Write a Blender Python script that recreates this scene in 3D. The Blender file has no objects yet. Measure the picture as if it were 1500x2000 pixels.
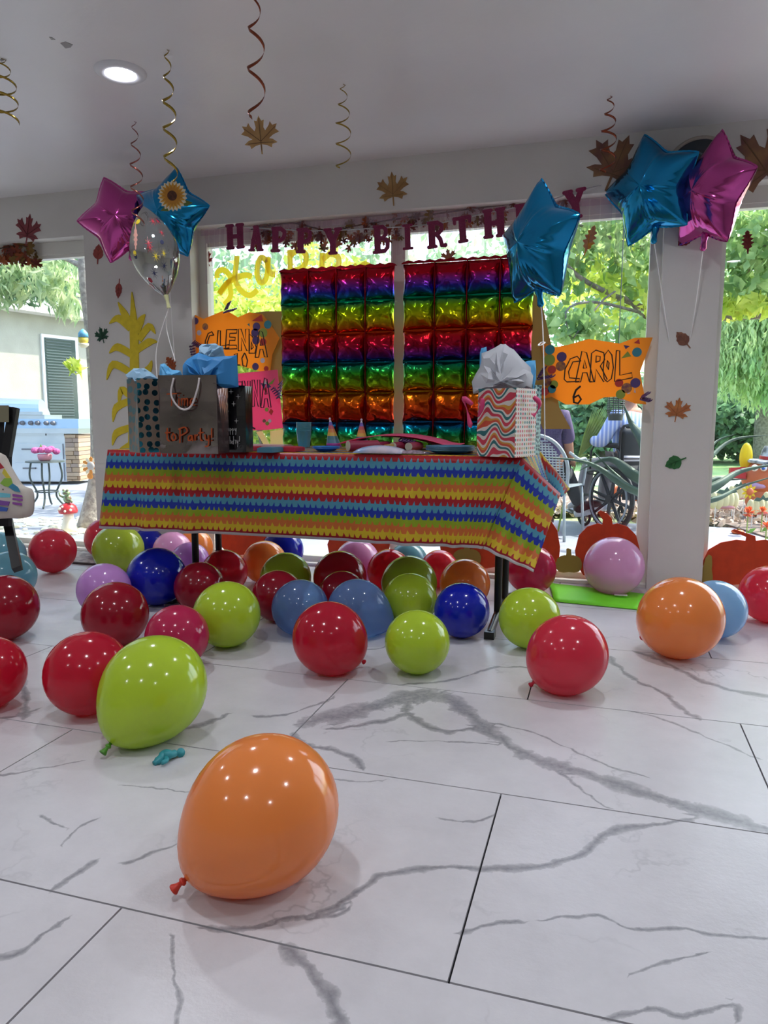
import bpy, bmesh, math, random
import numpy as np
from mathutils import Vector, Matrix, noise as mnoise
random.seed(7)
PI = math.pi
S = bpy.context.scene
COL = S.collection
# ---------------------------------------------------------------- camera
f_, p_, CH, r_, y_ = 1421.15, math.radians(7.4109), .8724, math.radians(.1744), math.radians(16.83)
def _w(v): return np.array([v[0]*math.cos(y_)-v[1]*math.sin(y_), v[0]*math.sin(y_)+v[1]*math.cos(y_), v[2]])
_F = np.array([0, math.cos(p_), -math.sin(p_)]); _U0 = np.array([0, math.sin(p_), math.cos(p_)]); _R0 = np.array([1., 0, 0])
_R = _w(_R0*math.cos(r_)+_U0*math.sin(r_)); _U = _w(-_R0*math.sin(r_)+_U0*math.cos(r_)); _F = _w(_F); _C = np.array([0, 0, CH])
cd = bpy.data.cameras.new('camera'); cam = bpy.data.objects.new('camera', cd); COL.objects.link(cam)
cd.sensor_fit = 'HORIZONTAL'; cd.sensor_width = 36; cd.lens = f_/1500*36; cd.clip_start = .02; cd.clip_end = 300
cam.matrix_world = Matrix(((_R[0], _U[0], -_F[0], 0), (_R[1], _U[1], -_F[1], 0), (_R[2], _U[2], -_F[2], CH), (0, 0, 0, 1)))
S.camera = cam
# ---------------------------------------------------------------- world, sun, exposure
S.view_settings.view_transform = 'Standard'; S.view_settings.look = 'None'; S.view_settings.gamma = 1
S.view_settings.use_curve_mapping = False; S.view_settings.exposure = 0.95
wd = bpy.data.worlds.new('World'); S.world = wd; wd.use_nodes = True
wn = wd.node_tree; bg = wn.nodes['Background']
sky = wn.nodes.new('ShaderNodeTexSky'); sky.sky_type = 'NISHITA'; sky.sun_disc = False
sky.sun_elevation = math.radians(52); sky.sun_rotation = math.radians(35); sky.air_density = 1.0; sky.dust_density = 2.5; sky.ozone_density = 1.0
wn.links.new(sky.outputs[0], bg.inputs[0]); bg.inputs[1].default_value = .44
sl = bpy.data.lights.new('sun', 'SUN'); sl.energy = 4.6; sl.angle = math.radians(.8); sl.color = (1, .95, .86)
so = bpy.data.objects.new('sun', sl); COL.objects.link(so)
so.rotation_euler = Vector((.62, .42, 1.05)).to_track_quat('Z', 'Y').to_euler()   # light comes from the garden, right and high
LAMP_W = 3.3
# ---------------------------------------------------------------- helpers
def ray(x, y): return _F+_R*(x-750)/f_-_U*(y-1000)/f_
def pz(x, y, z=0.): d = ray(x, y); return _C+d*(z-CH)/d[2]
def py(x, y, Y): d = ray(x, y); return _C+d*Y/d[1]
def px(x, y, X): d = ray(x, y); return _C+d*X/d[0]
def pd(x, y, D): return _C+ray(x, y)*D
def rgb(h):
    if not isinstance(h, str): return tuple(h)+(1,)
    v = [int(h[i:i+2], 16)/255 for i in (0, 2, 4)]
    return tuple(c/12.92 if c <= .04045 else ((c+.055)/1.055)**2.4 for c in v)+(1,)
MATS = {}
def mat(name, col='808080', rough=.6, metal=0, spec=.5, coat=0, trans=0, emit=None, es=1, clear=0, ccol=None, noise=None, bump=None, sheen=0, ns=8):
    """principled; trans = share of translucent diffuse, clear = share of see-through film; noise = second colour; bump = (scale, strength)"""
    if name in MATS: return MATS[name]
    m = bpy.data.materials.new(name); m.use_nodes = True; t = m.node_tree; N = t.nodes; L = t.links
    b = N['Principled BSDF']; out = N['Material Output']
    c = rgb(col); b.inputs['Base Color'].default_value = c; b.inputs['Roughness'].default_value = rough
    b.inputs['Metallic'].default_value = metal; b.inputs['Specular IOR Level'].default_value = spec; b.inputs['Coat Weight'].default_value = coat
    b.inputs['Coat Roughness'].default_value = .05
    if emit: b.inputs['Emission Color'].default_value = rgb(emit); b.inputs['Emission Strength'].default_value = es
    csock = None
    if noise:
        tc = N.new('ShaderNodeTexCoord'); nz = N.new('ShaderNodeTexNoise'); nz.inputs['Scale'].default_value = ns; nz.inputs['Detail'].default_value = 5
        L.new(tc.outputs['Object'], nz.inputs['Vector'])
        cr = N.new('ShaderNodeValToRGB'); cr.color_ramp.elements[0].position = .38; cr.color_ramp.elements[1].position = .62
        cr.color_ramp.elements[0].color = c; cr.color_ramp.elements[1].color = rgb(noise)
        L.new(nz.outputs['Fac'], cr.inputs['Fac']); csock = cr.outputs[0]; L.new(csock, b.inputs['Base Color'])
    if bump:
        tc = N.new('ShaderNodeTexCoord'); nz = N.new('ShaderNodeTexNoise'); nz.inputs['Scale'].default_value = bump[0]; nz.inputs['Detail'].default_value = 3
        L.new(tc.outputs['Object'], nz.inputs['Vector']); bp = N.new('ShaderNodeBump'); bp.inputs['Strength'].default_value = bump[1]; bp.inputs['Distance'].default_value = .01
        L.new(nz.outputs['Fac'], bp.inputs['Height']); L.new(bp.outputs[0], b.inputs['Normal'])
    cur = b.outputs[0]
    if trans:
        tr = N.new('ShaderNodeBsdfTranslucent'); tr.inputs[0].default_value = c
        if csock: L.new(csock, tr.inputs[0])
        mx = N.new('ShaderNodeMixShader'); mx.inputs[0].default_value = trans; L.new(cur, mx.inputs[1]); L.new(tr.outputs[0], mx.inputs[2]); cur = mx.outputs[0]
    if clear:
        tr = N.new('ShaderNodeBsdfTransparent'); tr.inputs[0].default_value = rgb(ccol or col)
        mx = N.new('ShaderNodeMixShader'); mx.inputs[0].default_value = clear; L.new(cur, mx.inputs[1]); L.new(tr.outputs[0], mx.inputs[2]); cur = mx.outputs[0]
    L.new(cur, out.inputs['Surface'])
    MATS[name] = m; m.diffuse_color = c
    return m
class MB:
    def __init__(s): s.v = []; s.f = []; s.uv = None
    def add(s, vs, fs):
        o = len(s.v); s.v += [tuple(float(c) for c in v) for v in vs]; s.f += [tuple(i+o for i in f) for f in fs]; return s
    def box(s, a, b, rz=0, piv=None):
        x0, y0, z0 = a; x1, y1, z1 = b
        vs = [(x, y, z) for z in (z0, z1) for y in (y0, y1) for x in (x0, x1)]
        if rz:
            cx, cy = piv or ((x0+x1)/2, (y0+y1)/2); c_, s_ = math.cos(rz), math.sin(rz)
            vs = [(cx+(x-cx)*c_-(y-cy)*s_, cy+(x-cx)*s_+(y-cy)*c_, z) for x, y, z in vs]
        return s.add(vs, [(0, 2, 3, 1), (4, 5, 7, 6), (0, 1, 5, 4), (2, 6, 7, 3), (0, 4, 6, 2), (1, 3, 7, 5)])
    def tube(s, pts, r, n=8, close=False, caps=True):
        pts = [Vector(p) for p in pts]; m = len(pts); rs = r if isinstance(r, (list, tuple)) else [r]*m; vs = []; fs = []
        up = None
        for i, p in enumerate(pts):
            a = pts[(i-1) % m] if (close or i > 0) else p; b = pts[(i+1) % m] if (close or i < m-1) else p
            t = (b-a).normalized() if (b-a).length > 1e-9 else Vector((0, 0, 1))
            if up is None: up = Vector((0, 0, 1)) if abs(t.z) < .9 else Vector((1, 0, 0))
            u = (up-t*up.dot(t)); u = u.normalized() if u.length > 1e-6 else t.orthogonal().normalized(); w = t.cross(u); up = u
            for k in range(n): an = 2*PI*k/n; vs.append(p+(u*math.cos(an)+w*math.sin(an))*rs[i])
        for i in range(m if close else m-1):
            for k in range(n):
                a = i*n+k; b = i*n+(k+1) % n; c = ((i+1) % m)*n+(k+1) % n; d = ((i+1) % m)*n+k; fs.append((a, b, c, d))
        if caps and not close: fs += [tuple(range(n))[::-1], tuple(range((m-1)*n, m*n))]
        return s.add(vs, fs)
    def lathe(s, prof, c=(0, 0, 0), n=20, axis=None, caps=True, sx=1, sy=1):
        c = Vector(c); q = Vector((0, 0, 1)).rotation_difference(Vector(axis)) if axis is not None else None
        vs = []; fs = []; m = len(prof)
        for r, z in prof:
            for k in range(n):
                v = Vector((r*math.cos(2*PI*k/n)*sx, r*math.sin(2*PI*k/n)*sy, z))
                vs.append(c+(q @ v if q else v))
        for i in range(m-1):
            for k in range(n): fs.append((i*n+k, i*n+(k+1) % n, (i+1)*n+(k+1) % n, (i+1)*n+k))
        if caps: fs += [tuple(range(n))[::-1], tuple(range((m-1)*n, m*n))]
        return s.add(vs, fs)
    def prism(s, poly, thick, O=(0, 0, 0), ux=(1, 0, 0), uy=(0, 0, 1), un=(0, -1, 0)):
        """flat outline given in plane (ux, uy) at O, extruded along un"""
        O, ux, uy, un = map(Vector, (O, ux, uy, un)); n = len(poly)
        if sum(poly[i][0]*poly[(i+1) % n][1]-poly[(i+1) % n][0]*poly[i][1] for i in range(n)) < 0: poly = poly[::-1]
        vs = [O+ux*x+uy*y for x, y in poly]; vs += [v+un*thick for v in vs]
        return s.add(vs, [tuple(range(n))[::-1], tuple(range(n, 2*n))]+[(i, (i+1) % n, n+(i+1) % n, n+i) for i in range(n)])
    def stroke(s, pts, w, thick, O=(0, 0, 0), ux=(1, 0, 0), uy=(0, 0, 1), un=(0, -1, 0), cap=True):
        """flat pen stroke: one outline around a polyline, width w (number or list)"""
        MB.k = getattr(MB, 'k', 0)+1; thick = thick+.00012*(MB.k % 17)
        P = [Vector(p) for p in pts]; n = len(P); ws = w if isinstance(w, (list, tuple)) else [w]*n; Lf = []; Rt = []
        for i in range(n):
            a = P[max(0, i-1)]; b = P[min(n-1, i+1)]; t = (b-a); t = t.normalized() if t.length > 1e-9 else Vector((1, 0)); nn = Vector((-t.y, t.x))
            Lf.append(P[i]+nn*ws[i]/2); Rt.append(P[i]-nn*ws[i]/2)
        O, ux, uy, un = map(Vector, (O, ux, uy, un)); o = []
        for k in range(n): o += [Lf[k], Rt[k]]
        vs = [O+ux*v.x+uy*v.y for v in o]; vs += [v+un*thick for v in vs]; m = 2*n; fs = []
        for i in range(n-1):
            a, b, c, d = 2*i, 2*i+1, 2*i+3, 2*i+2
            fs += [(a, b, c, d), (m+d, m+c, m+b, m+a), (a, d, m+d, m+a), (b, m+b, m+c, c)]
        fs += [(0, m, m+1, 1), (m-2, m-1, 2*m-1, 2*m-2)]
        s.add(vs, fs)
        if cap:
            for i in (0, n-1):
                if ws[i] > .004: s.prism([(P[i].x+math.cos(a*PI/4)*ws[i]/2, P[i].y+math.sin(a*PI/4)*ws[i]/2) for a in range(8)], thick*(.985 if i == 0 else .97), O, ux, uy, un)
        return s
    def grid(s, fn, nu, nv, wrapu=False):
        vs = [fn(i/(nu if wrapu else nu-1), j/(nv-1)) for j in range(nv) for i in range(nu)]; fs = []
        for j in range(nv-1):
            for i in range(nu if wrapu else nu-1): a = j*nu+i; b = j*nu+(i+1) % nu; fs.append((a, b, b+nu, a+nu))
        return s.add(vs, fs)
    def sphere(s, c, r, n=16, m=10, sc=(1, 1, 1)):
        return s.grid(lambda u, v: (c[0]+r*sc[0]*math.sin(PI*max(.002, min(.998, v)))*math.cos(2*PI*u), c[1]+r*sc[1]*math.sin(PI*max(.002, min(.998, v)))*math.sin(2*PI*u), c[2]-r*sc[2]*math.cos(PI*v)), n, m, True)
ORG = {}
def _lab(o, label=None, cat=None, group=None, kind=None):
    if label: o['label'] = label
    if cat: o['category'] = cat
    if group: o['group'] = group
    if kind: o['kind'] = kind
    return o
def obj(name, mb, m, parent=None, label=None, cat=None, group=None, kind=None, smooth=False, sharp=None, org=None, solid=0):
    """links the collected shapes (world coordinates) as ONE mesh object; its origin goes to its base or to its parent's"""
    me = bpy.data.meshes.new(name)
    if parent is not None: o0 = ORG[parent.name]
    elif org is not None: o0 = Vector(org)
    else:
        a = np.array(mb.v); o0 = Vector(((a[:, 0].min()+a[:, 0].max())/2, (a[:, 1].min()+a[:, 1].max())/2, a[:, 2].min()))
    me.from_pydata([(v[0]-o0[0], v[1]-o0[1], v[2]-o0[2]) for v in mb.v], [], mb.f)
    if mb.uv is not None:
        ul = me.uv_layers.new(name='UVMap'); vi = np.zeros(len(me.loops), dtype=np.int32); me.loops.foreach_get('vertex_index', vi)
        ul.data.foreach_set('uv', np.array(mb.uv, dtype=np.float32)[vi].ravel())
    for mm in (m if isinstance(m, (list, tuple)) else [m]): me.materials.append(mm)
    if smooth:
        me.polygons.foreach_set('use_smooth', [True]*len(me.polygons))
        if sharp: me.set_sharp_from_angle(angle=math.radians(sharp))
    me.update()
    o = bpy.data.objects.new(name, me); COL.objects.link(o)
    if parent is not None: o.parent = parent
    else: o.location = o0
    ORG[o.name] = o0
    if solid:
        md = o.modifiers.new('thickness', 'SOLIDIFY'); md.thickness = solid; md.offset = 0
    return _lab(o, label, cat, group, kind)
def thing(name, label, cat, loc, group=None, kind=None):
    o = bpy.data.objects.new(name, None); COL.objects.link(o); o.location = Vector(loc); ORG[o.name] = Vector(loc); o.empty_display_size = .05
    return _lab(o, label, cat, group, kind)
def cr(pts, n=6, close=False):
    """catmull-rom through points"""
    P = [Vector(p) for p in pts]; o = []; m = len(P)
    for i in range(m if close else m-1):
        a, b, c, d = (P[(i-1) % m], P[i], P[(i+1) % m], P[(i+2) % m]) if close else (P[max(0, i-1)], P[i], P[i+1], P[min(m-1, i+2)])
        for k in range(n):
            t = k/n; o.append(.5*((2*b)+(c-a)*t+(2*a-5*b+4*c-d)*t*t+(3*b-3*c+d-a)*t**3))
    if not close: o.append(P[-1])
    return o
def wall_xy(pts, Y):
    """picture points -> (x, z) on the upright plane at depth Y"""
    return [(lambda q: (q[0], q[2]))(py(a, b, Y)) for a, b in pts]
def flat(pts, Y, th=.003):
    return MB().prism(wall_xy(pts, Y), th, O=(0, Y, 0))
"""MATERIALS"""
WHITE = mat('painted wall', 'd6d3ce', .5, noise='d2cfca', ns=3, bump=(60, .08))
TRIM = mat('white window frame', 'dcdad2', .35)
PAPER = mat('white paper', 'e8e6e4', .7)
BLACK = mat('black metal', '0c0c0e', .35)
INK = mat('black marker', '150d10', .6)
# ================================================================ SETTING
def struct(name, mb, m, parent=None, **k):
    return obj(name, mb, m, parent, kind=None if parent else 'structure', **k)
YW = 3.88; XL, XR, YB = -5.2, 3.0, -3.2; ZC = 2.23; ZG = -.15
# ---- marble floor: a tile is a piece of its own; the veins are traced over several tiles
VEINS = [(26, [(600,1412),(640,1402),(700,1388),(760,1368),(830,1352),(880,1368),(915,1395),(960,1430),(1010,1465),(1070,1490),(1150,1512),(1250,1547),(1350,1578),(1450,1605),(1520,1626)]),
 (40, [(610,1408),(680,1394),(740,1378),(800,1364),(850,1358)]), (12, [(800,1362),(795,1392),(830,1415),(870,1428),(920,1424),(955,1432)]), (10, [(640,1425),(700,1418),(760,1405),(800,1392)]),
 (5, [(950,1410),(1040,1430),(1130,1470),(1200,1500),(1260,1516)]), (4, [(760,1448),(830,1447),(900,1450),(980,1455)]),
 (11, [(575,1435),(600,1455),(650,1465),(690,1480),(706,1502)]), (4, [(645,1520),(700,1526),(755,1524)]),
 (10, [(398,1812),(480,1815),(550,1795),(620,1785),(680,1755),(740,1712),(800,1700),(880,1693)]), (6, [(490,1818),(560,1800),(640,1790),(680,1776)]),
 (11, [(880,1693),(960,1697),(1010,1696),(1060,1692),(1100,1680),(1150,1660),(1190,1625),(1260,1613),(1350,1600)]),
 (20, [(560,1852),(600,1890),(640,1940),(670,2000),(690,2040)]),
 (8, [(337,1830),(340,1900),(352,1950),(342,2020)]), (9, [(-20,1875),(40,1860),(80,1825),(125,1798)]),
 (9, [(100,1738),(140,1712),(185,1684)]), (6, [(245,1688),(290,1670),(346,1650)]),
 (7, [(900,1822),(960,1806),(1020,1800)]), (6, [(1060,1796),(1120,1790),(1180,1790),(1235,1815),(1330,1812),(1400,1828),(1500,1832)]),
 (9, [(1192,1285),(1230,1322),(1290,1350),(1330,1385),(1362,1402)]), (10, [(1240,1273),(1290,1290),(1350,1320),(1400,1340),(1520,1366)]),
 (4, [(1240,1390),(1310,1410),(1380,1440),(1480,1482)]), (7, [(500,1400),(560,1395),(620,1375),(652,1362)]), (9, [(355,1424),(400,1414),(446,1396)]),
 (6, [(780,1337),(860,1332),(905,1322),(960,1305),(1030,1303)]), (4, [(235,1533),(310,1540),(360,1546),(400,1545)]),
 (5, [(80,1593),(100,1605),(126,1618)]), (8, [(40,1320),(48,1345),(52,1375),(48,1402)]), (9, [(1190,1988),(1280,1970),(1330,1985),(1430,1962),(1442,1990)]),
 (4, [(0,1515),(60,1505),(160,1485)]), (5, [(1080,1500),(1120,1530),(1160,1560),(1190,1580)]), (5, [(0,1403),(40,1396),(75,1385)]), (5, [(640,1286),(690,1275),(755,1262)]),
 (4, [(120,1650),(150,1620),(185,1600)]), (5, [(860,1600),(930,1605),(965,1590)]), (5, [(1230,1905),(1300,1880),(1380,1860)])]
vseg = []
for w, L in VEINS:
    c = cr([(a, b, 0) for a, b in L], 5)
    P = [pz(v.x+random.uniform(-2, 2), v.y+random.uniform(-1.5, 1.5)) for v in c]
    for i in range(len(P)-1):
        dd = np.linalg.norm((P[i]-_C)); ww = w/f_*dd*1.05*random.uniform(.6, 1.25)
        vseg.append((P[i][0], P[i][1], P[i+1][0], P[i+1][1], ww))
vseg = np.array(vseg)
def vein_attr(xy):
    a = vseg[None, :, :]; px_, py_ = xy[:, 0:1], xy[:, 1:2]
    dx = a[..., 2]-a[..., 0]; dy = a[..., 3]-a[..., 1]; l2 = dx*dx+dy*dy+1e-12
    t = np.clip(((px_-a[..., 0])*dx+(py_-a[..., 1])*dy)/l2, 0, 1)
    ex = px_-a[..., 0]-t*dx; ey = py_-a[..., 1]-t*dy; d = np.hypot(ex, ey); sg = np.sign(dx*ey-dy*ex); k = np.argmin(d-a[..., 4]*.4, axis=1); r = np.arange(len(xy))
    return np.stack([d[r, k]*sg[r, k], d[r, k], np.broadcast_to(a[..., 4], d.shape)[r, k]], 1).astype(np.float32)
def tile_mat():
    m = bpy.data.materials.new('veined white marble tile'); m.use_nodes = True; t = m.node_tree; N = t.nodes; L = t.links; b = N['Principled BSDF']
    def n(ty, **k):
        o = N.new(ty)
        for a, v in k.items(): setattr(o, a, v)
        return o
    def ma(op, a, b_=None, c=None, clamp=False):
        o = n('ShaderNodeMath', operation=op, use_clamp=clamp)
        for i, v in enumerate((a, b_, c)):
            if v is None: continue
            if isinstance(v, (int, float)): o.inputs[i].default_value = v
            else: L.new(v, o.inputs[i])
        return o.outputs[0]
    g = n('ShaderNodeNewGeometry'); at = n('ShaderNodeAttribute', attribute_name='vein'); sp = n('ShaderNodeSeparateXYZ'); L.new(at.outputs['Vector'], sp.inputs[0])
    def nz(sc, det=5, rough=.6):
        o = n('ShaderNodeTexNoise'); o.inputs['Scale'].default_value = sc; o.inputs['Detail'].default_value = det; o.inputs['Roughness'].default_value = rough; L.new(g.outputs['Position'], o.inputs['Vector']); return o.outputs['Fac']
    n1 = nz(22, 6, .65); n2 = nz(9, 4); n3 = nz(70, 4)
    sd, ad, vw = sp.outputs
    d = ma('ABSOLUTE', ma('ADD', sd, ma('MULTIPLY', ma('SUBTRACT', n1, .5), ma('ADD', ma('MULTIPLY', vw, 1.5), .006))))
    wid = ma('MULTIPLY', vw, ma('ADD', ma('MULTIPLY', n2, 2.3), -.42))
    m1 = ma('SUBTRACT', 1, ma('DIVIDE', d, ma('MAXIMUM', wid, .0012)), clamp=True); m1 = ma('POWER', m1, .45)
    gate = ma('SUBTRACT', 1, ma('DIVIDE', ma('SUBTRACT', ad, ma('MULTIPLY', vw, .75)), .010), clamp=True)
    mask = ma('MULTIPLY', ma('MULTIPLY', m1, gate), ma('ADD', .34, ma('MULTIPLY', n3, .6)))
    # faint cloudy veins everywhere
    wv = nz(1.7, 6, .55); fv = ma('ABSOLUTE', ma('SUBTRACT', wv, .5)); fm = ma('MULTIPLY', ma('SUBTRACT', 1, ma('DIVIDE', fv, .007), clamp=True), ma('MULTIPLY', ma('SUBTRACT', nz(2.1, 2), .47, clamp=True), 3.0))
    tot = ma('MAXIMUM', mask, ma('MULTIPLY', fm, .6), clamp=True)
    mx = n('ShaderNodeMix', data_type='RGBA'); L.new(tot, mx.inputs[0])
    base = n('ShaderNodeValToRGB'); base.color_ramp.elements[0].position = .3; base.color_ramp.elements[0].color = rgb('c4c2c6'); base.color_ramp.elements[1].position = .7; base.color_ramp.elements[1].color = rgb('d1cfd3')
    L.new(nz(5, 6, .7), base.inputs[0]); L.new(base.outputs[0], mx.inputs['A']); mx.inputs['B'].default_value = rgb('4c4f58')
    L.new(mx.outputs['Result'], b.inputs['Base Color']); b.inputs['Roughness'].default_value = .3; b.inputs['Specular IOR Level'].default_value = .45
    bp = n('ShaderNodeBump'); bp.inputs['Strength'].default_value = .06; bp.inputs['Distance'].default_value = .01; L.new(n3, bp.inputs['Height']); L.new(bp.outputs[0], b.inputs['Normal'])
    return m
TILE = tile_mat()
fl = struct('floor', MB().box((XL-.1, YB-.1, -.12), (XR+.1, YW+.17, -.008)), mat('dark tile grout', '201f24', .9), org=(0, 0, 0))
def tile(x0, x1, y0, y1):
    g = .0021; x0 += g; x1 -= g; y0 += g; y1 -= g
    near = x1 > -2.7 and x0 < 2.2 and y1 > .3 and y0 < 3.3
    me = bpy.data.meshes.new('tile')
    nx, ny = (max(2, int((x1-x0)/.012)), max(2, int((y1-y0)/.012))) if near else (2, 2)
    X, Y = np.meshgrid(np.linspace(x0, x1, nx), np.linspace(y0, y1, ny)); top = np.stack([X.ravel(), Y.ravel(), np.zeros(nx*ny)], 1)
    k = np.arange(nx*ny).reshape(ny, nx); q = np.stack([k[:-1, :-1], k[:-1, 1:], k[1:, 1:], k[1:, :-1]], -1).reshape(-1, 4)
    nb = nx*ny; bot = np.array([(x0, y0, -.008), (x1, y0, -.008), (x1, y1, -.008), (x0, y1, -.008)])
    c = [k[0, 0], k[0, -1], k[-1, -1], k[-1, 0]]
    side = [(nb, nb+1, c[1], c[0]), (nb+1, nb+2, c[2], c[1]), (nb+2, nb+3, c[3], c[2]), (nb+3, nb, c[0], c[3])]
    me.from_pydata(np.vstack([top, bot]).tolist(), [], q.tolist()+[tuple(int(i) for i in s_) for s_ in side])
    at = me.attributes.new('vein', 'FLOAT_VECTOR', 'POINT')
    va = vein_attr(np.vstack([top, bot])[:, :2]) if near else np.tile(np.array([[1, 1, .01]], dtype=np.float32), (nb+4, 1))
    at.data.foreach_set('vector', va.ravel()); me.materials.append(TILE)
    o = bpy.data.objects.new('tile', me); COL.objects.link(o); o.parent = fl
r0 = 1.015; k = math.floor((YB-r0)/.6)
while r0+.6*k < YW+.12:
    y0 = max(r0+.6*k, YB); y1 = min(r0+.6*(k+1), YW+.12); off = -.2 if k % 2 == 0 else .405
    j = math.floor((XL-off)/1.2)
    while off+1.2*j < XR:
        x0 = max(off+1.2*j, XL); x1 = min(off+1.2*(j+1), XR)
        if x1-x0 > .02 and y1-y0 > .02: tile(x0, x1, y0, y1)
        j += 1
    k += 1
CEIL = mat('satin ceiling paint', 'dedcdd', .33, noise='dad8d9', ns=2, bump=(40, .06))
ce_ = struct('ceiling', MB().box((XL-.1, YB-.1, ZC), (XR+.1, YW+.17, ZC+.12)), CEIL)
for pts in ([(118,84),(128,81),(142,87),(138,92),(128,94)], [(96,72),(102,73),(108,77),(100,77)], [(0,116),(4,115),(8,118),(2,120)]):
    obj('paint_chip', MB().prism([tuple(pz(a, b_, ZC)[:2]) for a, b_ in pts], .0015, O=(0, 0, ZC), uy=(0, 1, 0), un=(0, 0, -1)), mat('bare plaster grey', '9c9a9a', .8), ce_)
struct('wall_back', MB().box((XL-.1, YB-.12, 0), (XR+.1, YB, ZC)), WHITE)
struct('wall_left', MB().box((XL-.12, YB, 0), (XL, YW+.17, ZC)), WHITE)
struct('wall_right', MB().box((XR, YB, 0), (XR+.12, YW+.17, ZC)), WHITE)
wf = thing('wall_front', None, None, (0, YW, 0), kind='structure')
YO = YW+.17
obj('header_beam', MB().box((XL, YW, 1.965), (XR, YO, ZC)), WHITE, wf)
obj('pier', MB().box((-3.09, YW, 0), (-2.36, YO, 1.965)), WHITE, wf, label='broad white wall pier behind the left end of the table')
obj('pier', MB().box((.231, YW, 0), (.492, YO, 1.965)), WHITE, wf, label='narrow white wall pier right of the table')
struct('roof', MB().box((XL-.5, YB-.3, ZC+.13), (XR+.5, YW+1.25, ZC+.3)).box((XL-.5, YW+1.2, ZC+.1), (XR+.5, YW+1.28, ZC+.34)), mat('soffit paint', 'b9b2a6', .7))  # overhang is unseen, its reach shaped to keep the sun off the room floor
GLASS = bpy.data.materials.new('window glass'); GLASS.use_nodes = True; t = GLASS.node_tree; N = t.nodes; N.remove(N['Principled BSDF'])
tr = N.new('ShaderNodeBsdfTransparent'); gl = N.new('ShaderNodeBsdfGlossy'); gl.inputs['Roughness'].default_value = .01; lw_ = N.new('ShaderNodeLayerWeight'); pw_ = N.new('ShaderNodeMath'); pw_.operation = 'POWER'; pw_.inputs[1].default_value = 5; t.links.new(lw_.outputs['Facing'], pw_.inputs[0]); lw = N.new('ShaderNodeMath'); lw.operation = 'MULTIPLY_ADD'; lw.inputs[1].default_value = .9; lw.inputs[2].default_value = .035; t.links.new(pw_.outputs[0], lw.inputs[0]); mx = N.new('ShaderNodeMixShader')
tr.inputs[0].default_value = (.93, .96, .95, 1); t.links.new(lw.outputs[0], mx.inputs[0]); t.links.new(tr.outputs[0], mx.inputs[1]); t.links.new(gl.outputs[0], mx.inputs[2]); t.links.new(mx.outputs[0], N['Material Output'].inputs[0])
def window(n, x0, x1, z0, z1, mull=(), y0=3.975, y1=4.045, fw=.055, ftop=.075, fbot=.05):
    w = thing('window_%d' % n, None, None, ((x0+x1)/2, y0, z0), kind='structure')
    obj('window_frame', MB().box((x0, y0, z0), (x1, y1, z0+fbot)).box((x0, y0, z1-ftop), (x1, y1, z1)).box((x0, y0, z0+fbot), (x0+fw, y1, z1-ftop)).box((x1-fw, y0, z0+fbot), (x1, y1, z1-ftop))
        .box((x0+fw, y0+.012, z1-ftop-.02), (x1-fw, y1-.01, z1-ftop)).box((x0+.001, y0-.06, z0+.001), (x1-.001, y0-.001, z0+.018)), TRIM, w)
    for a, b in mull: obj('mullion', MB().box((a, y0-.005, z0+fbot), (b, y1-.005, z1-ftop)), TRIM, w)
    e = [x0+fw]+[v for ab in mull for v in ab]+[x1-fw]
    for i in range(0, len(e), 2): obj('pane', MB().box((e[i], y0+.033, z0+fbot), (e[i+1], y0+.037, z1-ftop)), GLASS, w)
window(1, XL, -3.09, 0, 1.965, mull=((-4.45, -4.38),))
window(2, -2.36, .231, 0, 1.965, mull=((-1.165, -1.085),))
window(3, .492, XR, 0, 1.965, mull=((1.9, 1.97),), fw=.03)
# ================================================================ OUTSIDE SETTING
CONC = mat('concrete paving', '8f929c', .85, noise='7e838e', ns=2.5, bump=(30, .2))
LAWN = mat('lawn', '7fa860', .9, noise='b3cf86', ns=.8, bump=(80, .6))
MULCH = mat('bark mulch', '8d7b70', .95, noise='4f4440', ns=14, bump=(40, 1))
struct('terrace', MB().box((-12, YO+.0, ZG-.1), (8.5, 7.45, ZG)).box((-13, 7.46, ZG-.1), (-1.9, 16, ZG)), CONC)
e1 = pz(1366, 1010, ZG); e2 = pz(1500, 1052, ZG); dv = (e2-e1)
struct('mulch_bed', MB().prism([(-1.8, 7.46), (e1[0]-1, e1[1]+.5), (e1[0], e1[1]), (e2[0], e2[1]), (e2[0]+dv[0]*3, e2[1]+dv[1]*3), (12, 4.6), (12, 8.6), (-1.8, 10.2)], .06, O=(0, 0, ZG-.045), uy=(0, 1, 0), un=(0, 0, 1)), MULCH)
struct('lawn', MB().box((-1.8, 9.2, ZG-.12), (30, 40, ZG-.02)), LAWN)
struct('garden_path', MB().box((-1.8, 11.6, ZG-.11), (30, 13.4, ZG+.0)), mat('pale path', 'e0dcd4', .9))
struct('ground', MB().box((-60, YO, -.6), (60, 90, ZG-.11)), mat('far ground', '86996a', .95, noise='a8b584', ns=.3))
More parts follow.
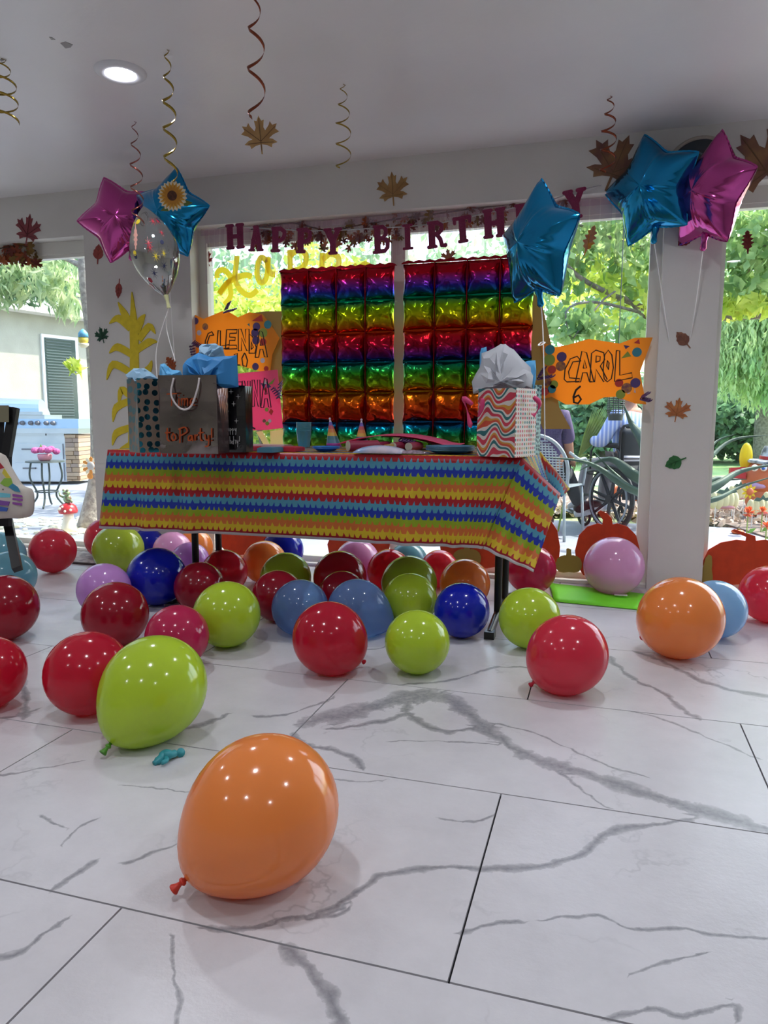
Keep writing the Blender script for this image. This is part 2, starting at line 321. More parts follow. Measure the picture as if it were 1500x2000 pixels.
# ================================================================ BALLOONS ON THE FLOOR
def latex(name, col, clear=0., tl=.25, rough=.13, ccol=None): return mat(name, col, rough, spec=.5, coat=.25, trans=tl, clear=clear, ccol=ccol or col)
LX = dict(lime=latex('lime latex', 'bcd838', .05), orange=latex('orange latex', 'f4954c', .05), red=latex('clear red latex', 'c8203c', .26, ccol='ff6470'), scarlet=latex('bright red latex', 'da3850', .18, ccol='ff7080'),
          darkred=latex('deep red latex', 'a41830', .2, ccol='f04858'), crimson=latex('magenta red latex', 'c82c5c', .12, ccol='ff6a90'), blue=latex('royal blue latex', '0c20b4', .02), pink=latex('pink latex', 'f0b4e0', .1), lilac=latex('lilac latex', 'd49ce2', .1),
          teal=latex('pale teal latex', '7cb4c4', .2), sky=latex('light blue latex', '94c4ea', .1), clearblue=latex('clear blue latex', '7c9cce', .52, ccol='b0cef2', rough=.1), olive=latex('olive lime latex', 'b0c43c', .05))
KNOTM = dict(lime=mat('green latex knot', '4a8a20', .4), orange=mat('red orange latex knot', 'c8321c', .4))
def balloon_profile(e):
    """unit radius, axis z; crown at +z, neck at -e"""
    pr = []
    for i in range(25):
        a = PI*i/24; z = math.cos(a)
        if a <= PI/2: pr.append((max(.001, math.sin(a)), z*1.04))
        else:
            s = -z; kk = min(.46, max(0, (e-1.04)*.95)); r = math.sin(a)*(1-kk*s*s); pr.append((max(.035, r), -s*e))
    return pr
BM = {}
def balloon_meshes(e):
    key = round(e, 2)
    if key in BM: return BM[key]
    b = MB().lathe(balloon_profile(e), n=40); me = bpy.data.meshes.new('balloon_body'); me.from_pydata(b.v, [], b.f); me.polygons.foreach_set('use_smooth', [True]*len(me.polygons)); me.materials.append(None)
    k = MB().lathe([(.036, -e+.02), (.03, -e-.03), (.055, -e-.05), (.058, -e-.08), (.03, -e-.1), (.045, -e-.15), (.075, -e-.21), (.07, -e-.225), (.02, -e-.2)], n=14); kn = bpy.data.meshes.new('balloon_knot')
    kn.from_pydata(k.v, [], k.f); kn.polygons.foreach_set('use_smooth', [True]*len(kn.polygons)); kn.materials.append(None)
    BM[key] = (me, kn); return BM[key]
def place_balloon(C0, R, axis, col, label, e=1.06, group=None):
    me, kn = balloon_meshes(e)
    t = thing('balloon', label, 'balloon', C0, group); t.rotation_euler = Vector(axis).to_track_quat('Z', 'Y').to_euler(); t.scale = (R, R, R)
    for nm, m_, mt in (('body', me, LX[col]), ('knot', kn, KNOTM.get(col, LX[col]))):
        o = bpy.data.objects.new(nm, m_); COL.objects.link(o); o.parent = t; o.material_slots[0].link = 'OBJECT'; o.material_slots[0].material = mt
    return t
BL = [ # cx, cy, width, height, colour, label, knot pixel
 (103,1075,91,87,'scarlet','bright red balloon on the floor under the left window, beside the mat'),
 (216,1050,82,80,'scarlet','red balloon mostly hidden behind the lime balloon at the left end of the table'),
 (231,1073,101,98,'olive','lime green balloon at the left end of the tablecloth hem'),
 (304,1060,66,62,'blue','small dark blue balloon tucked under the left end of the table'),
 (337,1076,77,76,'pink','pink balloon under the table left of the left table leg'),
 (371,1096,76,74,'lilac','lilac balloon against the left table leg, in front of the pink one'),
 (306,1129,116,116,'blue','large royal blue balloon in front of the left end of the table'),
 (203,1149,110,97,'lilac','lilac balloon left of the large royal blue balloon'),
 (225,1200,134,124,'darkred','deep red balloon in front of the lilac and royal blue balloons'),
 (346,1243,132,118,'crimson','magenta red balloon behind the big pear-shaped lime balloon'),
 (390,1146,104,96,'darkred','deep red balloon at the foot of the left table leg'),
 (438,1112,92,86,'red','red balloon under the table just right of the left table leg'),
 (402,1062,70,66,'orange','orange balloon at the back between the left table legs'),
 (443,1200,130,132,'lime','lime balloon in front of the left table leg'),
 (171,1315,162,168,'red','big red balloon left of and behind the pear-shaped lime balloon'),
 (8,1187,132,128,'darkred','deep red balloon cut by the left picture edge, the upper one'),
 (-24,1314,144,146,'red','red balloon cut by the left picture edge, the lower one'),
 (20,1125,102,96,'teal','pale teal balloon at the left edge, the front one of the two'),
 (0,1086,100,92,'teal','pale teal balloon at the left edge, behind the other teal one'),
 (517,1098,84,88,'orange','orange balloon under the middle left of the table'),
 (558,1128,101,98,'olive','olive lime balloon in front of the orange one under the table'),
 (588,1060,78,80,'blue','royal blue balloon against the sill under the middle of the table'),
 (543,1164,100,106,'darkred','deep red balloon left of the two clear blue balloons'),
 (698,1097,92,86,'pink','pink balloon at the back under the middle of the table'),
 (664,1130,108,106,'darkred','deep red balloon under the middle of the table, in front of the pink one'),
 (668,1158,94,92,'darkred','deep red balloon peeking up between the two clear blue balloons'),
 (760,1115,88,86,'red','red balloon behind the olive lime balloon under the table'),
 (797,1100,80,78,'teal','pale teal balloon at the back right under the table'),
 (799,1142,112,110,'olive','olive lime balloon under the table, behind the lime one'),
 (801,1168,106,104,'lime','lime balloon between the clear blue and the royal blue balloon'),
 (858,1109,76,74,'scarlet','bright red balloon at the back behind the orange one near the right leg'),
 (908,1140,100,98,'orange','orange balloon beside the right table leg'),
 (902,1192,108,112,'blue','royal blue balloon in front of the orange one, left of the right table foot'),
 (586,1187,110,114,'clearblue','see-through blue balloon, the left of the pair in front of the table'),
 (644,1247,144,147,'red','big red balloon in front of the two clear blue balloons',(711,1293)),
 (815,1254,124,130,'lime','lime balloon alone at the front, right of the big red one'),
 (1034,1207,121,122,'lime','lime balloon right of the right table foot'),
 (1108,1279,158,154,'scarlet','bright red balloon at the front right of the table, before a lime one',(1046,1330)),
 (1037,1112,100,98,'crimson','magenta red balloon under the hanging right corner of the tablecloth'),
 (1198,1092,116,106,'pink','big pink balloon by the sill left of the narrow white pier',(1146,1127)),
 (1329,1207,172,151,'orange','big orange balloon at the foot of the narrow white pier',(1247,1249)),
 (1398,1190,114,116,'sky','light blue balloon right behind the big orange balloon at the pier'),
 (1503,1161,118,110,'scarlet','red balloon cut by the right picture edge'),
]
placed = []
rb = random.Random(3)
for row in BL:
    cx, cy, w, h, col, lab = row[:6]; kp = row[6] if len(row) > 6 else None
    rpx = (w+h)/4/1.02; d = ray(cx, cy); t_ = CH/(rpx/f_-d[2]); C0 = _C+d*t_; R = rpx/f_*t_
    placed.append([C0, R, col, lab, kp, cx, cy])
# push apart the few that would cut into each other (along the floor, smallest move)
for it in range(60):
    for i in range(len(placed)):
        for j in range(i+1, len(placed)):
            A, B = placed[i], placed[j]; dv_ = B[0]-A[0]; dd = np.linalg.norm(dv_); need = (A[1]+B[1])*1.012
            if dd < need:
                # slide the nearer one forward / the farther back along their own sight lines, keeping size in the picture
                ia, ib = (A, B) if np.linalg.norm(A[0]-_C) < np.linalg.norm(B[0]-_C) else (B, A)
                for q, s in ((ia, -1), (ib, 1)):
                    r_v = (q[0]-_C); L0 = np.linalg.norm(r_v); nl = L0+s*min(.012, (need-dd)*.5+.002)
                    hv = np.array([r_v[0], r_v[1], 0]); hv /= np.linalg.norm(hv); q[0] = q[0]+hv*(nl-L0)
for C0, R, col, lab, kp, cx, cy in placed:
    if lab.startswith('red balloon under the table just right'): C0 = C0+np.array([.036, -.062, 0])
    if C0[1]+R > 3.86: C0 = C0*0+C0-np.array([0, C0[1]+R-3.86, 0])
    C0 = np.array([C0[0], C0[1], R+.0005])
    if kp is not None:
        K = pz(kp[0], kp[1], .02); K = C0+(K-C0)*min(1., 1.22*R/np.linalg.norm(K-C0)); K[2] = max(.02, K[2]); ax = (C0-K)
        place_balloon(C0, R, ax, col, lab, e=1.14)
    else:
        aw = math.atan2(C0[1], C0[0])+rb.uniform(-.9, .9); ax = (-math.cos(aw), -math.sin(aw), rb.uniform(.1, .35))
        place_balloon(C0, R/1.0, ax, col, lab, e=1.05)
def pear(cx, cy, rpx, knot, col, lab, kz=.025, lift=0):
    d = ray(cx, cy); t_ = CH/(rpx/f_-d[2]); C0 = _C+d*t_; R = rpx/f_*t_; C0[2] += lift; K = pz(knot[0], knot[1], kz); e = np.linalg.norm(K-C0)/R-.12
    place_balloon(C0, R, C0-K, col, lab, e=round(e, 2)); return C0, R, e
print(pear(514, 1584, 144, (350, 1728), 'orange', 'largest orange balloon alone at the very front of the floor'))
print(pear(301, 1344, 100, (208, 1462), 'lime', 'big pear-shaped lime balloon at the front left, knot on the floor'))
print(pear(699, 1188, 57, (772, 1224), 'clearblue', 'see-through blue balloon with its neck to the right, right of the pair'))
# popped balloon
pb = MB(); P = [pz(a, b, z) for a, b, z in ((301,1491,.006),(312,1484,.008),(322,1474,.014),(332,1474,.016),(340,1472,.012),(350,1470,.01),(353,1470,.012))]
pb.tube(cr(P, 5), [.007]*3+[.011]*5+[.013]*8+[.01]*6+[.006]*4+[.008]*3+[.012]*2, 10)
pb.tube(cr([pz(a, b, .012) for a, b in ((322,1474),(326,1484),(316,1490))], 4), .006, 8)
obj('popped_balloon', pb, mat('teal rubber', '2f8f98', .45), label='burst teal balloon scrap on the floor beside the front balloons', cat='balloon scrap', smooth=True)
# ================================================================ TABLE
TX0, TX1, TY0, TY1, TZ = -2.13, -.308, 2.795, 3.5, .722
tb = thing('folding_table', 'long folding table with black legs under a striped party cloth', 'table', ((TX0+TX1)/2, (TY0+TY1)/2, 0))
obj('tabletop', MB().box((TX0+.01, TY0+.01, TZ-.045), (TX1-.01, TY1-.01, TZ-.004)), mat('grey plastic tabletop', 'b8b6b2', .6), tb)
def trestle(x):
    for dy in (.24, .46):
        obj('leg', MB().tube([(x, TY0+dy, .03), (x, TY0+dy, TZ-.05)], .0165, 12), BLACK, tb, smooth=True, sharp=40)
    obj('foot', MB().tube([(x, TY0+.02, .017), (x, TY0+.12, .03), (x, TY0+.24, .045), (x, TY0+.46, .045), (x, TY1-.12, .03), (x, TY1-.03, .017)], .0165, 10).box((x-.02, TY0, 0), (x+.02, TY0+.05, .03)), BLACK, tb, smooth=True, sharp=40)
    obj('cross_brace', MB().tube([(x, TY0+.24, .38), (x, TY0+.46, .38)], .01, 8), BLACK, tb)
trestle(-.41); trestle(-1.865)
# ---- piñata striped cloth: fringe rows follow the cloth's own u, v
def fringe_mat():
    m = bpy.data.materials.new('fringe striped party cloth'); m.use_nodes = True; t = m.node_tree; N = t.nodes; L = t.links; b = N['Principled BSDF']
    def ma(op, a, b_=None, clamp=False):
        o = N.new('ShaderNodeMath'); o.operation = op; o.use_clamp = clamp
        for i, v in enumerate((a, b_)):
            if v is None: continue
            if isinstance(v, (int, float)): o.inputs[i].default_value = v
            else: L.new(v, o.inputs[i])
        return o.outputs[0]
    uv = N.new('ShaderNodeUVMap'); sp = N.new('ShaderNodeSeparateXYZ'); L.new(uv.outputs[0], sp.inputs[0]); u, v = sp.outputs[0], sp.outputs[1]
    nz = N.new('ShaderNodeTexNoise'); nz.inputs['Scale'].default_value = 14; L.new(uv.outputs[0], nz.inputs['Vector'])
    W = .0292
    row0 = ma('FLOOR', ma('DIVIDE', v, W))
    uu = ma('ADD', ma('MULTIPLY', u, 36), ma('ADD', ma('MULTIPLY', row0, .37), ma('MULTIPLY', nz.outputs[0], 1.2)))
    tri = ma('ABSOLUTE', ma('SUBTRACT', ma('FRACT', uu), .5))             # 0 tab centre .. .5 gap
    tooth = ma('MULTIPLY', ma('MULTIPLY', ma('SUBTRACT', tri, .27), 4.5, True), .017)    # gaps cut upwards
    vv = ma('ADD', v, tooth)
    idx = ma('FLOOR', ma('DIVIDE', vv, W)); md = ma('MODULO', ma('ADD', idx, 600.), 6.)
    cr_ = N.new('ShaderNodeValToRGB'); cr_.color_ramp.interpolation = 'CONSTANT'; el = cr_.color_ramp.elements
    cols = ['b5202c', '5aa5c0', '1f3bb0', '9cb523', 'd9793a', 'dfc42f']      # red, light blue, blue, lime, orange, yellow
    el[0].position = 0; el[0].color = rgb(cols[0]); el[1].position = 1/6-.01; el[1].color = rgb(cols[1])
    for i in range(2, 6): e = el.new(i/6-.01); e.color = rgb(cols[i])
    L.new(ma('DIVIDE', ma('ADD', md, .05), 6.), cr_.inputs[0])
    hem = ma('GREATER_THAN', v, .3505); hem2 = ma('GREATER_THAN', v, .3575)
    m1 = N.new('ShaderNodeMix'); m1.data_type = 'RGBA'; L.new(hem, m1.inputs[0]); L.new(cr_.outputs[0], m1.inputs['A']); m1.inputs['B'].default_value = rgb('a81c2a')
    m2 = N.new('ShaderNodeMix'); m2.data_type = 'RGBA'; L.new(hem2, m2.inputs[0]); L.new(m1.outputs['Result'], m2.inputs['A']); m2.inputs['B'].default_value = rgb('e4e2e6')
    L.new(m2.outputs['Result'], b.inputs['Base Color']); b.inputs['Roughness'].default_value = .38
    tr = N.new('ShaderNodeBsdfTranslucent'); L.new(m2.outputs['Result'], tr.inputs[0]); mx = N.new('ShaderNodeMixShader'); mx.inputs[0].default_value = .3
    L.new(b.outputs[0], mx.inputs[1]); L.new(tr.outputs[0], mx.inputs[2]); L.new(mx.outputs[0], N['Material Output'].inputs[0])
    return m
FR = fringe_mat()
cl = MB(); uvs = []
def patch(fn, nu, nv, uvf):
    cl.grid(fn, nu, nv)
    for j in range(nv):
        for i in range(nu): uvs.append(uvf(i/(nu-1), j/(nv-1)))
zt = TZ+.002; xl, xr = TX0-.012, TX1+.008; yf, yb = TY0-.012, TY1+.012
def wob(u, a=1.): return a*(.006*math.sin(u*31)+.005*math.sin(u*57+1)+.004*math.sin(u*13+2))
patch(lambda u, v: (xl+(xr-xl)*u, yf+(yb-yf)*v, zt), 40, 12, lambda u, v: (u*1.9, .0-(v*.75)))
# front drop: the hem swings a little, left corner gathers
DR = .369
def fr(u, v):
    x = xl+(xr-xl)*u; drop = .355 if u < .98 else .355
    fold = .022*math.sin(u*9.4+.5)*v+wob(u*1.9, 1.6)*v
    xs = -(.01*v if u < .02 else 0)-(1-u)*.03*v-max(0, (u-.84)/.16)**1.3*.135*v
    return (x+xs, yf-.010*v-max(0, fold), zt-drop*v-.012*(1-u)*0)
patch(fr, 120, 16, lambda u, v: (u*1.9, .002+v*(DR-.002)))
# front right corner: the overhang folds out and down
A = np.array([xr, yf, zt]); B = py(1095, 964, 2.93); Cc = py(1042, 1117, 2.74); D = np.array(fr(1., 1.))
def flap(u, v):
    P_ = (1-u)*(1-v)*A+u*(1-v)*B+u*v*Cc+(1-u)*v*D
    bul = math.sin(PI*u)*(.02+.012*math.sin(v*5)); P_ = P_+np.array([-.2, -1, .15])*bul*(.4+.6*v)+np.array([0, -1, 0])*(.008*math.sin(u*17+v*3)*v)
    return tuple(P_)
patch(flap, 30, 22, lambda u, v: (1.9+u*.24, .002+v*(DR-.002)))
# right end: the cloth sinks between the folded corners, its stripes run down
K_ = np.array([xr, yb, zt]); V1 = py(1050, 932, 3.0); V2 = py(1066, 934, 3.25)
def rend(u, v):
    a = A*(1-u)+K_*u; b_ = V1*(1-u)+V2*u; P_ = a*(1-v)+b_*v
    return tuple(P_+np.array([.010*math.sin(u*22)*v, 0, -.012*math.sin(PI*u)*v]))
patch(rend, 30, 10, lambda u, v: (v*.3, -u*.75))
T1 = py(1113, 955, 3.3); T2 = py(1098, 970, 3.1)
patch(lambda u, v: tuple((K_*(1-v)+T1*v)*(1-u)+(V2*(1-v)+T2*v)*u+np.array([.02, -.02, .01])*math.sin(PI*u)*math.sin(PI*v)), 12, 14, lambda u, v: (v*.25, .152+u*.075))
patch(lambda u, v: tuple((A*(1-v)+B*v)*(1-u)+(V1*(1-v)+T2*v)*u+np.array([0, 0, -.008])*math.sin(PI*u)), 8, 14, lambda u, v: (v*.25, .03+u*.05))
# left end and back
def lend(u, v): return (xl-.04*v-.02*math.sin(u*14)*v, yf+(yb-yf)*(1-u)+(.02*(1-v) if 0 else 0)-(.010*v if u > .99 else 0), zt-.36*v)
patch(lend, 24, 10, lambda u, v: (u*.7, .012+v*(DR-.012)))
patch(lambda u, v: (xr+(xl-xr)*u, yb+.01*v+.012*math.sin(u*40)*v, zt-.30*v), 60, 8, lambda u, v: (u*1.9, -.75-v*.28))
cl.uv = uvs
obj('tablecloth', cl, FR, label='plastic tablecloth with rainbow fringe stripes draped over the long table', cat='tablecloth', smooth=True, sharp=60, solid=.0012)
# ================================================================ RECESSED LIGHTS
LEDT = mat('light trim', 'd8d8dc', .4); LEDM = mat('lit diffuser', 'ffffff', .5, emit='eef0ff', es=16)
lamps = []
for k, (x, y, lab) in enumerate([(-1.9,2.652,'round recessed ceiling light above the left part of the table'),(.135,2.56,'round recessed ceiling light above the right part, at the top picture edge'),
    (-3.9,1.9,None),(-.9,.9,None),(1.0,.9,None),(-2.7,.6,None),(-.9,-.9,None),(1.0,-.9,None),(-2.8,-1.1,None)]):
    t = thing('recessed_light', lab or 'round recessed ceiling light nearer the viewer, beyond the top picture edge', 'ceiling light', (x, y, ZC), 'recessed lights in the white ceiling')
    obj('trim_ring', MB().lathe([(.058, -.004), (.062, -.013), (.085, -.015), (.098, -.006), (.1, .0)], c=(x, y, ZC), n=40, caps=False), LEDT, t, smooth=True)
    obj('diffuser', MB().lathe([(.001, -.006), (.05, -.006), (.06, -.004), (.06, 0)], c=(x, y, ZC), n=32), LEDM, t, smooth=True)
    ld = bpy.data.lights.new('downlight', 'AREA'); ld.shape = 'DISK'; ld.size = .11; ld.energy = LAMP_W; ld.color = (.93, .95, 1); ld.spread = math.radians(150)
    lo = bpy.data.objects.new('downlight', ld); COL.objects.link(lo); lo.location = (0, 0, -.018); lo.parent = t
# ================================================================ FOIL PILLOW BACKDROPS
def ramp_foil():
    m = bpy.data.materials.new('rainbow foil'); m.use_nodes = True; t = m.node_tree; N = t.nodes; L = t.links; b = N['Principled BSDF']
    uv = N.new('ShaderNodeUVMap'); sp = N.new('ShaderNodeSeparateXYZ'); L.new(uv.outputs[0], sp.inputs[0])
    c = N.new('ShaderNodeValToRGB'); el = c.color_ramp.elements
    stops = [(0, 'b01020'), (.09, 'b01024'), (.15, '7a2a90'), (.20, '2c2a98'), (.25, '006088'), (.275, '008a50'), (.33, '78a808'), (.40, 'a8a808'), (.45, 'a87808'), (.49, 'b84008'), (.55, 'b81020'), (.62, '981030'),
             (.68, '5a1a70'), (.715, '102888'), (.74, '008060'), (.79, '289020'), (.86, '809808'), (.90, 'b06808'), (.94, 'c04808'), (1, 'b01018')]
    stops2 = stops
    el[0].position = 0; el[0].color = rgb(stops[0][1]); el[1].position = 1; el[1].color = rgb(stops[-1][1])
    for p, h in stops[1:-1]: e = el.new(p); e.color = rgb(h)
    L.new(sp.outputs[1], c.inputs[0]); L.new(c.outputs[0], b.inputs['Base Color']); b.inputs['Metallic'].default_value = .93; b.inputs['Roughness'].default_value = .24
    nz = N.new('ShaderNodeTexNoise'); nz.inputs['Scale'].default_value = 16; nz.inputs['Detail'].default_value = 2; tc = N.new('ShaderNodeTexCoord'); L.new(tc.outputs['Object'], nz.inputs[0])
    bp = N.new('ShaderNodeBump'); bp.inputs['Strength'].default_value = .45; bp.inputs['Distance'].default_value = .02; L.new(nz.outputs[0], bp.inputs['Height']); L.new(bp.outputs[0], b.inputs['Normal'])
    return m
RF = ramp_foil()
def foil_panel(x0, x1, z1, nrow, ncol, rows, label, ytop):
    """rows = list of (z_top, z_bottom, colour from, colour to)"""
    t = thing('foil_backdrop', label, 'backdrop', ((x0+x1)/2, YW-.06, rows[-1][1]), 'rainbow foil pillow backdrops in front of the window')
    w = (x1-x0)/ncol
    for zt_, zb_, c0, c1 in rows:
        for k in range(ncol):
            b = MB(); uv = []; cx = x0+w*(k+.5); cz = (zt_+zb_)/2; hw = w/2; hh = (zt_-zb_)/2; n = 15; ph = random.uniform(0, 6)
            for side in (1, -1):
                def fn(u, v):
                    a = 2*u-1; c = 2*v-1; inf = (max(0, 1-a*a)*max(0, 1-c*c))**.42
                    puck = .05*math.cos(a*9+ph)*(1-abs(c))**2*abs(a)**3+.05*math.cos(c*9+ph)*(1-abs(a))**2*abs(c)**3
                    # seams pinched between the corners
                    px_ = a*hw*(1-.07*(1-c*c))*1.0; pz_ = c*hh*(1-.06*(1-a*a))
                    d = .052*inf*(1+puck*4)+.006*math.sin(3*a+5*c+ph)*inf+.010*inf*(1-abs(a*c))*math.cos(6*math.atan2(c, a)+ph)*math.hypot(a, c)
                    return (cx+px_, YW-.06-side*d, cz+pz_)
                b.grid(fn, n, n)
                for j in range(n):
                    for i in range(n): uv.append((i/(n-1), c1+(c0-c1)*j/(n-1)))
            b.uv = uv; obj('foil_pillow', b, RF, t, smooth=True)
    b = MB(); zb_all = [(r[0], r[2]) for r in rows]+[(rows[-1][1], rows[-1][3])]; b.add([(x, YW-.06, z) for z, _ in zb_all for x in (x0+.006, x1-.006)], [(2*i, 2*i+1, 2*i+3, 2*i+2) for i in range(len(zb_all)-1)]); b.uv = [(.5, min(.99, c)) for _, c in zb_all for x in (0, 1)]
    obj('backing_sheet', b, RF, t)
    # crimped hem with hanging tabs
    hem = MB().prism([(x0-.012, z1-.006)]+[(x0+(x1-x0)*i/24, z1+(.012 if i % 2 else .004)) for i in range(25)]+[(x1+.012, z1-.006)], .003, O=(0, YW-.058, 0))
    hem.tube([(x0+w*.5*0, YW-.058, rows[-1][1]), (x1, YW-.058, rows[-1][1])], .004, 6)
    for k in range(1, ncol): hem.tube([(x0+w*k, YW-.06, z1), (x0+w*k, YW-.06, rows[-1][1])], .004, 6)
    obj('hem', hem, mat('red foil', '8c1420', .25, metal=.9), t)
    return t
YF = YW-.06
def zrow(x, ys): return [py(x, y, YF)[2] for y in ys]
def mk(zs, cc): return [(zs[i], zs[i+1], cc[i][0], cc[i][1]) for i in range(len(zs)-1)]
CC = [(.0, .27), (.27, .50), (.50, .73), (.73, .90), (.90, 1.0), (.235, .345)]
CC[4] = (.90, .999)
foil_panel(py(548, 600, YF)[0], py(771, 600, YF)[0], zrow(660, [523])[0], 6, 4, mk(zrow(660, [525, 590, 651, 709, 768, 826, 880]), CC), 'left rainbow foil pillow backdrop behind the table, between the signs and mullion', 0)
foil_panel(py(787, 600, YF)[0], py(1042, 600, YF)[0], zrow(915, [506])[0], 6, 4, mk(zrow(915, [509, 576, 642, 704, 763, 824, 886]), CC), 'right rainbow foil pillow backdrop behind the table, partly behind the blue star balloon', 0)
# ================================================================ BANNER
MAR = mat('maroon glitter card', '901850', .45, noise='74103e', ns=300, bump=(250, .6))
def seg(*a): return list(a)
W_ = .27
GL = {'H': [([(.2,0),(.2,1)],W_),([(.8,0),(.8,1)],W_),([(.2,.5),(.8,.5)],.2)]+[([(x-.17,z),(x+.17,z)],.15) for x in (.2,.8) for z in (.05,.95)],
 'A': [([(.2,.05),(.5,.95)],.22),([(.5,.95),(.8,.05)],W_),([(.3,.33),(.7,.33)],.16),([(.02,.05),(.36,.05)],.15),([(.62,.05),(.98,.05)],.15),([(.35,.95),(.6,.95)],.15)],
 'P': [([(.28,0),(.28,1)],W_),([(.28,.93),(.6,.93),(.8,.82),(.82,.68),(.75,.54),(.55,.45),(.28,.45)],.2),([(.08,.05),(.5,.05)],.15),([(.1,.95),(.4,.95)],.15)],
 'Y': [([(.5,0),(.5,.5)],W_),([(.5,.45),(.18,.95)],W_),([(.5,.45),(.82,.95)],.2),([(.02,.95),(.36,.95)],.15),([(.64,.95),(.98,.95)],.15),([(.3,.05),(.7,.05)],.15)],
 'B': [([(.28,0),(.28,1)],W_),([(.28,.93),(.6,.93),(.76,.84),(.76,.66),(.6,.54),(.28,.53)],.19),([(.28,.53),(.62,.52),(.84,.42),(.86,.2),(.7,.08),(.28,.07)],.2),([(.08,.05),(.3,.05)],.15),([(.1,.95),(.4,.95)],.15)],
 'I': [([(.5,0),(.5,1)],.3),([(.2,.05),(.8,.05)],.16),([(.2,.95),(.8,.95)],.16)],
 'R': [([(.26,0),(.26,1)],W_),([(.26,.93),(.58,.93),(.78,.82),(.78,.65),(.6,.52),(.26,.5)],.2),([(.52,.5),(.7,.3),(.78,.06),(.95,.06)],.2),([(.06,.05),(.46,.05)],.15),([(.1,.95),(.4,.95)],.15)],
 'T': [([(.5,0),(.5,1)],W_),([(.08,.92),(.92,.92)],.17),([(.1,.75),(.1,.94)],.15),([(.9,.75),(.9,.94)],.15),([(.3,.05),(.7,.05)],.15)],
 'D': [([(.26,0),(.26,1)],W_),([(.26,.93),(.55,.93),(.82,.76),(.86,.5),(.82,.24),(.55,.07),(.26,.07)],.22),([(.08,.05),(.4,.05)],.15),([(.08,.95),(.4,.95)],.15)]}
bn = thing('birthday_banner', 'maroon HAPPY BIRTHDAY letter banner strung across the top of the window', 'banner', py(760, 460, YW-.02))
LT = [('H',443,476,438,486,2),('A',487,514,441,491,-3),('P',529,562,444,492,-3),('P',578,612,446,494,-3),('Y',634,667,446,497,0),('B',728,762,440,495,2),('I',783,810,438,488,4),('R',834,871,432,484,5),('T',885,922,422,474,8),
 ('H',945,986,408,464,6),('D',1005,1042,398,452,6),('A',1052,1092,388,440,10),('Y',1103,1145,370,427,12)]
top = []
for ch, xa, xb, ya, yb_, rot in LT:
    P0 = py((xa+xb)/2, (ya+yb_)/2, YW-.03); w = (py(xb, ya, YW-.03)[0]-py(xa, ya, YW-.03)[0]); h = py(xa, ya, YW-.03)[2]-py(xa, yb_, YW-.03)[2]; a = math.radians(rot*.6)
    ux = Vector((math.cos(a), 0, math.sin(a)))*w; uz = Vector((-math.sin(a), 0, math.cos(a)))*h; O = Vector(P0)-ux*.5-uz*.5; b = MB(); asp = h/w
    cp_ = lambda pts: not (len(pts) == 2 and abs(pts[0][0]-pts[1][0]) < .4 and abs(pts[0][1]-pts[1][1]) > .3)
    for pts, sw in GL[ch]:
        P = [(p[0]*w, min(.95, max(.05, p[1]))*h) for p in pts]; b.stroke(P, sw*w*(1.32 if not cp_(pts) else 1.15), .004, O=O, ux=ux.normalized(), uy=uz.normalized(), cap=cp_(pts))
    obj('banner_letter', b, MAR, bn); top.append(Vector(P0)+uz*.42+Vector((0, .003, 0)))
s0 = Vector(py(425, 446, YW-.025)); s1 = Vector(py(1175, 362, YW-.025))
obj('ribbon', MB().tube(cr([s0]+[Vector((v.x, v.y, v.z+.0)) for v in top]+[s1], 4), .0035, 6), mat('clear ribbon', 'c8c4c4', .2, clear=.4), bn)
# yellow paper word on the glass
YEL = mat('yellow paper', 'fdf078', .7, trans=.8)
hw_ = thing('paper_word', 'yellow cut paper handwriting spelling Happy stuck on the window behind the banner', 'wall lettering', py(520, 560, 3.97))
def pen(pts, wpx, Y, th, mb): 
    c = cr([(a, b_, 0) for a, b_ in wall_xy(pts, Y)], 5); return mb.stroke([(v.x, v.y) for v in c], wpx/f_*abs((py(pts[0][0], pts[0][1], Y)-_C) @ _F), th, O=(0, Y, 0), cap=False)
YG = 3.998
for strokes in ([[(424,543),(425,532),(434,527),(445,533),(450,545),(440,560),(428,574)],[(428,574),(445,552),(475,538),(492,540)],[(446,546),(451,572),(447,585),(438,595)],[(463,500),(461,520),(459,545),(470,567),(488,577),(503,566)]],
    [[(522,510),(510,503),(503,520),(503,540),(510,552),(519,545),(523,525),(522,508)],[(524,502),(524,522),(529,534),(538,536)]],
    [[(566,488),(567,515),(566,548)],[(567,500),(583,488),(597,497),(596,515),(584,527),(570,528)]],[[(630,494),(629,520),(630,550)],[(630,508),(645,496),(660,502),(661,518),(648,528),(632,528)]],[[(690,518),(700,524),(712,516),(722,520)],[(716,516),(712,535),(700,552)]]):
    b = MB()
    for k_, s_ in enumerate(strokes): pen(s_, 11, YG-.0035*k_, .0008, b)
    obj('paper_letter', b, YEL, hw_)
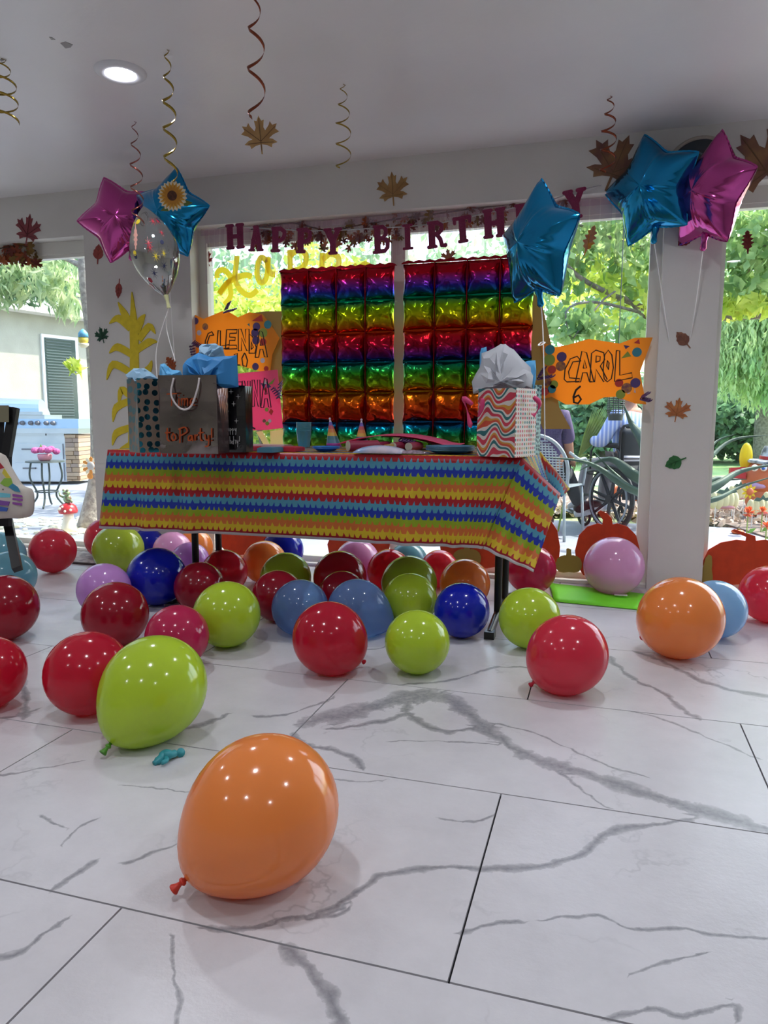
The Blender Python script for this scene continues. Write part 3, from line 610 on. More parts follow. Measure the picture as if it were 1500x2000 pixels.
# ================================================================ LEAF SHAPES
MAPLE = [(0,1.0),(.09,.80),(.19,.83),(.15,.56),(.21,.44),(.36,.62),(.42,.76),(.50,.62),(.68,.66),(.60,.48),(.74,.36),(.50,.27),(.32,.14),(.48,.10),(.64,-.03),(.44,-.07),(.40,-.2),(.22,-.10),(.03,-.06),(.025,-.42),(0,-.43)]
MAPLE = MAPLE+[(-x, y) for x, y in MAPLE[::-1] if x > 0]
OAK = [(0,1.0),(.12,.88),(.10,.76),(.26,.72),(.14,.56),(.32,.48),(.16,.34),(.34,.24),(.18,.12),(.22,0),(.06,-.1),(.03,-.4),(0,-.4)]; OAK = OAK+[(-x, y) for x, y in OAK[::-1] if x > 0]
OVAL = [(0,1.0),(.1,.86),(.2,.78),(.24,.62),(.34,.52),(.34,.34),(.38,.22),(.3,.05),(.2,-.06),(.04,-.14),(.03,-.5),(0,-.5)]; OVAL = OVAL+[(-x, y) for x, y in OVAL[::-1] if x > 0]
def leaf_pts(shape, cx, cz, size, ang, sq=1):
    c_, s_ = math.cos(ang), math.sin(ang); return [(cx+(x*sq*c_-(y-.3)*s_)*size, cz+(x*sq*s_+(y-.3)*c_)*size) for x, y in shape]
def decal(name, shape, x, y, hpx, ang, m, label, Y=YW-.001, sq=1, th=.0025, cat='leaf decoration', vein=None, vm=None):
    P = py(x, y, Y); s = hpx/f_*((P-_C) @ _F)/1.43
    pts = leaf_pts(shape, P[0], P[2], s, math.radians(ang), sq); t = obj(name, MB().prism(pts, th, O=(0, Y, 0)), m, label=label, cat=cat, group='autumn leaf cutouts')
    b = MB(); c_, s_ = math.cos(math.radians(ang)), math.sin(math.radians(ang)); tr = lambda x_, y_: (P[0]+(x_*sq*c_-(y_-.3)*s_)*s, P[2]+(x_*sq*s_+(y_-.3)*c_)*s)
    for a, b_ in (((0,-.05),(0,.9)),((0,.05),(.55,.5)),((0,.05),(-.55,.5)),((0,0),(.45,0)),((0,0),(-.45,0))) if shape is MAPLE else (((0,-.1),(0,.9)),((0,.2),(.2,.45)),((0,.2),(-.2,.45)),((0,.5),(.13,.68)),((0,.5),(-.13,.68))):
        b.stroke([tr(*a), tr(*b_)], s*.022, .0006, O=(0, Y-th, 0), cap=False)
    obj('leaf_vein', b, vm or mat(m.name+' vein', [c*.55 for c in m.diffuse_color[:3]], .7), t); return t
RED = mat('dusty red felt leaf', 'a0463e', .8, noise='8a3a38', ns=20); DRED = mat('dark red felt leaf', '7e2c28', .8, noise='6a2422', ns=20); GRN = mat('dark green felt leaf', '1f4a36', .8)
GRN2 = mat('mid green felt leaf', '2e6a38', .8); BRN = mat('brown print leaf', '8a5a42', .7, noise='6a3f34', ns=18); ORL = mat('orange print leaf', 'b8743a', .7, noise='a05a34', ns=18); BIG = mat('mottled brown leaf card', '8e6844', .7, noise='6e4640', ns=9)
TANL = mat('tan gold leaf card', 'a88450', .7, noise='90683c', ns=12); RUST = mat('rust print leaf', 'a44e22', .7); YLO = mat('yellow orange leaf card', 'c8901e', .6, noise='b05a1c', ns=25); RD2 = mat('vivid red leaf card', 'b03020', .6, trans=.2)
decal('leaf_cutout', MAPLE, 55, 448, 60, -14, mat('maroon leaf card', '7c3036', .6), 'maroon maple leaf cutout on the wall above the left window')
decal('leaf_cutout', OVAL, 192, 495, 36, -8, RED, 'dusty red leaf cutout at the top of the broad wall pier', sq=1.25)
decal('leaf_cutout', OVAL, 232, 565, 36, 172, RED, 'slim dusty red leaf cutout left of the corn stalk tip', sq=.8)
decal('leaf_cutout', MAPLE, 199, 654, 32, 15, GRN, 'dark green maple leaf cutout on the broad wall pier')
decal('leaf_cutout', MAPLE, 767, 368, 64, 4, TANL, 'tan and gold maple leaf cutout on the header beam')
decal('leaf_cutout', MAPLE, 1206, 318, 108, -22, BIG, 'large mottled brown maple leaf cutout left of the right blue star balloon', sq=1.1)
decal('leaf_cutout', MAPLE, 1482, 314, 128, 35, BIG, 'large mottled brown maple leaf cutout at the right picture edge', sq=1.1)
decal('leaf_cutout', OVAL, 1338, 468, 34, 130, DRED, 'dark red leaf cutout high on the narrow white pier', sq=1.3)
decal('leaf_cutout', OVAL, 1334, 663, 40, 40, BRN, 'brown leaf cutout in the middle of the narrow white pier', sq=1.1)
decal('leaf_cutout', MAPLE, 1323, 800, 48, -8, ORL, 'orange brown maple leaf cutout on the narrow white pier above the green leaf')
decal('leaf_cutout', OVAL, 1318, 903, 40, 115, GRN2, 'green leaf cutout low on the narrow white pier', sq=1.3)
decal('leaf_cutout', MAPLE, 402, 507, 32, 35, RD2, 'vivid red leaf cutout on the glass at the left of the middle window', Y=4.0)
decal('leaf_cutout', OAK, 1151, 470, 60, -18, YLO, 'yellow and orange oak leaf cutout on the glass right of the star balloon', Y=4.0, sq=.9)
decal('leaf_cutout', OAK, 1460, 473, 46, 5, DRED, 'dark red oak leaf cutout on the glass of the right window', Y=4.0, sq=1.1)
decal('leaf_cutout', MAPLE, 876, 500, 30, 10, ORL, 'small orange leaf cutout above the right foil backdrop', Y=4.0)
decal('leaf_cutout', OAK, 335, 712, 36, 35, RUST, 'rust coloured oak leaf cutout peeking over the gift bags', sq=1.4)
# ---- maple leaf garlands
GM = [mat('garland leaf rust', '8a3a1c', .6, trans=.25), mat('garland leaf orange', 'a8562a', .6, trans=.3), mat('garland leaf dark red', '6a2418', .6, trans=.2), mat('garland leaf bronze', '86662c', .6, trans=.3)]
lm = []
for m_ in GM:
    b = MB().prism([(x, y-.0) for x, y in MAPLE], .02); me = bpy.data.meshes.new('garland_leaf')
    me.from_pydata([(v[0], v[1]+(.18*abs(v[0])), v[2]) for v in b.v], [], b.f); me.materials.append(m_); lm.append(me)
def garland(pts, n, label, size, spread, Y, up=0):
    P = cr([Vector(py(a, b_, Y)) for a, b_ in pts], 8); t = thing('leaf_garland', label, 'garland', P[len(P)//2])
    obj('vine', MB().tube([Vector((v.x, v.y+.0, v.z)) for v in P], .004, 6), mat('vine cord', '4a2c1c', .8), t)
    rr = random.Random(len(label))
    for k in range(n):
        q = P[int(rr.random()*(len(P)-1))]; o = bpy.data.objects.new('leaf', rr.choice(lm)); COL.objects.link(o); o.parent = t
        o.location = q-ORG[t.name]+Vector((rr.uniform(-.02, .02), rr.uniform(-.02, .02), rr.uniform(-spread, .03))); s = size*rr.uniform(.7, 1.15); o.scale = (s, s, s)
        o.rotation_euler = (rr.uniform(-.6, .6), rr.uniform(0, 6.28), rr.uniform(-.6, .6))
garland([(490,448),(570,436),(640,450),(700,440),(760,430),(850,418),(940,405)], 95, 'rust and orange maple leaf garland along the top of the middle window', .042, .11, 3.955)
garland([(940,405),(1000,398),(1070,385),(1110,380)], 26, 'short bronze maple leaf garland behind the last banner letters', .04, .08, 3.955)
garland([(-60,492),(0,485),(40,480),(70,490)], 48, 'rust maple leaf garland hanging at the top of the left window', .055, .10, 3.94)
# ---- clear fringe curtain
FRN = mat('iridescent film', 'e8d8e4', .12, coat=1, clear=.88, ccol='fbf4f8')
b = MB(); rr = random.Random(5); x = -2.3
while x < .2:
    w = rr.uniform(.012, .03); l = rr.uniform(.2, .34); ph = rr.uniform(0, 6); y0_ = 3.945+rr.uniform(-.008, .008)
    b.grid(lambda u, v: (x+w*u, y0_+.006*math.sin(v*7+ph), 1.955-l*v), 2, 5); x += w*rr.uniform(.9, 1.6)
tc_ = thing('fringe_curtain', 'clear iridescent fringe curtain along the top of the middle window', 'curtain', (-1.05, 3.945, 1.9))
obj('fringe', b, FRN, tc_, kind='stuff'); obj('header_strip', MB().box((-2.32, 3.940, 1.925), (.2, 3.942, 1.962)), FRN, tc_)
# ================================================================ CORN STALK
CORN = mat('yellow felt', 'dcc42c', .85, noise='d0b828', ns=30)
ck = thing('corn_stalk_cutout', 'tall yellow felt corn stalk cutout on the broad wall pier', 'wall decoration', py(262, 880, YW))
def taper(pts, wpx, mb, Y=YW-.0005, th=.004):
    c = cr([(a, b_, 0) for a, b_ in wall_xy(pts, Y)], 5); n = len(c); sc = abs((py(*pts[0], Y)-_C) @ _F)/f_; ws = []
    for i in range(n):
        q = i/(n-1)*(len(wpx)-1); k = min(int(q), len(wpx)-2); ws.append((wpx[k]*(1-q+k)+wpx[k+1]*(q-k))*sc)
    return mb.stroke([(v.x, v.y) for v in c], ws, th, O=(0, Y, 0), cap=False)
obj('stalk', taper([(258,570),(260,600),(262,640),(263,700),(262,780),(258,890)], [1, 10, 19, 20, 22, 18], MB()), CORN, ck)
for L_ in ([(231,590),(243,612),(257,634)], [(284,614),(276,626),(268,650)], [(214,632),(232,622),(255,642)], [(304,652),(292,638),(272,664)], [(308,668),(292,668),(268,684)], [(214,690),(230,678),(257,692)], [(209,742),(222,712),(256,728)],
    [(297,704),(290,722),(268,738)], [(232,792),(238,762),(256,775)], [(221,824),(228,796),(257,782)], [(220,870),(228,846),(256,835)], [(226,890),(240,880),(256,868)], [(300,760),(290,770),(268,800)]):
    obj('leaf', taper(L_, [1, 15, 13], MB()), CORN, ck)
# ================================================================ SIGNS
ORP = mat('orange poster card', 'fab444', .7, trans=.6); PKP = mat('hot pink poster card', 'f4709c', .7, trans=.5); TAN = mat('brown kraft paper', 'b49a64', .85, trans=.4)
STK = dict(t=mat('teal sticker', '2f8090', .5), p=mat('purple sticker', '4f3a72', .5), g=mat('olive sticker', '8a9a3a', .5), r=mat('red sticker', 'b8342c', .5), s=mat('striped sticker', 'b07838', .5, noise='7a4a50', ns=60), w=mat('white sticker', 'c8bcc4', .5))
def disc(mb, x, y, r, Y, th=.0012, sq=1.): P = py(x, y, Y); s = r/f_*((P-_C) @ _F); return mb.prism([(P[0]+s*math.cos(a*PI/9), P[2]+sq*s*math.sin(a*PI/9)) for a in range(18)], th, O=(0, Y, 0))
def sign(name, label, outline, m, Y, pens, discs, tris=()):
    t = obj(name, MB().prism(wall_xy(outline, Y), .003, O=(0, Y, 0)), m, label=label, cat='sign')
    for ps, w in pens:
        b = MB()
        c = [Vector((a, b_, 0)) for a, b_ in wall_xy(ps, Y)]
        sc = abs((py(*ps[0], Y)-_C) @ _F)/f_; b.stroke([(v.x, v.y) for v in c], w*sc*1.25, .001, O=(0, Y-.003, 0)); obj('marker_letter', b, INK, t)
    for x, y, r, c in discs: obj('sticker', disc(MB(), x, y, r, Y-.003), STK[c], t)
    for pts, c in tris: obj('sticker', MB().prism(wall_xy(pts, Y-.003), .001, O=(0, Y-.003, 0)), STK[c], t)
    return t
def outl(s, cx, y0, w, h, lean=0):
    """hollow letters: outline loops in a unit box mapped to picture px"""
    return [[(cx+(x)*w+lean*(1-y)*0, y0+(1-y)*h) for x, y in L] for L in s]
OL = {'C': [[(.95,.82),(.75,1.),(.35,.9),(.05,.5),(0,.1),(.15,0),(.85,.02),(.9,.12),(.3,.16),(.25,.4),(.5,.78),(.95,.82)]],
 'A': [[(0,0),(.35,1),(.6,.95),(1,0),(.75,.02),(.62,.3),(.4,.3),(.28,0),(0,0)],[(.42,.45),(.5,.72),(.6,.45),(.42,.45)]],
 'R': [[(0,0),(.1,.9),(.35,1),(.8,.92),(.85,.7),(.6,.5),(1,.08),(.8,0),(.35,.4),(.28,0),(0,0)],[(.35,.62),(.37,.82),(.6,.8),(.58,.66),(.35,.62)]],
 'O': [[(.1,.1),(0,.4),(.15,.85),(.5,1),(.85,.85),(1,.45),(.8,.1),(.4,0),(.1,.1)],[(.35,.5),(.42,.68),(.58,.6),(.52,.38),(.35,.5)]],
 'L': [[(.15,1),(.4,1),(.4,.2),(1.3,.28),(1.35,.12),(0,0),(.15,1)]],
 'E': [[(0,0),(.1,1),(.95,1),(.9,.82),(.35,.8),(.34,.62),(.8,.6),(.78,.45),(.33,.45),(.32,.2),(.9,.2),(.95,.02),(0,0)]],
 'N': [[(0,0),(0,1),(.25,1),(.65,.35),(.65,1),(.95,1),(1,0),(.75,0),(.28,.6),(.28,0),(0,0)]],
 'D': [[(0,0),(0,1),(.5,.85),(1,.3),(.8,0),(0,0)],[(.3,.2),(.3,.6),(.6,.3),(.3,.2)]]}
YS = 3.93
cp = []
for ch, cx, y0, w, h in (('C',1102,696,34,50),('A',1124,686,36,60),('R',1152,684,34,62),('O',1178,684,20,62),('L',1200,685,26,60)): cp += [(l, 1.8) for l in outl(OL[ch], cx, y0, w, h)]
cp.append(([(1133,755),(1125,762),(1120,775),(1121,786),(1129,788),(1135,780),(1130,772),(1122,776)], 3))
sign('name_sign', 'orange hand-cut name sign with a black 6 on the window right of the backdrops', [(1056,668),(1085,678),(1108,674),(1150,662),(1190,668),(1210,671),(1240,660),(1275,659),(1250,726),(1262,790),(1240,788),(1205,775),(1180,776),(1150,790),(1105,790),(1078,775),(1056,780),(1058,756),(1073,735),(1066,722),(1062,700)], ORP, YS, cp,
 [(1074,683,9.5,'t'),(1073,703,11,'g'),(1097,697,9.5,'p'),(1095,715,9.5,'s'),(1078,722,8,'r'),(1069,746,8,'s'),(1082,751,8,'g'),(1078,760,8,'t'),(1064,765,8,'r'),(1244,688,9,'t'),(1209,748,8,'r'),(1224,758,10,'s'),(1241,748,9.5,'p'),(1212,770,9,'g')],
 [([(1218,674),(1230,676),(1222,682)],'p'),([(1213,700),(1226,686),(1233,696)],'g'),([(1238,670),(1248,662),(1250,672)],'r'),([(1228,756),(1231,768),(1225,770)],'w'),([(1240,757),(1242,768),(1238,766)],'w')])
gp = []
for ch, cx, y0, w, h in (('C',401,648,18,36),('L',424,646,18,38),('E',441,644,24,38),('N',466,643,22,42),('D',487,652,14,38),('A',499,646,24,52)): gp += [(l, 1.7) for l in outl(OL[ch], cx, y0, w, h)]
gp += [([(458,693),(464,690),(464,713),(459,713),(469,713)], 1.8), ([(478,690),(473,700),(475,714),(482,716),(484,704),(480,692),(478,690)], 2)]
sign('name_sign', 'orange jagged name sign with a black 10 above the gift bags', [(373,611),(398,623),(434,608),(447,609),(465,620),(487,610),(513,614),(533,640),(546,660),(532,693),(528,725),(515,727),(490,720),(462,712),(440,705),(400,700),(376,690),(375,660),(383,655)], ORP, YS-.01, gp,
 [(382,627,6.5,'p'),(401,638,6.5,'s'),(389,650,5,'w'),(523,634,8,'t'),(501,638,8,'p'),(498,650,8,'p'),(514,650,9,'g'),(500,665,8,'p'),(514,668,7,'r'),(499,716,7,'p'),(513,704,5,'w'),(520,720,5,'r')], [([(492,627),(511,614),(514,628)],'r'),([(483,634),(487,631),(488,638)],'t')])
kp_ = []
for ch, cx, y0, w, h in (('E',458,746,16,52),('N',474,744,16,50),('N',493,742,16,52),('A',510,738,20,58)): kp_ += [(l, 1.4) for l in outl(OL[ch], cx, y0, w, h)]
kp_ += [([(458,802),(461,798),(461,838)], 2), ([(477,803),(484,798),(490,806),(487,822),(478,837),(472,833),(480,829),(498,837)], 2.4)]
sign('name_sign', 'hot pink name sign with a black 2 half hidden by the black gift bag', [(440,732),(542,722),(553,836),(520,840),(440,842)], PKP, YS-.02, kp_, [(521,800,4,'g'),(516,822,3.5,'s'),(522,827,4,'g'),(527,822,3.5,'w')],
 [([(512,752),(518,740),(521,750)],'w'),([(509,748),(519,750),(516,760)],'p'),([(520,745),(530,756),(522,758)],'p'),([(522,752),(538,738),(532,750)],'g'),([(514,760),(520,756),(522,768)],'r'),([(525,805),(529,798),(534,803),(530,811)],'r')])
for nm, lab, pts, Y in (('paper_cutout','brown kraft paper cutout behind the orange sign numbered 6, narrow top',[(1030,560),(1058,590),(1075,665),(1092,795),(1115,838),(1060,838),(1040,780),(1030,700)],YS+.02),
    ('paper_cutout','brown kraft paper cutout between the orange sign numbered 10 and the left backdrop',[(490,612),(520,608),(560,608),(560,702),(527,702),(520,660),(505,640)],YS+.02)):
    obj(nm, flat(pts, Y), TAN, label=lab, cat='paper cutout')
obj('paper_cutout', flat([(525,702),(560,702),(560,760),(540,770),(528,730)], YS+.022), TAN, label='small brown kraft paper cutout above the pink sign corner', cat='paper cutout')
obj('window_cling', flat([(500,843),(512,842),(528,870),(528,842),(556,838),(556,880),(522,880)], 4.0, .0015), mat('cream card', 'e6dcae', .7, trans=.5), label='cream card watering can shape on the glass below the pink sign', cat='window decoration')
# curled ribbons
PR = mat('purple curling ribbon', '4a1e60', .3, coat=.5)
def curl(x, y, L_, lab, Y, n=5, ang=0, r=5):
    P = py(x, y, Y); s = ((P-_C) @ _F)/f_; pts = []; a_ = math.radians(ang)
    for i in range(n*8+1):
        q = i/8*2*PI; d = L_*i/(n*8); pts.append((P[0]+s*(d*math.cos(a_)+r*math.cos(q)*.8), Y-.012+s*r*math.sin(q), P[2]+s*(d*math.sin(a_)+r*.6*math.sin(q+.7))))
    return pts
for x, y, L_, lab, ang in ((440,610,24,'purple curled ribbon on top of the orange sign numbered 10',10),(376,672,26,'purple curled ribbon hanging beside the bright blue tissue, left of the jagged orange sign',-80),(1050,740,30,'purple curled ribbon between the right gift bags and the orange sign beside them',10),(1253,778,16,'purple curled ribbon at the lower right corner of the orange sign numbered 6',-15),(545,780,34,'purple curled ribbon between the pink sign and the left backdrop',80)):
    obj('curled_ribbon', MB().tube(curl(x, y, L_, lab, YS-.04, ang=ang), .0035, 5).tube(curl(x+3, y-4, L_*.7, lab, YS-.05, ang=ang+50), .003, 5), PR, label=lab, cat='ribbon', smooth=True)
# lime poster on the floor, round name plaque, sill cutouts
LIMEP = mat('neon green poster board', '80f028', .6)
q = [pz(a, b_, 0) for a, b_ in ((1072,1140),(1262,1162),(1246,1192),(1082,1176))]
b = MB().grid(lambda u, v: tuple((q[0]*(1-u)+q[1]*u)*(1-v)+(q[3]*(1-u)+q[2]*u)*v+np.array([0, 0, .004+.018*math.sin(PI*v)*abs(math.sin(3*u+.4))])), 14, 8)
lp = obj('poster_board', b, LIMEP, label='neon green poster board lying on the floor by the sill', cat='poster board', smooth=True, solid=.003)
c = pz(1212, 1172, 0); obj('barcode_sticker', MB().box((c[0]-.03, c[1]-.012, .0245), (c[0]+.03, c[1]+.012, .026)), PAPER, lp)
P = py(1366, 338, YW-.001); R = .155
pq = obj('round_plaque', MB().lathe([(.001, 0), (R, 0), (R, .012), (.001, .012)], c=(P[0], YW, P[2]), n=48, axis=(0, -1, 0)), mat('slate chalk face', '3a4148', .6), label='round slate plaque with pale rim behind the right star balloons', cat='plaque')
obj('rim', MB().tube([(P[0]+R*math.cos(a*PI/24), YW-.01, P[2]+R*math.sin(a*PI/24)) for a in range(48)], .009, 8, close=True), mat('pale wood rim', 'b8aca0', .5), pq, smooth=True)
b = MB(); g = lambda x, y: (P[0]+x, P[2]+y)
b.stroke([g(-.035, .035), g(-.035, .09)], .009, .001, O=(0, YW-.012, 0)); b.stroke([g(-.035, .078), g(-.015, .09), g(.008, .08), g(.01, .035)], .009, .001, O=(0, YW-.012, 0)); obj('lettering', b, mat('chalk grey', '7c8a94', .7), pq)
PK = mat('orange felt pumpkin', 'c8421c', .85, noise='bc3c1a', ns=20)
def pumpkin(x0, x1, y0, y1, lab, stem=(0, 26), m=PK, Y=3.955):
    cx = (x0+x1)/2; w = (x1-x0)/2; h = (y1-y0); o = []
    e9 = min(9, w*.18)
    prof = [(-(e9+1)/w,.02),(-.3,.0),(-.62,.06),(-.88,.22),(-1,.5),(-.95,.75),(-.75,.95),(-.4,1.0),(0,.97),(.4,1.0),(.75,.95),(.95,.75),(1,.5),(.88,.22),(.62,.06),(.3,0),((e9+1)/w,.02)]
    pts = [(cx+a*w, y0+b_*h) for a, b_ in prof]+[(cx+e9, y0-stem[1]*.4), (cx+e9+stem[0], y0-stem[1]*.9), (cx+stem[0]-e9*.4, y0-stem[1]*1.15), (cx-e9+stem[0], y0-stem[1]), (cx-e9, y0-stem[1]*.3)][::-1][::-1]
    return obj('pumpkin_cutout', MB().prism(wall_xy(pts, Y), .006, O=(0, Y, 0)), m, label=lab, cat='pumpkin decoration')
pumpkin(1123, 1250, 1022, 1128, 'orange felt pumpkin cutout on the sill behind the big pink balloon', (-10, 22))
pumpkin(1372, 1560, 1054, 1142, 'wide orange felt pumpkin cutout at the sill of the right window', (-28, 18))
pumpkin(1000, 1094, 1010, 1126, 'orange felt pumpkin cutout behind the hanging tablecloth corner', (0, 10))
pumpkin(640, 762, 1030, 1096, 'orange felt pumpkin cutout behind the middle of the table', (0, 16))
pumpkin(430, 556, 1016, 1084, 'orange felt pumpkin cutout behind the left half of the table', (0, 16))
pumpkin(860, 990, 1026, 1110, 'orange felt pumpkin cutout behind the right half of the table', (0, 16))
OCH = mat('ochre felt', '96803c', .85)
pumpkin(1085, 1137, 1084, 1118, 'small ochre pumpkin cutout left of the big pink balloon', (0, 12), OCH, Y=3.94)
pumpkin(884, 940, 1072, 1106, 'small ochre pumpkin cutout under the right half of the table', (0, 10), OCH, Y=3.94)
obj('gourd_cutout', MB().prism(wall_xy([(1370,1140),(1367,1122),(1374,1105),(1378,1090),(1384,1083),(1390,1086),(1391,1100),(1390,1112),(1392,1125),(1391,1140)], 3.93), .005, O=(0, 3.93, 0)), OCH, label='ochre gourd cutout beside the wide orange pumpkin cutout', cat='pumpkin decoration')
c = pz(145, 1092); mt_ = thing('floor_mat', 'pale woven mat with dark edge on the floor by the left window', 'mat', (c[0], c[1], 0))
obj('weave', MB().box((c[0]-.5, 3.55, 0), (c[0]+.42, 3.86, .010)), mat('lace weave', '8a8484', .95, noise='c4beb8', ns=40), mt_); obj('edging', MB().box((c[0]-.51, 3.54, 0), (c[0]+.43, 3.552, .012)).box((c[0]+.42, 3.55, 0), (c[0]+.435, 3.86, .012)), mat('mat edging', '4a4040', .9), mt_)
# ================================================================ FOIL STAR BALLOONS
def foil(name, col, r=.14): return mat(name, col, r, metal=.95, coat=.3, bump=(7, .25))
BLF = foil('blue foil', '0f86bc'); PKF = foil('magenta pink foil', 'c04a96'); 
CRIMP = {}
def star_balloon(C0, hpx, m, label, tilt=0, yaw=0, sqx=1., tail=-95, string=None, tcol=None):
    """five-pointed foil pillow: hpx = height in the picture"""
    C0 = Vector(C0); s = hpx/f_*((np.array(C0)-_C) @ _F)/1.81; t = thing('star_balloon', label, 'balloon', C0, 'foil star balloons')
    M3 = Matrix.Rotation(yaw, 3, 'Z') @ Matrix.Rotation(tilt, 3, 'Y')
    def Rr(a):
        q = (a/(2*PI/5)) % 1; q = abs(q-.5)*2                      # 1 at tip, 0 at notch
        k = 1-q; base = .62/(math.cos((1-q)*0)+0); return .66+.34*(q**1.7)
    nb_, nr = 120, 16; b = MB(); vs = []; fs = []
    for side in (1, -1):
        o = len(b.v)
        def fn(u, v):
            a = u*2*PI+PI/2; rr_ = Rr(u*2*PI); rad = v*rr_; q = abs(((u*5) % 1)-.5)*2
            inf = (max(0, 1-v**2.2))**.58*(.46-.20*q*v); wr = .010*math.cos(u*2*PI*30)*(v**3)*(1-v)*6*(1-q)
            crease = -.05*math.exp(-((1-q)*4)**2)*v*(1-v)*1.2
            return (rad*math.cos(a)*sqx, -side*(inf+wr+crease*0), rad*math.sin(a))
        g = MB().grid(fn, nb_, nr, True)
        b.add([C0+M3 @ (Vector(v)*s) for v in g.v], g.f if side > 0 else [f[::-1] for f in g.f])
    body = obj('body', b, m, t, smooth=True)
    # flat crimped rim
    e = MB(); o1 = []; 
    for k in range(120):
        a = k/120*2*PI; r1 = Rr(a); r2 = r1+.028+.006*(k % 2)
        for r3 in (r1-.02, r2): o1.append(C0+M3 @ (Vector((r3*math.cos(a+PI/2)*sqx, .004*(k % 2), r3*math.sin(a+PI/2)))*s))
    e.add(o1, [(2*k, 2*k+1, (2*k+3) % 240, (2*k+2) % 240) for k in range(120)]); obj('crimped_rim', e, m, t)
    bt = C0+M3 @ (Vector((.02, 0, -.60))*s); a_ = math.radians(tail); d = Vector((math.cos(a_), 0, math.sin(a_)))*s
    n_ = MB().tube([bt, bt+d*.1, bt+d*.2, bt+d*.32, bt+d*.36], [.05*s, .07*s, .045*s, .06*s, .03*s], 8); obj('filling_tail', n_, m, t, smooth=True)
    return t, bt+d*.3
t1 = star_balloon(pd(1052, 480, 2.95), 222, BLF, 'big blue foil star balloon in front of the right end of the banner', tilt=math.radians(1), yaw=math.radians(-40), sqx=.86, tail=-80)
t2 = star_balloon(pd(1272, 372, 3.42), 196, BLF, 'blue foil star balloon in front of the narrow white pier, the left of its pair', tilt=math.radians(-10), yaw=math.radians(-28), sqx=.92)
t3 = star_balloon(pd(1389, 378, 3.30), 202, PKF, 'magenta foil star balloon right of the blue one at the narrow white pier', tilt=math.radians(9), yaw=math.radians(-50), sqx=.92)
t4 = star_balloon(pd(236, 430, 3.95), 150, PKF, 'magenta foil star balloon at the top of the broad wall pier', tilt=math.radians(-20), yaw=math.radians(20), sqx=1)
t5 = star_balloon(pd(333, 420, 3.8), 156, BLF, 'blue foil star balloon behind the paper sunflower', tilt=math.radians(12), yaw=math.radians(-5), sqx=1.05)
# clear printed foil balloon
CLR = mat('clear mirror film', 'c8c8c6', .04, metal=.95, clear=.42, ccol='dcdcd8', bump=(9, .5))
C0 = Vector(pd(302, 492, 3.5)); s = 180/f_*3.5/2; ob = thing('clear_balloon', 'clear silver balloon printed with coloured stars in front of the broad pier', 'balloon', C0)
M3 = Matrix.Rotation(math.radians(-14), 3, 'Y') @ Matrix.Rotation(math.radians(20), 3, 'Z')
b = MB(); g = MB().grid(lambda u, v: ((math.sin(PI*v)**.85)*math.cos(2*PI*u)*.52*(1+.04*math.cos(2*PI*u*14)*(abs(2*v-1))**3), (math.sin(PI*v)**.85)*math.sin(2*PI*u)*.40, (1-2*v)*1.0), 48, 24, True)
b.add([C0+M3 @ (Vector(v)*s) for v in g.v], g.f); obj('body', b, CLR, ob, smooth=True)
pr_ = [mat('print blue', '20509a', .4), mat('print red', 'b02838', .4), mat('print yellow', 'd8c030', .4), mat('print navy', '1c2448', .4)]
rr = random.Random(11)
for k in range(26):
    u = rr.uniform(.55, .98) if k % 4 else rr.uniform(.1, .5); v = rr.uniform(.14, .88)
    def on(u_, v_): return C0+M3 @ (Vector(((math.sin(PI*v_)**.85)*math.cos(2*PI*u_)*.525, (math.sin(PI*v_)**.85)*math.sin(2*PI*u_)*.405, (1-2*v_)*1.0))*s)
    b = MB(); r0_ = rr.uniform(.05, .085); asp = 1/(2.6*max(.25, math.sin(PI*v)))
    if k % 3 == 2: b.add([on(u+.55*r0_*asp*math.cos(a*PI/6), v+.4*r0_*math.sin(a*PI/6)) for a in range(12)], [tuple(range(12))])
    else: b.add([on(u, v)]+[on(u+(r0_ if a % 2 == 0 else r0_*.16)*asp*math.cos(a*PI/8), v+(r0_ if a % 2 == 0 else r0_*.16)*math.sin(a*PI/8)) for a in range(16)], [(0, i+1, (i+1) % 16+1) for i in range(16)])
    obj('print', b, pr_[k % 4], ob)
tl_ = C0+M3 @ (Vector((0, 0, -1))*s); obj('filling_tail', MB().tube([tl_+Vector((0,0,.01)), tl_+Vector((.008,0,-.02)), tl_+Vector((.014,0,-.05))], [.012, .007, .01], 8), mat('clear tail', 'd8d8a8', .2, clear=.3), ob)
STR = mat('white balloon string', 'f4f2f0', .5)
def string(pts, lab, r=.0024): obj('balloon_string', MB().tube(cr([Vector(p) for p in pts], 6), r, 5), STR, label=lab, cat='string')
string([t1[1], pd(1060, 640, 2.95), pd(1063, 760, 2.95), pd(1064, 860, 2.96)], 'white string hanging straight down from the big blue star balloon')
obj('string_knot', MB().tube(curl(1056, 672, 4, '', 2.75, n=2, r=7), .0016, 5), STR, label='loose loop of white string beside the right gift bags', cat='string')
string([t2[1], pd(1300, 620, 3.5), pd(1324, 776, 3.72)], 'white string from the blue star balloon to the tangle on the narrow pier')
string([t3[1], pd(1352, 640, 3.5), pd(1326, 776, 3.72)], 'white string from the magenta star balloon to the tangle on the narrow pier')
string([tl_+Vector((.014,0,-.05)), pd(306, 680, 3.6), pd(307, 742, 3.62)], 'white string hanging from the clear printed balloon')
string([tl_+Vector((.014,0,-.05)), pd(325, 640, 3.6), pd(342, 704, 3.62)], 'white string slanting right from the clear printed balloon')
string([t5[1], pd(334, 600, 3.8), pd(341, 704, 3.7)], 'white string hanging from the blue star balloon behind the sunflower')
rr = random.Random(2); P = []
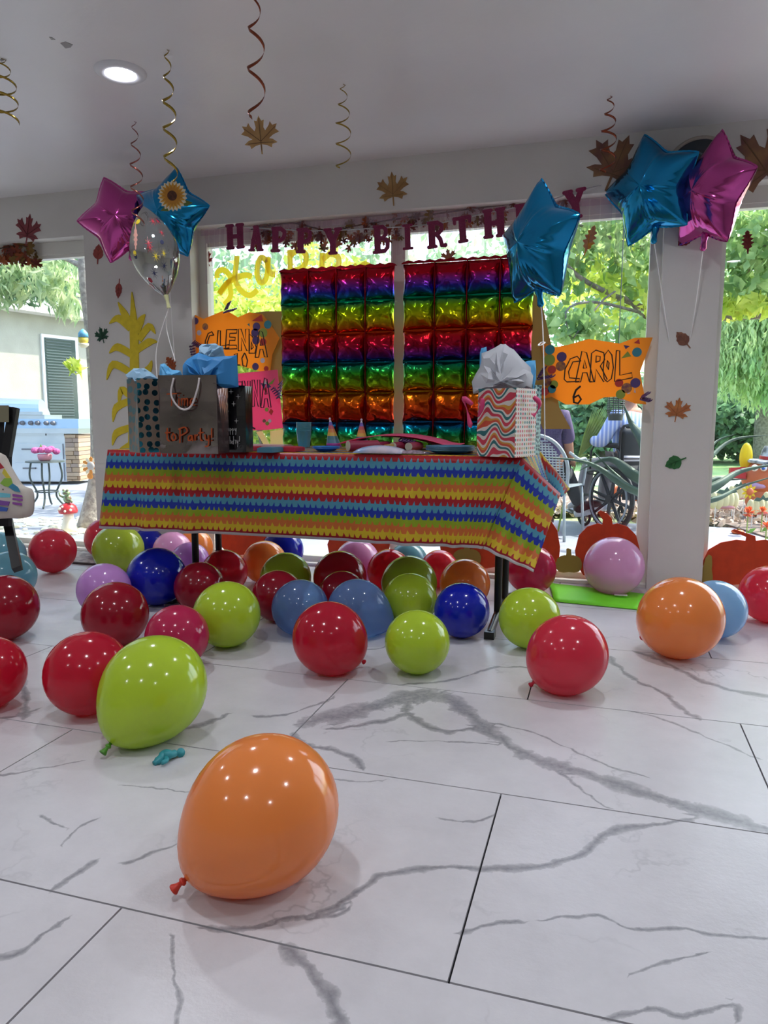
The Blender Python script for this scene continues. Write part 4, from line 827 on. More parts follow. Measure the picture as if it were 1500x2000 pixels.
for k in range(60): q = k/59; P.append(pd(1326-12*q+rr.uniform(-9, 9)*math.sin(PI*min(1, q*1.6)+.3), 778+q*170+rr.uniform(-8, 8), 3.72))
P += [pd(1310, 1000, 3.73), pd(1309, 1060, 3.74), pd(1307, 1100, 3.74)]
string(P, 'tangle of clear string hanging in front of the narrow white pier', .0018)
# ================================================================ CEILING SWIRLS
def swirl(x, y, ybot, amp, turns, m, lab, hang=None, z0=ZC-.002, w=.010):
    P0 = pz(x, y, z0); D = (P0-_C) @ _F; zb = None
    # bottom height straight below the hook
    lo, hi = .6, ZC
    for _ in range(40):
        mid = (lo+hi)/2; v = np.array([P0[0], P0[1], mid])-_C; yy = 1000-f_*(v @ _U)/(v @ _F)
        if yy > ybot: lo = mid
        else: hi = mid
    zb = (lo+hi)/2; A_ = amp/f_*D; b = MB(); n = int(turns*18); vs = []
    for i in range(n+1):
        q = i/n; a = 2*PI*turns*(q**.8)+.8; A2 = A_*(.35+.65*min(1, q*2.2)); z = z0-(z0-zb)*q; c = Vector((P0[0]+A2*math.cos(a), P0[1]+A2*math.sin(a), z)); ww = w*(.5+.5*min(1, q*3)); nn = Vector((math.cos(a)*.3, math.sin(a)*.3, 1))
        vs += [c-nn*ww*.5, c+nn*ww*.5]
    b.add(vs, [(2*i, 2*i+1, 2*i+3, 2*i+2) for i in range(n)])
    b.tube([(P0[0], P0[1], ZC), vs[0]], .001, 5)
    t = thing('hanging_swirl', lab, 'ceiling decoration', (P0[0], P0[1], zb), 'metallic swirls hung from the ceiling'); obj('spiral', b, m, t, smooth=True, solid=.0006)
    return t, Vector((P0[0], P0[1], zb)), D
GLD = mat('gold foil strip', '9c8236', .2, metal=.9); CPR = mat('copper foil strip', '8a4630', .22, metal=.9); RGD = mat('rose gold foil strip', '9a5a50', .22, metal=.9)
sA = swirl(326, 98, 352, 13, 5.2, GLD, 'gold spiral swirl with a paper sunflower at its end', w=.011)
sB = swirl(497, -30, 236, 17, 3.6, CPR, 'copper spiral swirl with a maple leaf at its end', w=.011)
swirl(670, 165, 332, 15, 4.6, GLD, 'gold spiral swirl with nothing hung on it, left of centre', w=.006)
swirl(1192, 188, 340, 15, 4.6, CPR, 'copper spiral swirl left of the right star balloons', w=.009)
sC = swirl(262, 238, 440, 12, 5, RGD, 'rose gold spiral swirl in front of the magenta star balloon at the left', w=.008)
swirl(2, 115, 238, 26, 4, GLD, 'gold spiral swirl cut by the left picture edge', w=.008)
def faceobj(name, cx, cy, D, m, poly, spx, lab, cat, ang=0):
    O = Vector(pd(cx, cy, D)); s = spx/f_*D; yw = y_; ux = Vector((math.cos(yw), math.sin(yw), 0)); un = Vector((math.sin(yw), -math.cos(yw), 0)); c_, s_ = math.cos(math.radians(ang)), math.sin(math.radians(ang))
    return obj(name, MB().prism([((x*c_-y*s_)*s, (x*s_+y*c_)*s) for x, y in poly], .002, O=O, ux=ux, uy=(0, 0, 1), un=un), m, label=lab, cat=cat) if cat else None, O, ux, un, s
sfl = []
for k in range(44): a = 2*PI*k/44; sfl.append((math.cos(a)*(1 if k % 2 else .86), math.sin(a)*(1 if k % 2 else .86)))
Ds = sA[2]-.02
sf, O, ux, un, s = faceobj('paper_sunflower', 337, 383, Ds, mat('cream card edge', 'd8d0b8', .6), sfl, 29, 'yellow paper sunflower hanging from the gold swirl', 'flower decoration')
for lay, (n, r, col) in enumerate(((21, .92, 'c8922c'), (17, .72, 'b47a20'))):
    for k in range(n):
        a = 2*PI*k/n+lay*.2; c = Vector((math.cos(a), math.sin(a))); p = Vector((-c.y, c.x)); pts = [c*.3-p*.05, c*.6*r-p*.12, c*r, c*.6*r+p*.12, c*.3+p*.05]
        obj('petal', MB().prism([(v.x*s, v.y*s) for v in pts], .0008+.0002*(k % 3), O=O+un*(.0022+lay*.0012), ux=ux, uy=(0, 0, 1), un=un), mat('petal %d' % lay, col, .6), sf)
obj('seed_head', MB().prism([(math.cos(a*PI/10)*.32*s, math.sin(a*PI/10)*.32*s) for a in range(20)], .0015, O=O+un*.0048, ux=ux, uy=(0, 0, 1), un=un), mat('seed brown', '5a3422', .8, noise='3a2018', ns=200), sf)
for pts in ([(.75,-.2),(1.35,-.42),(.95,-.65),(.6,-.55)], [(-.5,-.6),(-.85,-.95),(-.3,-.98),(-.1,-.8)]): obj('leaf', MB().prism([(x*s, y*s) for x, y in pts], .001, O=O-un*.001, ux=ux, uy=(0, 0, 1), un=un), mat('sunflower leaf', '5a6a30', .7), sf)
Dl = sB[2]; lf, O, ux, un, s = faceobj('paper_leaf', 510, 279, Dl, TANL, [(x, y) for x, y in MAPLE], 50, 'tan maple leaf hanging from the copper swirl', 'leaf decoration', ang=5)
bv = MB()
for a, b_ in (((0,-.3),(0,.9)),((0,.05),(.6,.55)),((0,.05),(-.6,.55)),((0,0),(.5,-.02)),((0,0),(-.5,-.02))): c_, s_ = math.cos(math.radians(5)), math.sin(math.radians(5)); bv.stroke([((x*c_-y*s_)*s, (x*s_+y*c_)*s) for x, y in (a, b_)], .0016, .0006, O=O+un*.002, ux=ux, uy=(0, 0, 1), un=un, cap=False)
obj('leaf_vein', bv, mat('leaf vein dark', '5a3c24', .7), lf)
faceobj('paper_leaf', 265, 450, sC[2]-.05, mat('dusty pink leaf card', 'b88478', .7), [(x*.32, y) for x, y in OAK], 38, 'dusty pink leaf seen edge-on below the rose gold swirl', 'leaf decoration', ang=178)
# ================================================================ GIFT BAGS
def dotmat(name, base, dots, scale=22, thr=.3, rough=.5, metal=0):
    if name in MATS: return MATS[name]
    m = bpy.data.materials.new(name); m.use_nodes = True; t = m.node_tree; N = t.nodes; L = t.links; b = N['Principled BSDF']; tc = N.new('ShaderNodeUVMap')
    v = N.new('ShaderNodeTexVoronoi'); v.voronoi_dimensions = '2D'; v.inputs['Scale'].default_value = scale; v.inputs['Randomness'].default_value = .45; L.new(tc.outputs[0], v.inputs['Vector'])
    lt = N.new('ShaderNodeMath'); lt.operation = 'LESS_THAN'; L.new(v.outputs['Distance'], lt.inputs[0]); lt.inputs[1].default_value = thr
    mx = N.new('ShaderNodeMix'); mx.data_type = 'RGBA'; L.new(lt.outputs[0], mx.inputs[0]); mx.inputs['A'].default_value = rgb(base)
    if len(dots) == 1: mx.inputs['B'].default_value = rgb(dots[0])
    else:
        c = N.new('ShaderNodeValToRGB'); c.color_ramp.interpolation = 'CONSTANT'; sp = N.new('ShaderNodeSeparateColor'); L.new(v.outputs['Color'], sp.inputs[0]); L.new(sp.outputs[0], c.inputs[0]); c.color_ramp.elements[0].color = rgb(dots[0]); c.color_ramp.elements[1].position = 1/len(dots); c.color_ramp.elements[1].color = rgb(dots[1])
        for i in range(2, len(dots)): e = c.color_ramp.elements.new(i/len(dots)); e.color = rgb(dots[i])
        L.new(c.outputs[0], mx.inputs['B'])
    L.new(mx.outputs['Result'], b.inputs['Base Color']); b.inputs['Roughness'].default_value = rough
    if metal: L.new(lt.outputs[0], b.inputs['Metallic']); r = N.new('ShaderNodeMapRange'); L.new(lt.outputs[0], r.inputs[0]); r.inputs[3].default_value = rough; r.inputs[4].default_value = .2; L.new(r.outputs[0], b.inputs['Roughness'])
    MATS[name] = m; return m
def wavemat():
    m = bpy.data.materials.new('groovy wave print'); m.use_nodes = True; t = m.node_tree; N = t.nodes; L = t.links; b = N['Principled BSDF']; uv = N.new('ShaderNodeUVMap'); sp = N.new('ShaderNodeSeparateXYZ'); L.new(uv.outputs[0], sp.inputs[0])
    def ma(op, a, b_=None):
        o = N.new('ShaderNodeMath'); o.operation = op
        for i, v in enumerate((a, b_)):
            if v is None: continue
            if isinstance(v, (int, float)): o.inputs[i].default_value = v
            else: L.new(v, o.inputs[i])
        return o.outputs[0]
    u, v = sp.outputs[0], sp.outputs[1]; w1 = ma('MULTIPLY', ma('SINE', ma('ADD', ma('MULTIPLY', u, 46), ma('MULTIPLY', v, 14))), .020); w2 = ma('MULTIPLY', ma('SINE', ma('ADD', ma('MULTIPLY', u, 85), ma('MULTIPLY', v, -25))), .010)
    ph = ma('FRACT', ma('MULTIPLY', ma('ADD', v, ma('ADD', w1, w2)), 14)); c = N.new('ShaderNodeValToRGB'); c.color_ramp.interpolation = 'CONSTANT'; el = c.color_ramp.elements
    for i, (p, h) in enumerate(((0, 'c4384e'), (.2, 'd4ccc4'), (.33, '2c6c70'), (.48, 'd4ccc4'), (.58, 'c85038'), (.74, 'c89038'), (.86, 'd4ccc4'))):
        e = el[i] if i < 2 else el.new(p); e.position = p; e.color = rgb(h)
    L.new(ph, c.inputs[0]); L.new(c.outputs[0], b.inputs['Base Color']); b.inputs['Roughness'].default_value = .35; return m
def gift_bag(lab, C, w, d, h, rz, mf, ms=None, hm=None, handles=True, hdrop=.5, hside=(1,), z=TZ+.004, gusset=.25):
    t = thing('gift_bag', lab, 'gift bag', (C[0], C[1], z), 'gift bags on the striped table'); c_, s_ = math.cos(rz), math.sin(rz)
    T = lambda x, y, zz: (C[0]+x*c_-y*s_, C[1]+x*s_+y*c_, z+zz)
    for nm, y in (('front_panel', -d/2), ('back_panel', d/2)):
        b = MB(); uv = []; n = 10
        b.grid(lambda u, v: T((u-.5)*w, y+(.006*math.sin(v*5+y*40)+.004*math.sin(u*7))*math.sin(PI*v), v*h), n, n); uv = [((i/(n-1))*w*1., (j/(n-1))*h) for j in range(n) for i in range(n)]; b.uv = uv
        obj(nm, b, mf, t, solid=.0012)
    for x, sg in ((-w/2, 1), (w/2, -1)):
        b = MB(); n = 9; b.grid(lambda u, v: T(x+sg*gusset*d*(1-abs(2*u-1))*(v**1.5), (u-.5)*d, v*h), n, n); b.uv = [((i/(n-1))*d+.4, (j/(n-1))*h) for j in range(n) for i in range(n)]; obj('side_panel', b, ms or mf, t, solid=.0012)
    obj('bottom_panel', MB().add([T(-w/2, -d/2, .002), T(w/2, -d/2, .002), T(w/2, d/2, .002), T(-w/2, d/2, .002)], [(0, 1, 2, 3)]), mf, t, solid=.0012)
    if handles:
        for y in ((-d/2-.004,) if handles == 1 else (-d/2-.004, d/2+.004)):
            hp = [T(-w*.22, y, h*.96), T(-w*.25, y-.012, h*(1-hdrop*.6)), T(-w*.1, y-.016, h*(1-hdrop)), T(w*.08, y-.016, h*(1-hdrop*.97)), T(w*.2, y-.012, h*(1-hdrop*.45)), T(w*.22, y, h*.96)]
            obj('handle', MB().tube(cr(hp, 6), .004, 6), hm, t, smooth=True)
    return t, T
def tissue(pts, Y, m, lab, seed=0, depth=.05, name='tissue_paper', cat='tissue paper'):
    """crumpled sheet: ruffled outline, a raised folded middle"""
    rr = random.Random(seed); W2 = wall_xy(pts, Y); cx = sum(a for a, _ in W2)/len(W2); z0_, z1_ = min(b_ for _, b_ in W2), max(b_ for _, b_ in W2); cz = z0_+(z1_-z0_)*.22; P = []
    for i in range(len(W2)):
        a, c = W2[i], W2[(i+1) % len(W2)]
        for q in (0, .5): P.append((a[0]+(c[0]-a[0])*q+rr.uniform(-.002, .002), a[1]+(c[1]-a[1])*q+rr.uniform(-.002, .002)))
    n = len(P); vs = []; fs = []
    rings = [(1, .0), (.8, .45), (.5, .85), (.2, 1.)]
    for k, (q, dpt) in enumerate(rings):
        for i, (a, c) in enumerate(P): vs.append((cx+(a-cx)*q+rr.uniform(-.006, .006)*(k > 0), Y-depth*dpt*rr.uniform(.55, 1.0)-(.006*rr.uniform(-1, 1)), cz+(c-cz)*q+rr.uniform(-.006, .006)*(k > 0)))
    vs.append((cx, Y-depth, cz)); e = len(vs)-1
    for k in range(len(rings)-1):
        for i in range(n): a, b_ = k*n+i, k*n+(i+1) % n; fs += [(a, b_, b_+n), (a, b_+n, a+n)] if i % 2 else [(a, b_, a+n), (b_, b_+n, a+n)]
    o = (len(rings)-1)*n; fs += [(o+i, o+(i+1) % n, e) for i in range(n)]
    return obj(name, MB().add(vs, fs), m, label=lab, cat=cat, solid=.0008, group='tissue paper in the gift bags', smooth=True, sharp=28)
TB = mat('bright blue tissue', '3f9ada', .6, trans=.35); TPB = mat('pale blue tissue', 'a8cfe8', .6, trans=.35); TW = mat('white tissue', 'd8dae0', .6, trans=.35); TLB = mat('sky blue tissue', '6cc0ee', .6, trans=.35)
KD = dotmat('kraft with teal foil dots', '8a7868', ['2f8298'], 30, .36, .5, .9); KD2 = dotmat('kraft with teal dots, dull', '7c6c60', ['4a7076'], 24, .34)
SIL = mat('silver foil paper', '8c827e', .06, metal=.97, bump=(7, .7)); BLKP = mat('black gloss paper', '101014', .18, coat=.4); WAV = wavemat(); DOT = dotmat('white with rows of coloured dots', 'cfc6c4', ['b8405c', '2c6c70', 'a89468', 'b8504c'], 62, .33)
DOT.node_tree.nodes['Voronoi Texture'].inputs['Randomness'].default_value = .0
HW = mat('white ribbon handle', 'd0c8c8', .35); HP = mat('pink ribbon handle', 'c8386c', .4); ORT = mat('copper foil lettering', 'c0562c', .3, metal=.5)
A0 = pz(284, 884, TZ+.004); gift_bag('kraft brown gift bag with shiny teal dots at the left end of the table', (A0[0]-.01, A0[1]+.08), .17, .12, .30, .95, KD, KD2, HW, handles=0)
B0 = pz(366, 886, TZ+.004); bt, T = gift_bag('silver mirror gift bag lettered Time to Party with white handles', (B0[0], B0[1]+.06), .245, .115, .31, .12, SIL, mat('silver rose side', '8a7678', .2, metal=.85, bump=(9, .5)), HW, handles=1, hdrop=.42)
def script(T, strokes, w, m, par, y, sx, sz, ox, oz, th=.0012):
    for ps in strokes:
        c = cr([(a, b_, 0) for a, b_ in ps], 4); b = MB(); p2 = [(v.x*sx+ox, v.y*sz+oz) for v in c]
        o = Vector(T(0, y, 0)); ux = (Vector(T(1, y, 0))-o); un = Vector(T(0, y-1, 0))-o; b.stroke(p2, w, th, O=o, ux=ux, uy=(0, 0, 1), un=un); obj('lettering', b, m, par)
TT = [[(0,1),(.8,1.05)],[(.4,1.02),(.35,0)],[(1,.6),(.98,0)],[(1.0,.85),(1.02,.9)],[(1.2,.6),(1.2,0),(1.25,.5),(1.45,.6),(1.45,0),(1.5,.5),(1.7,.6),(1.72,0)],[(1.95,.3),(2.25,.35),(2.2,.6),(2.0,.5),(1.95,.1),(2.3,.05)]]
TP = [[(.15,1),(.12,.2),(.3,0)],[(0,.65),(.35,.68)],[(.65,.6),(.5,.35),(.6,.05),(.8,.2),(.75,.5),(.6,.55)],[(1.2,1),(1.15,-.1)],[(1.1,.95),(1.6,1.1),(1.75,.75),(1.25,.45)],[(2.1,.45),(1.9,.4),(1.85,.1),(2.05,.1),(2.15,.45),(2.2,.05)],[(2.4,.5),(2.4,.05),(2.45,.4),(2.6,.5)],
      [(2.85,1),(2.82,.2),(2.95,.05)],[(2.7,.65),(3.05,.7)],[(3.2,.5),(3.25,.15),(3.45,.15),(3.5,.5),(3.45,-.3),(3.2,-.4)],[(3.75,1),(3.72,.3)],[(3.72,.05),(3.73,.08)]]
script(T, TT, .0045, ORT, bt, -.115/2-.012, .05, .045, -.08, .19); script(T, TP, .0055, ORT, bt, -.115/2-.012, .052, .05, -.092, .05)
C0_ = py(448, 800, B0[1]+.21); ck2, T2 = gift_bag('black glossy gift bag with small white lettering right of the silver bag', (C0_[0], C0_[1]), .17, .09, .275, .15, BLKP, None, HP, handles=0)
WT = mat('white print', 'a8a8a8', .5)
script(T2, [[(0,1),(0,0)],[(.4,1),(.4,0)],[(0,.5),(.4,.5)],[(.7,.5),(.55,.2),(.8,.1),(.85,.5),(.9,.1)],[(1.05,.5),(1.05,-.4)],[(1.05,.45),(1.3,.3),(1.05,.1)],[(1.45,.5),(1.45,-.4)],[(1.45,.45),(1.7,.3),(1.45,.1)],[(1.85,.5),(1.95,.1),(2.1,.5),(1.95,-.4)]], .0022, WT, ck2, -.045-.011, .026, .03, -.005, .085)
script(T2, [[(0,1),(0,0)],[(0,1),(.35,.8),(.05,.5),(.4,.25),(0,0)],[(.55,.6),(.55,.6)],[(.6,.5),(.6,0)],[(.75,.5),(.75,0)],[(.95,1),(.95,0)],[(1.15,1),(1.15,0)],[(1.15,.4),(1.35,.4),(1.35,0)],[(1.75,1),(1.75,0),(1.5,.2),(1.75,.45)],[(1.95,.5),(2.1,.45),(2.12,0)],[(2.3,.5),(2.4,.1),(2.55,.5),(2.4,-.4)],[(2.75,1),(2.75,.3)],[(2.75,.02),(2.75,.05)]], .0022, WT, ck2, -.045-.011, .026, .032, -.01, .035)
for x, z_ in ((.04, .2), (.05, .13), (.03, .25), (.06, .23), (.01, .17)): o = Vector(T2(x, -.057, z_)); obj('sparkle', MB().prism([(a*.011 if i % 2 == 0 else a*.0025, c*.011 if i % 2 == 0 else c*.0025) for i, (a, c) in enumerate([(math.cos(k*PI/4), math.sin(k*PI/4)) for k in range(8)])], .0008, O=o), WT, ck2)
D0 = pz(984, 893, TZ+.004); dg, T3 = gift_bag('gift bag with retro wave stripes and dotted side at the right end of the table', (D0[0]-.003, D0[1]+.085), .165, .15, .255, -.42, WAV, DOT, HP, handles=0, gusset=.0)
E0 = py(1018, 800, D0[1]+.22); gift_bag('teal dotted gift bag behind the wave striped bag', (E0[0], E0[1]), .13, .09, .275, -.3, dotmat('teal dots on pale', '8ab0b0', ['1c4450'], 60, .36), None, HP, handles=0)
for k, ps in enumerate(([(923,790),(905,778),(912,800),(918,828),(922,832)], [(943,778),(940,800),(934,815),(941,790)], [(1042,775),(1054,788),(1048,805),(1041,812)])):
    obj('ribbon_handle', MB().tube(cr([py(a, b_, D0[1]+(.06 if k == 2 else -.01)) for a, b_ in ps], 5), [.006+.004*math.sin(i*.5) for i in range((len(ps)-1)*5+1)], 6), HP, dg, smooth=True)
YD = D0[1]+.09
tissue([(1016,765),(980,762),(925,768),(921,745),(938,718),(942,690),(965,680),(978,672),(988,672),(1003,683),(1035,718),(1041,735),(1037,758)], YD, TW, 'white tissue paper rising from the wave striped gift bag', 1, .06)
tissue([(938,742),(937,690),(940,680),(950,677),(950,690),(955,742)], YD+.05, TLB, 'blue tissue tip left of the white tissue in the wave striped bag', 2, .01)
tissue([(1020,760),(1018,708),(1046,703),(1046,740),(1042,764)], YD+.09, TLB, 'blue tissue corner right of the white tissue, in the teal dotted bag', 3, .01)
YA = A0[1]+.07
tissue([(255,748),(247,732),(262,719),(285,719),(300,733),(312,745),(313,752)], YA, TPB, 'pale blue tissue paper in the kraft teal-dotted bag', 4, .035)
tissue([(312,750),(313,712),(320,710),(336,722),(355,724),(358,750)], YA+.06, TLB, 'mid blue tissue paper between the kraft and silver bags', 5, .03)
tissue([(358,752),(358,715),(366,702),(388,689),(410,697),(440,696),(463,694),(466,755),(440,758)], B0[1]+.10, TB, 'bright blue tissue paper behind the silver gift bag', 6, .06)
tissue([(388,695),(388,680),(395,672),(420,671),(436,678),(440,700),(415,703)], B0[1]+.18, TPB, 'pale tissue tuft above the bright blue tissue', 7, .03)
# ================================================================ THINGS ON THE TABLE
zt_ = TZ+.005
def ontab(x, y, Y=None):
    P = pz(x, y, zt_)
    if Y is None and P[1] > 3.3: Y = 3.3
    if Y is not None: P = py(x, y, Y); P[2] = zt_
    return P
c = ontab(594, 873, 3.3); cu = thing('cup_stack', 'stack of clear teal plastic cups on the table before the left backdrop', 'cups', c); TCL = mat('clear teal plastic', '6fb6c8', .1, clear=.45, ccol='a0dcea', coat=.5)
sc_ = np.linalg.norm(c-_C)/f_
for k in range(6): obj('cup', MB().lathe([(11.5*sc_, (0+k*3)*sc_), (14.5*sc_, (32+k*3)*sc_), (15.3*sc_, (33+k*3)*sc_), (14*sc_, (32.5+k*3)*sc_), (11*sc_, (1+k*3)*sc_)], c=(c[0], c[1], zt_), n=24, caps=False), TCL, cu, smooth=True)
def rainbow(name):
    m = bpy.data.materials.new(name); m.use_nodes = True; t = m.node_tree; N = t.nodes; L = t.links; b = N['Principled BSDF']; uv = N.new('ShaderNodeUVMap'); sp = N.new('ShaderNodeSeparateXYZ'); L.new(uv.outputs[0], sp.inputs[0]); c = N.new('ShaderNodeValToRGB'); c.color_ramp.interpolation = 'CONSTANT'; el = c.color_ramp.elements
    for i, h in enumerate(('a040a0', '487890', '40707c', 'c8a040', 'c8783c', 'b85058', '6858b0', 'c0b8c4')): e = el[i] if i < 2 else el.new(i/8); e.position = i/8; e.color = rgb(h)
    L.new(sp.outputs[1], c.inputs[0]); L.new(c.outputs[0], b.inputs['Base Color']); b.inputs['Roughness'].default_value = .35; return m
RB = rainbow('rainbow hat card')
for x, y, hp, lab, tl in ((652,870,54,'rainbow party hat beside the stack of cups',(-.02, 0)), (706,866,53,'rainbow party hat behind the pink folded card',(0, 0))):
    c = ontab(x, y, 3.38); sc_ = np.linalg.norm(c-_C)/f_; h = hp*sc_; r = 15*sc_; b = MB(); nu, nv = 24, 10
    b.grid(lambda u, v: (c[0]+r*(1-v*.97)*math.cos(2*PI*u)+tl[0]*v, c[1]+r*(1-v*.97)*math.sin(2*PI*u), zt_+v*h+.002), nu, nv, True); b.uv = [(i/nu, j/(nv-1)) for j in range(nv) for i in range(nu)]
    t = obj('party_hat', b, RB, label=lab, cat='party hat', group='rainbow party hats', smooth=True, solid=.001)
    obj('tassel', MB().tube(curl(x, y-hp-1, 3, '', c[1], n=2, r=2), .0012, 5) if 0 else MB().sphere((c[0]+tl[0], c[1], zt_+h), .006, 8, 6), mat('silver tassel', 'c8c0cc', .3), t)
    obj('elastic', MB().tube([(c[0]+r*1.02*math.cos(a*PI/8), c[1]+r*1.02*math.sin(a*PI/8), zt_+.003) for a in range(16)], .002, 5, close=True), mat('purple metallic trim', '8a3a9a', .3, metal=.5), t)
def lying(pts3, r, m, name, lab, cat, capm=None):
    t = obj(name, MB().tube(pts3, r, 16), m, label=lab, cat=cat, smooth=True, sharp=50)
    return t
CAPM = mat('cream card disc', 'b8b09a', .6); PINKR = mat('dark pink roll', '8a2040', .5)
for x, y, lab, dxy in ((677,878,'party blower roll with cream end lying left of the blue and white packet',(.10, .10)), (732,868,'party blower with round cream end under the pink card, leftmost of three',(.02, .12)), (765,868,'party blower with round cream end under the pink card, middle of three',(.02, .12)), (796,868,'party blower with round cream end under the pink card, rightmost of three',(.02, .12))):
    rpx_ = 10.5 if x < 700 else 8; c = ontab(x, y, 2.93 if x < 700 else 3.08); sc_ = np.linalg.norm(c-_C)/f_; r = rpx_*sc_; a = Vector((c[0], c[1]+.02, zt_+r)); b_ = a+Vector((dxy[0], dxy[1], 0))
    t = obj('party_blower', MB().tube([a, b_], r, 18), PINKR, label=lab, cat='party blower', group='party blowers with round ends', smooth=True, sharp=50); d = (b_-a).normalized(); obj('end_disc', MB().tube([a-d*.002, a], r*.98, 18), CAPM, t, smooth=True, sharp=50)
def slab(name, quad, z, th, m, lab, cat, crown=0, **k):
    q = [np.array(pz(a, b_, zt_+z)) for a, b_ in quad]; b = MB(); n = 8; vs = b.grid(lambda u, v: tuple((q[0]*(1-u)+q[1]*u)*(1-v)+(q[3]*(1-u)+q[2]*u)*v+np.array([0, 0, crown*math.sin(PI*u)*math.sin(PI*v)])), n, 5)
    return obj(name, b, m, label=lab, cat=cat, solid=th, smooth=crown > 0, **k)
def packet(name, x0, x1, y, d, z, th, m, lab, cat, rise=0):
    a = ontab(x0, y); b_ = ontab(x1, y); t = obj(name, MB().grid(lambda u, v: (a[0]+(b_[0]-a[0])*u+.01*v, min(a[1], b_[1])+d*v, zt_+z+th*math.sin(PI*min(1, max(0, u)))**.4*math.sin(PI*v)**.4+rise*v), 16, 8), m, label=lab, cat=cat, smooth=True, solid=.002); return t
t = packet('wrapped_packet', 688, 792, 886, .09, .003, .030, mat('blue white pearly film', '86a4cc', .25, coat=.6, noise='ccc0cc', ns=9), 'long pearly blue and white wrapped packet near the table edge', 'packet'); 
a = ontab(752, 886); obj('gold_clip', MB().box((a[0]-.004, a[1]-.002, zt_+.003), (a[0]+.01, a[1]+.092, zt_+.036)), mat('gold clip', 'b08840', .35, metal=.4), t)
packet('clear_packet', 776, 832, 887, .06, .002, .014, mat('crinkled clear film', 'a890a0', .15, noise='7a6a78', ns=60, coat=.7), 'crinkled clear packet right of the pearly packet', 'packet')
q = [ontab(648, 884, 3.1), ontab(884, 884, 3.1)]
pk = obj('folded_card', MB().grid(lambda u, v: (q[0][0]+(q[1][0]-q[0][0])*(u), q[0][1]+.08+.2*v, zt_+.022+.042*math.sin(PI*min(1, u*1.1))**.8+.004*v), 20, 6), PKP, label='hot pink poster card lying bowed over the party blowers', cat='card', smooth=True, solid=.003)
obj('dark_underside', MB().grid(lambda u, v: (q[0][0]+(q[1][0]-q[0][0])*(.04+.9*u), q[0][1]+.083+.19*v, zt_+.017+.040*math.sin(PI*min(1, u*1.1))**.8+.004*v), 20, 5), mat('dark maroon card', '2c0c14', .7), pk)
obj('curled_ribbon', MB().tube(curl(782, 858, 28, '', 3.2, ang=-8, r=5), .004, 5), PR, label='purple curled ribbon on top of the pink bowed card', cat='ribbon', smooth=True)
PLB = mat('paper plate blue rim', '4a7a98', .4); 
for k, (x, y, rr_, m_, lab) in enumerate(((870, 887, 54, PLB, 'stack of grey blue paper plates left of the wave striped bag'), (628, 882, 30, mat('bright blue plate', '1f6ab8', .35), 'bright blue paper plate in front of the cups'))):
    c = ontab(x, y); sc_ = np.linalg.norm(c-_C)/f_; r = rr_*sc_*.9; cy = min(c[1]+r*.9, 3.3)
    t = thing('paper_plates', lab, 'plates', (c[0], cy, zt_))
    for j in range(4 if k == 0 else 2): obj('plate', MB().lathe([(.001, .001+j*.005), (r*.62, .001+j*.005), (r*.8, .008+j*.005), (r, .013+j*.005), (r, .016+j*.005), (r*.78, .011+j*.005), (r*.6, .004+j*.005), (.001, .004+j*.005)], c=(c[0], cy, zt_), n=32), m_, t, smooth=True)
RN = mat('red napkin', 'b01c38', .6)
for x0, x1, y, m_, lab, th in ((440,500,880,RN,'red napkin packet by the black gift bag',.014), (500,535,884,mat('teal blue box', '3c7890', .5),'small teal box at the table edge behind the red fringe',.018), (535,580,882,RN,'red napkin packet left of the blue plate',.016), (890,925,884,mat('crinkled foil wrap', '6a3848', .25, coat=.5, noise='8a6a60', ns=40),'crumpled dark wrapper against the wave striped bag',.02), (470,560,872,mat('pale pink paper', 'c4a0a4', .6),'pale paper sheet on the table behind the napkins',.006)):
    a = ontab(x0, y); b_ = ontab(x1, y); obj('napkin_pack' if m_ is RN else 'small_packet', MB().box((a[0], a[1]+.01, zt_), (b_[0], a[1]+.12, zt_+th)).box((a[0]+.005, a[1]+.015, zt_+th), (b_[0]-.005, a[1]+.11, zt_+th+.003)), m_, label=lab, cat='packet')
# ================================================================ BLACK CHAIR AND RAINBOW CUSHION, LEFT EDGE
e = thing('folding_chair', 'black folding chair cut by the left picture edge', 'chair', (pd(-20, 1080, 3.3)[0], pd(-20, 1080, 3.3)[1], 0)); DC = 3.3
def bar(p, q, D1, D2, w, d, m=BLACK, nm='frame_bar'):
    a = Vector(pd(*p, D1)); b_ = Vector(pd(*q, D2)); t_ = (b_-a).normalized(); u = Vector((math.cos(y_), math.sin(y_), 0)); u = (u-t_*u.dot(t_)).normalized()*w/2; v_ = t_.cross(u).normalized()*d/2
    b = MB(); b.add([a-u-v_, a+u-v_, a+u+v_, a-u+v_, b_-u-v_, b_+u-v_, b_+u+v_, b_-u+v_], [(3, 2, 1, 0), (4, 5, 6, 7), (0, 1, 5, 4), (1, 2, 6, 5), (2, 3, 7, 6), (3, 0, 4, 7)]); obj(nm, b, m, e)
fx = lambda y: pz(y[0], y[1], .0)
bar((28, 796), (6, 930), DC, DC, .038, .03); bar((12, 1000), (34, 1112), DC-.05, DC-.25, .036, .03, nm='leg'); bar((-110, 796), (-120, 930), DC, DC, .038, .03); bar((-120, 1000), (-130, 1115), DC, DC-.25, .036, .03, nm='leg')
bar((-110, 806), (28, 806), DC, DC, .05, .02, nm='top_rail'); bar((-50, 815), (-55, 940), DC+.01, DC+.01, .27, .012, mat('black sling fabric', '17171c', .8), nm='back_sling')
bar((-120, 960), (20, 960), DC-.15, DC-.15, .3, .03, mat('black sling fabric'), nm='seat')
bar((-30, 808), (17, 808), DC-.035, DC-.035, .075, .004, mat('khaki tag', '78745c', .8), nm='cloth_tag')
YC = None
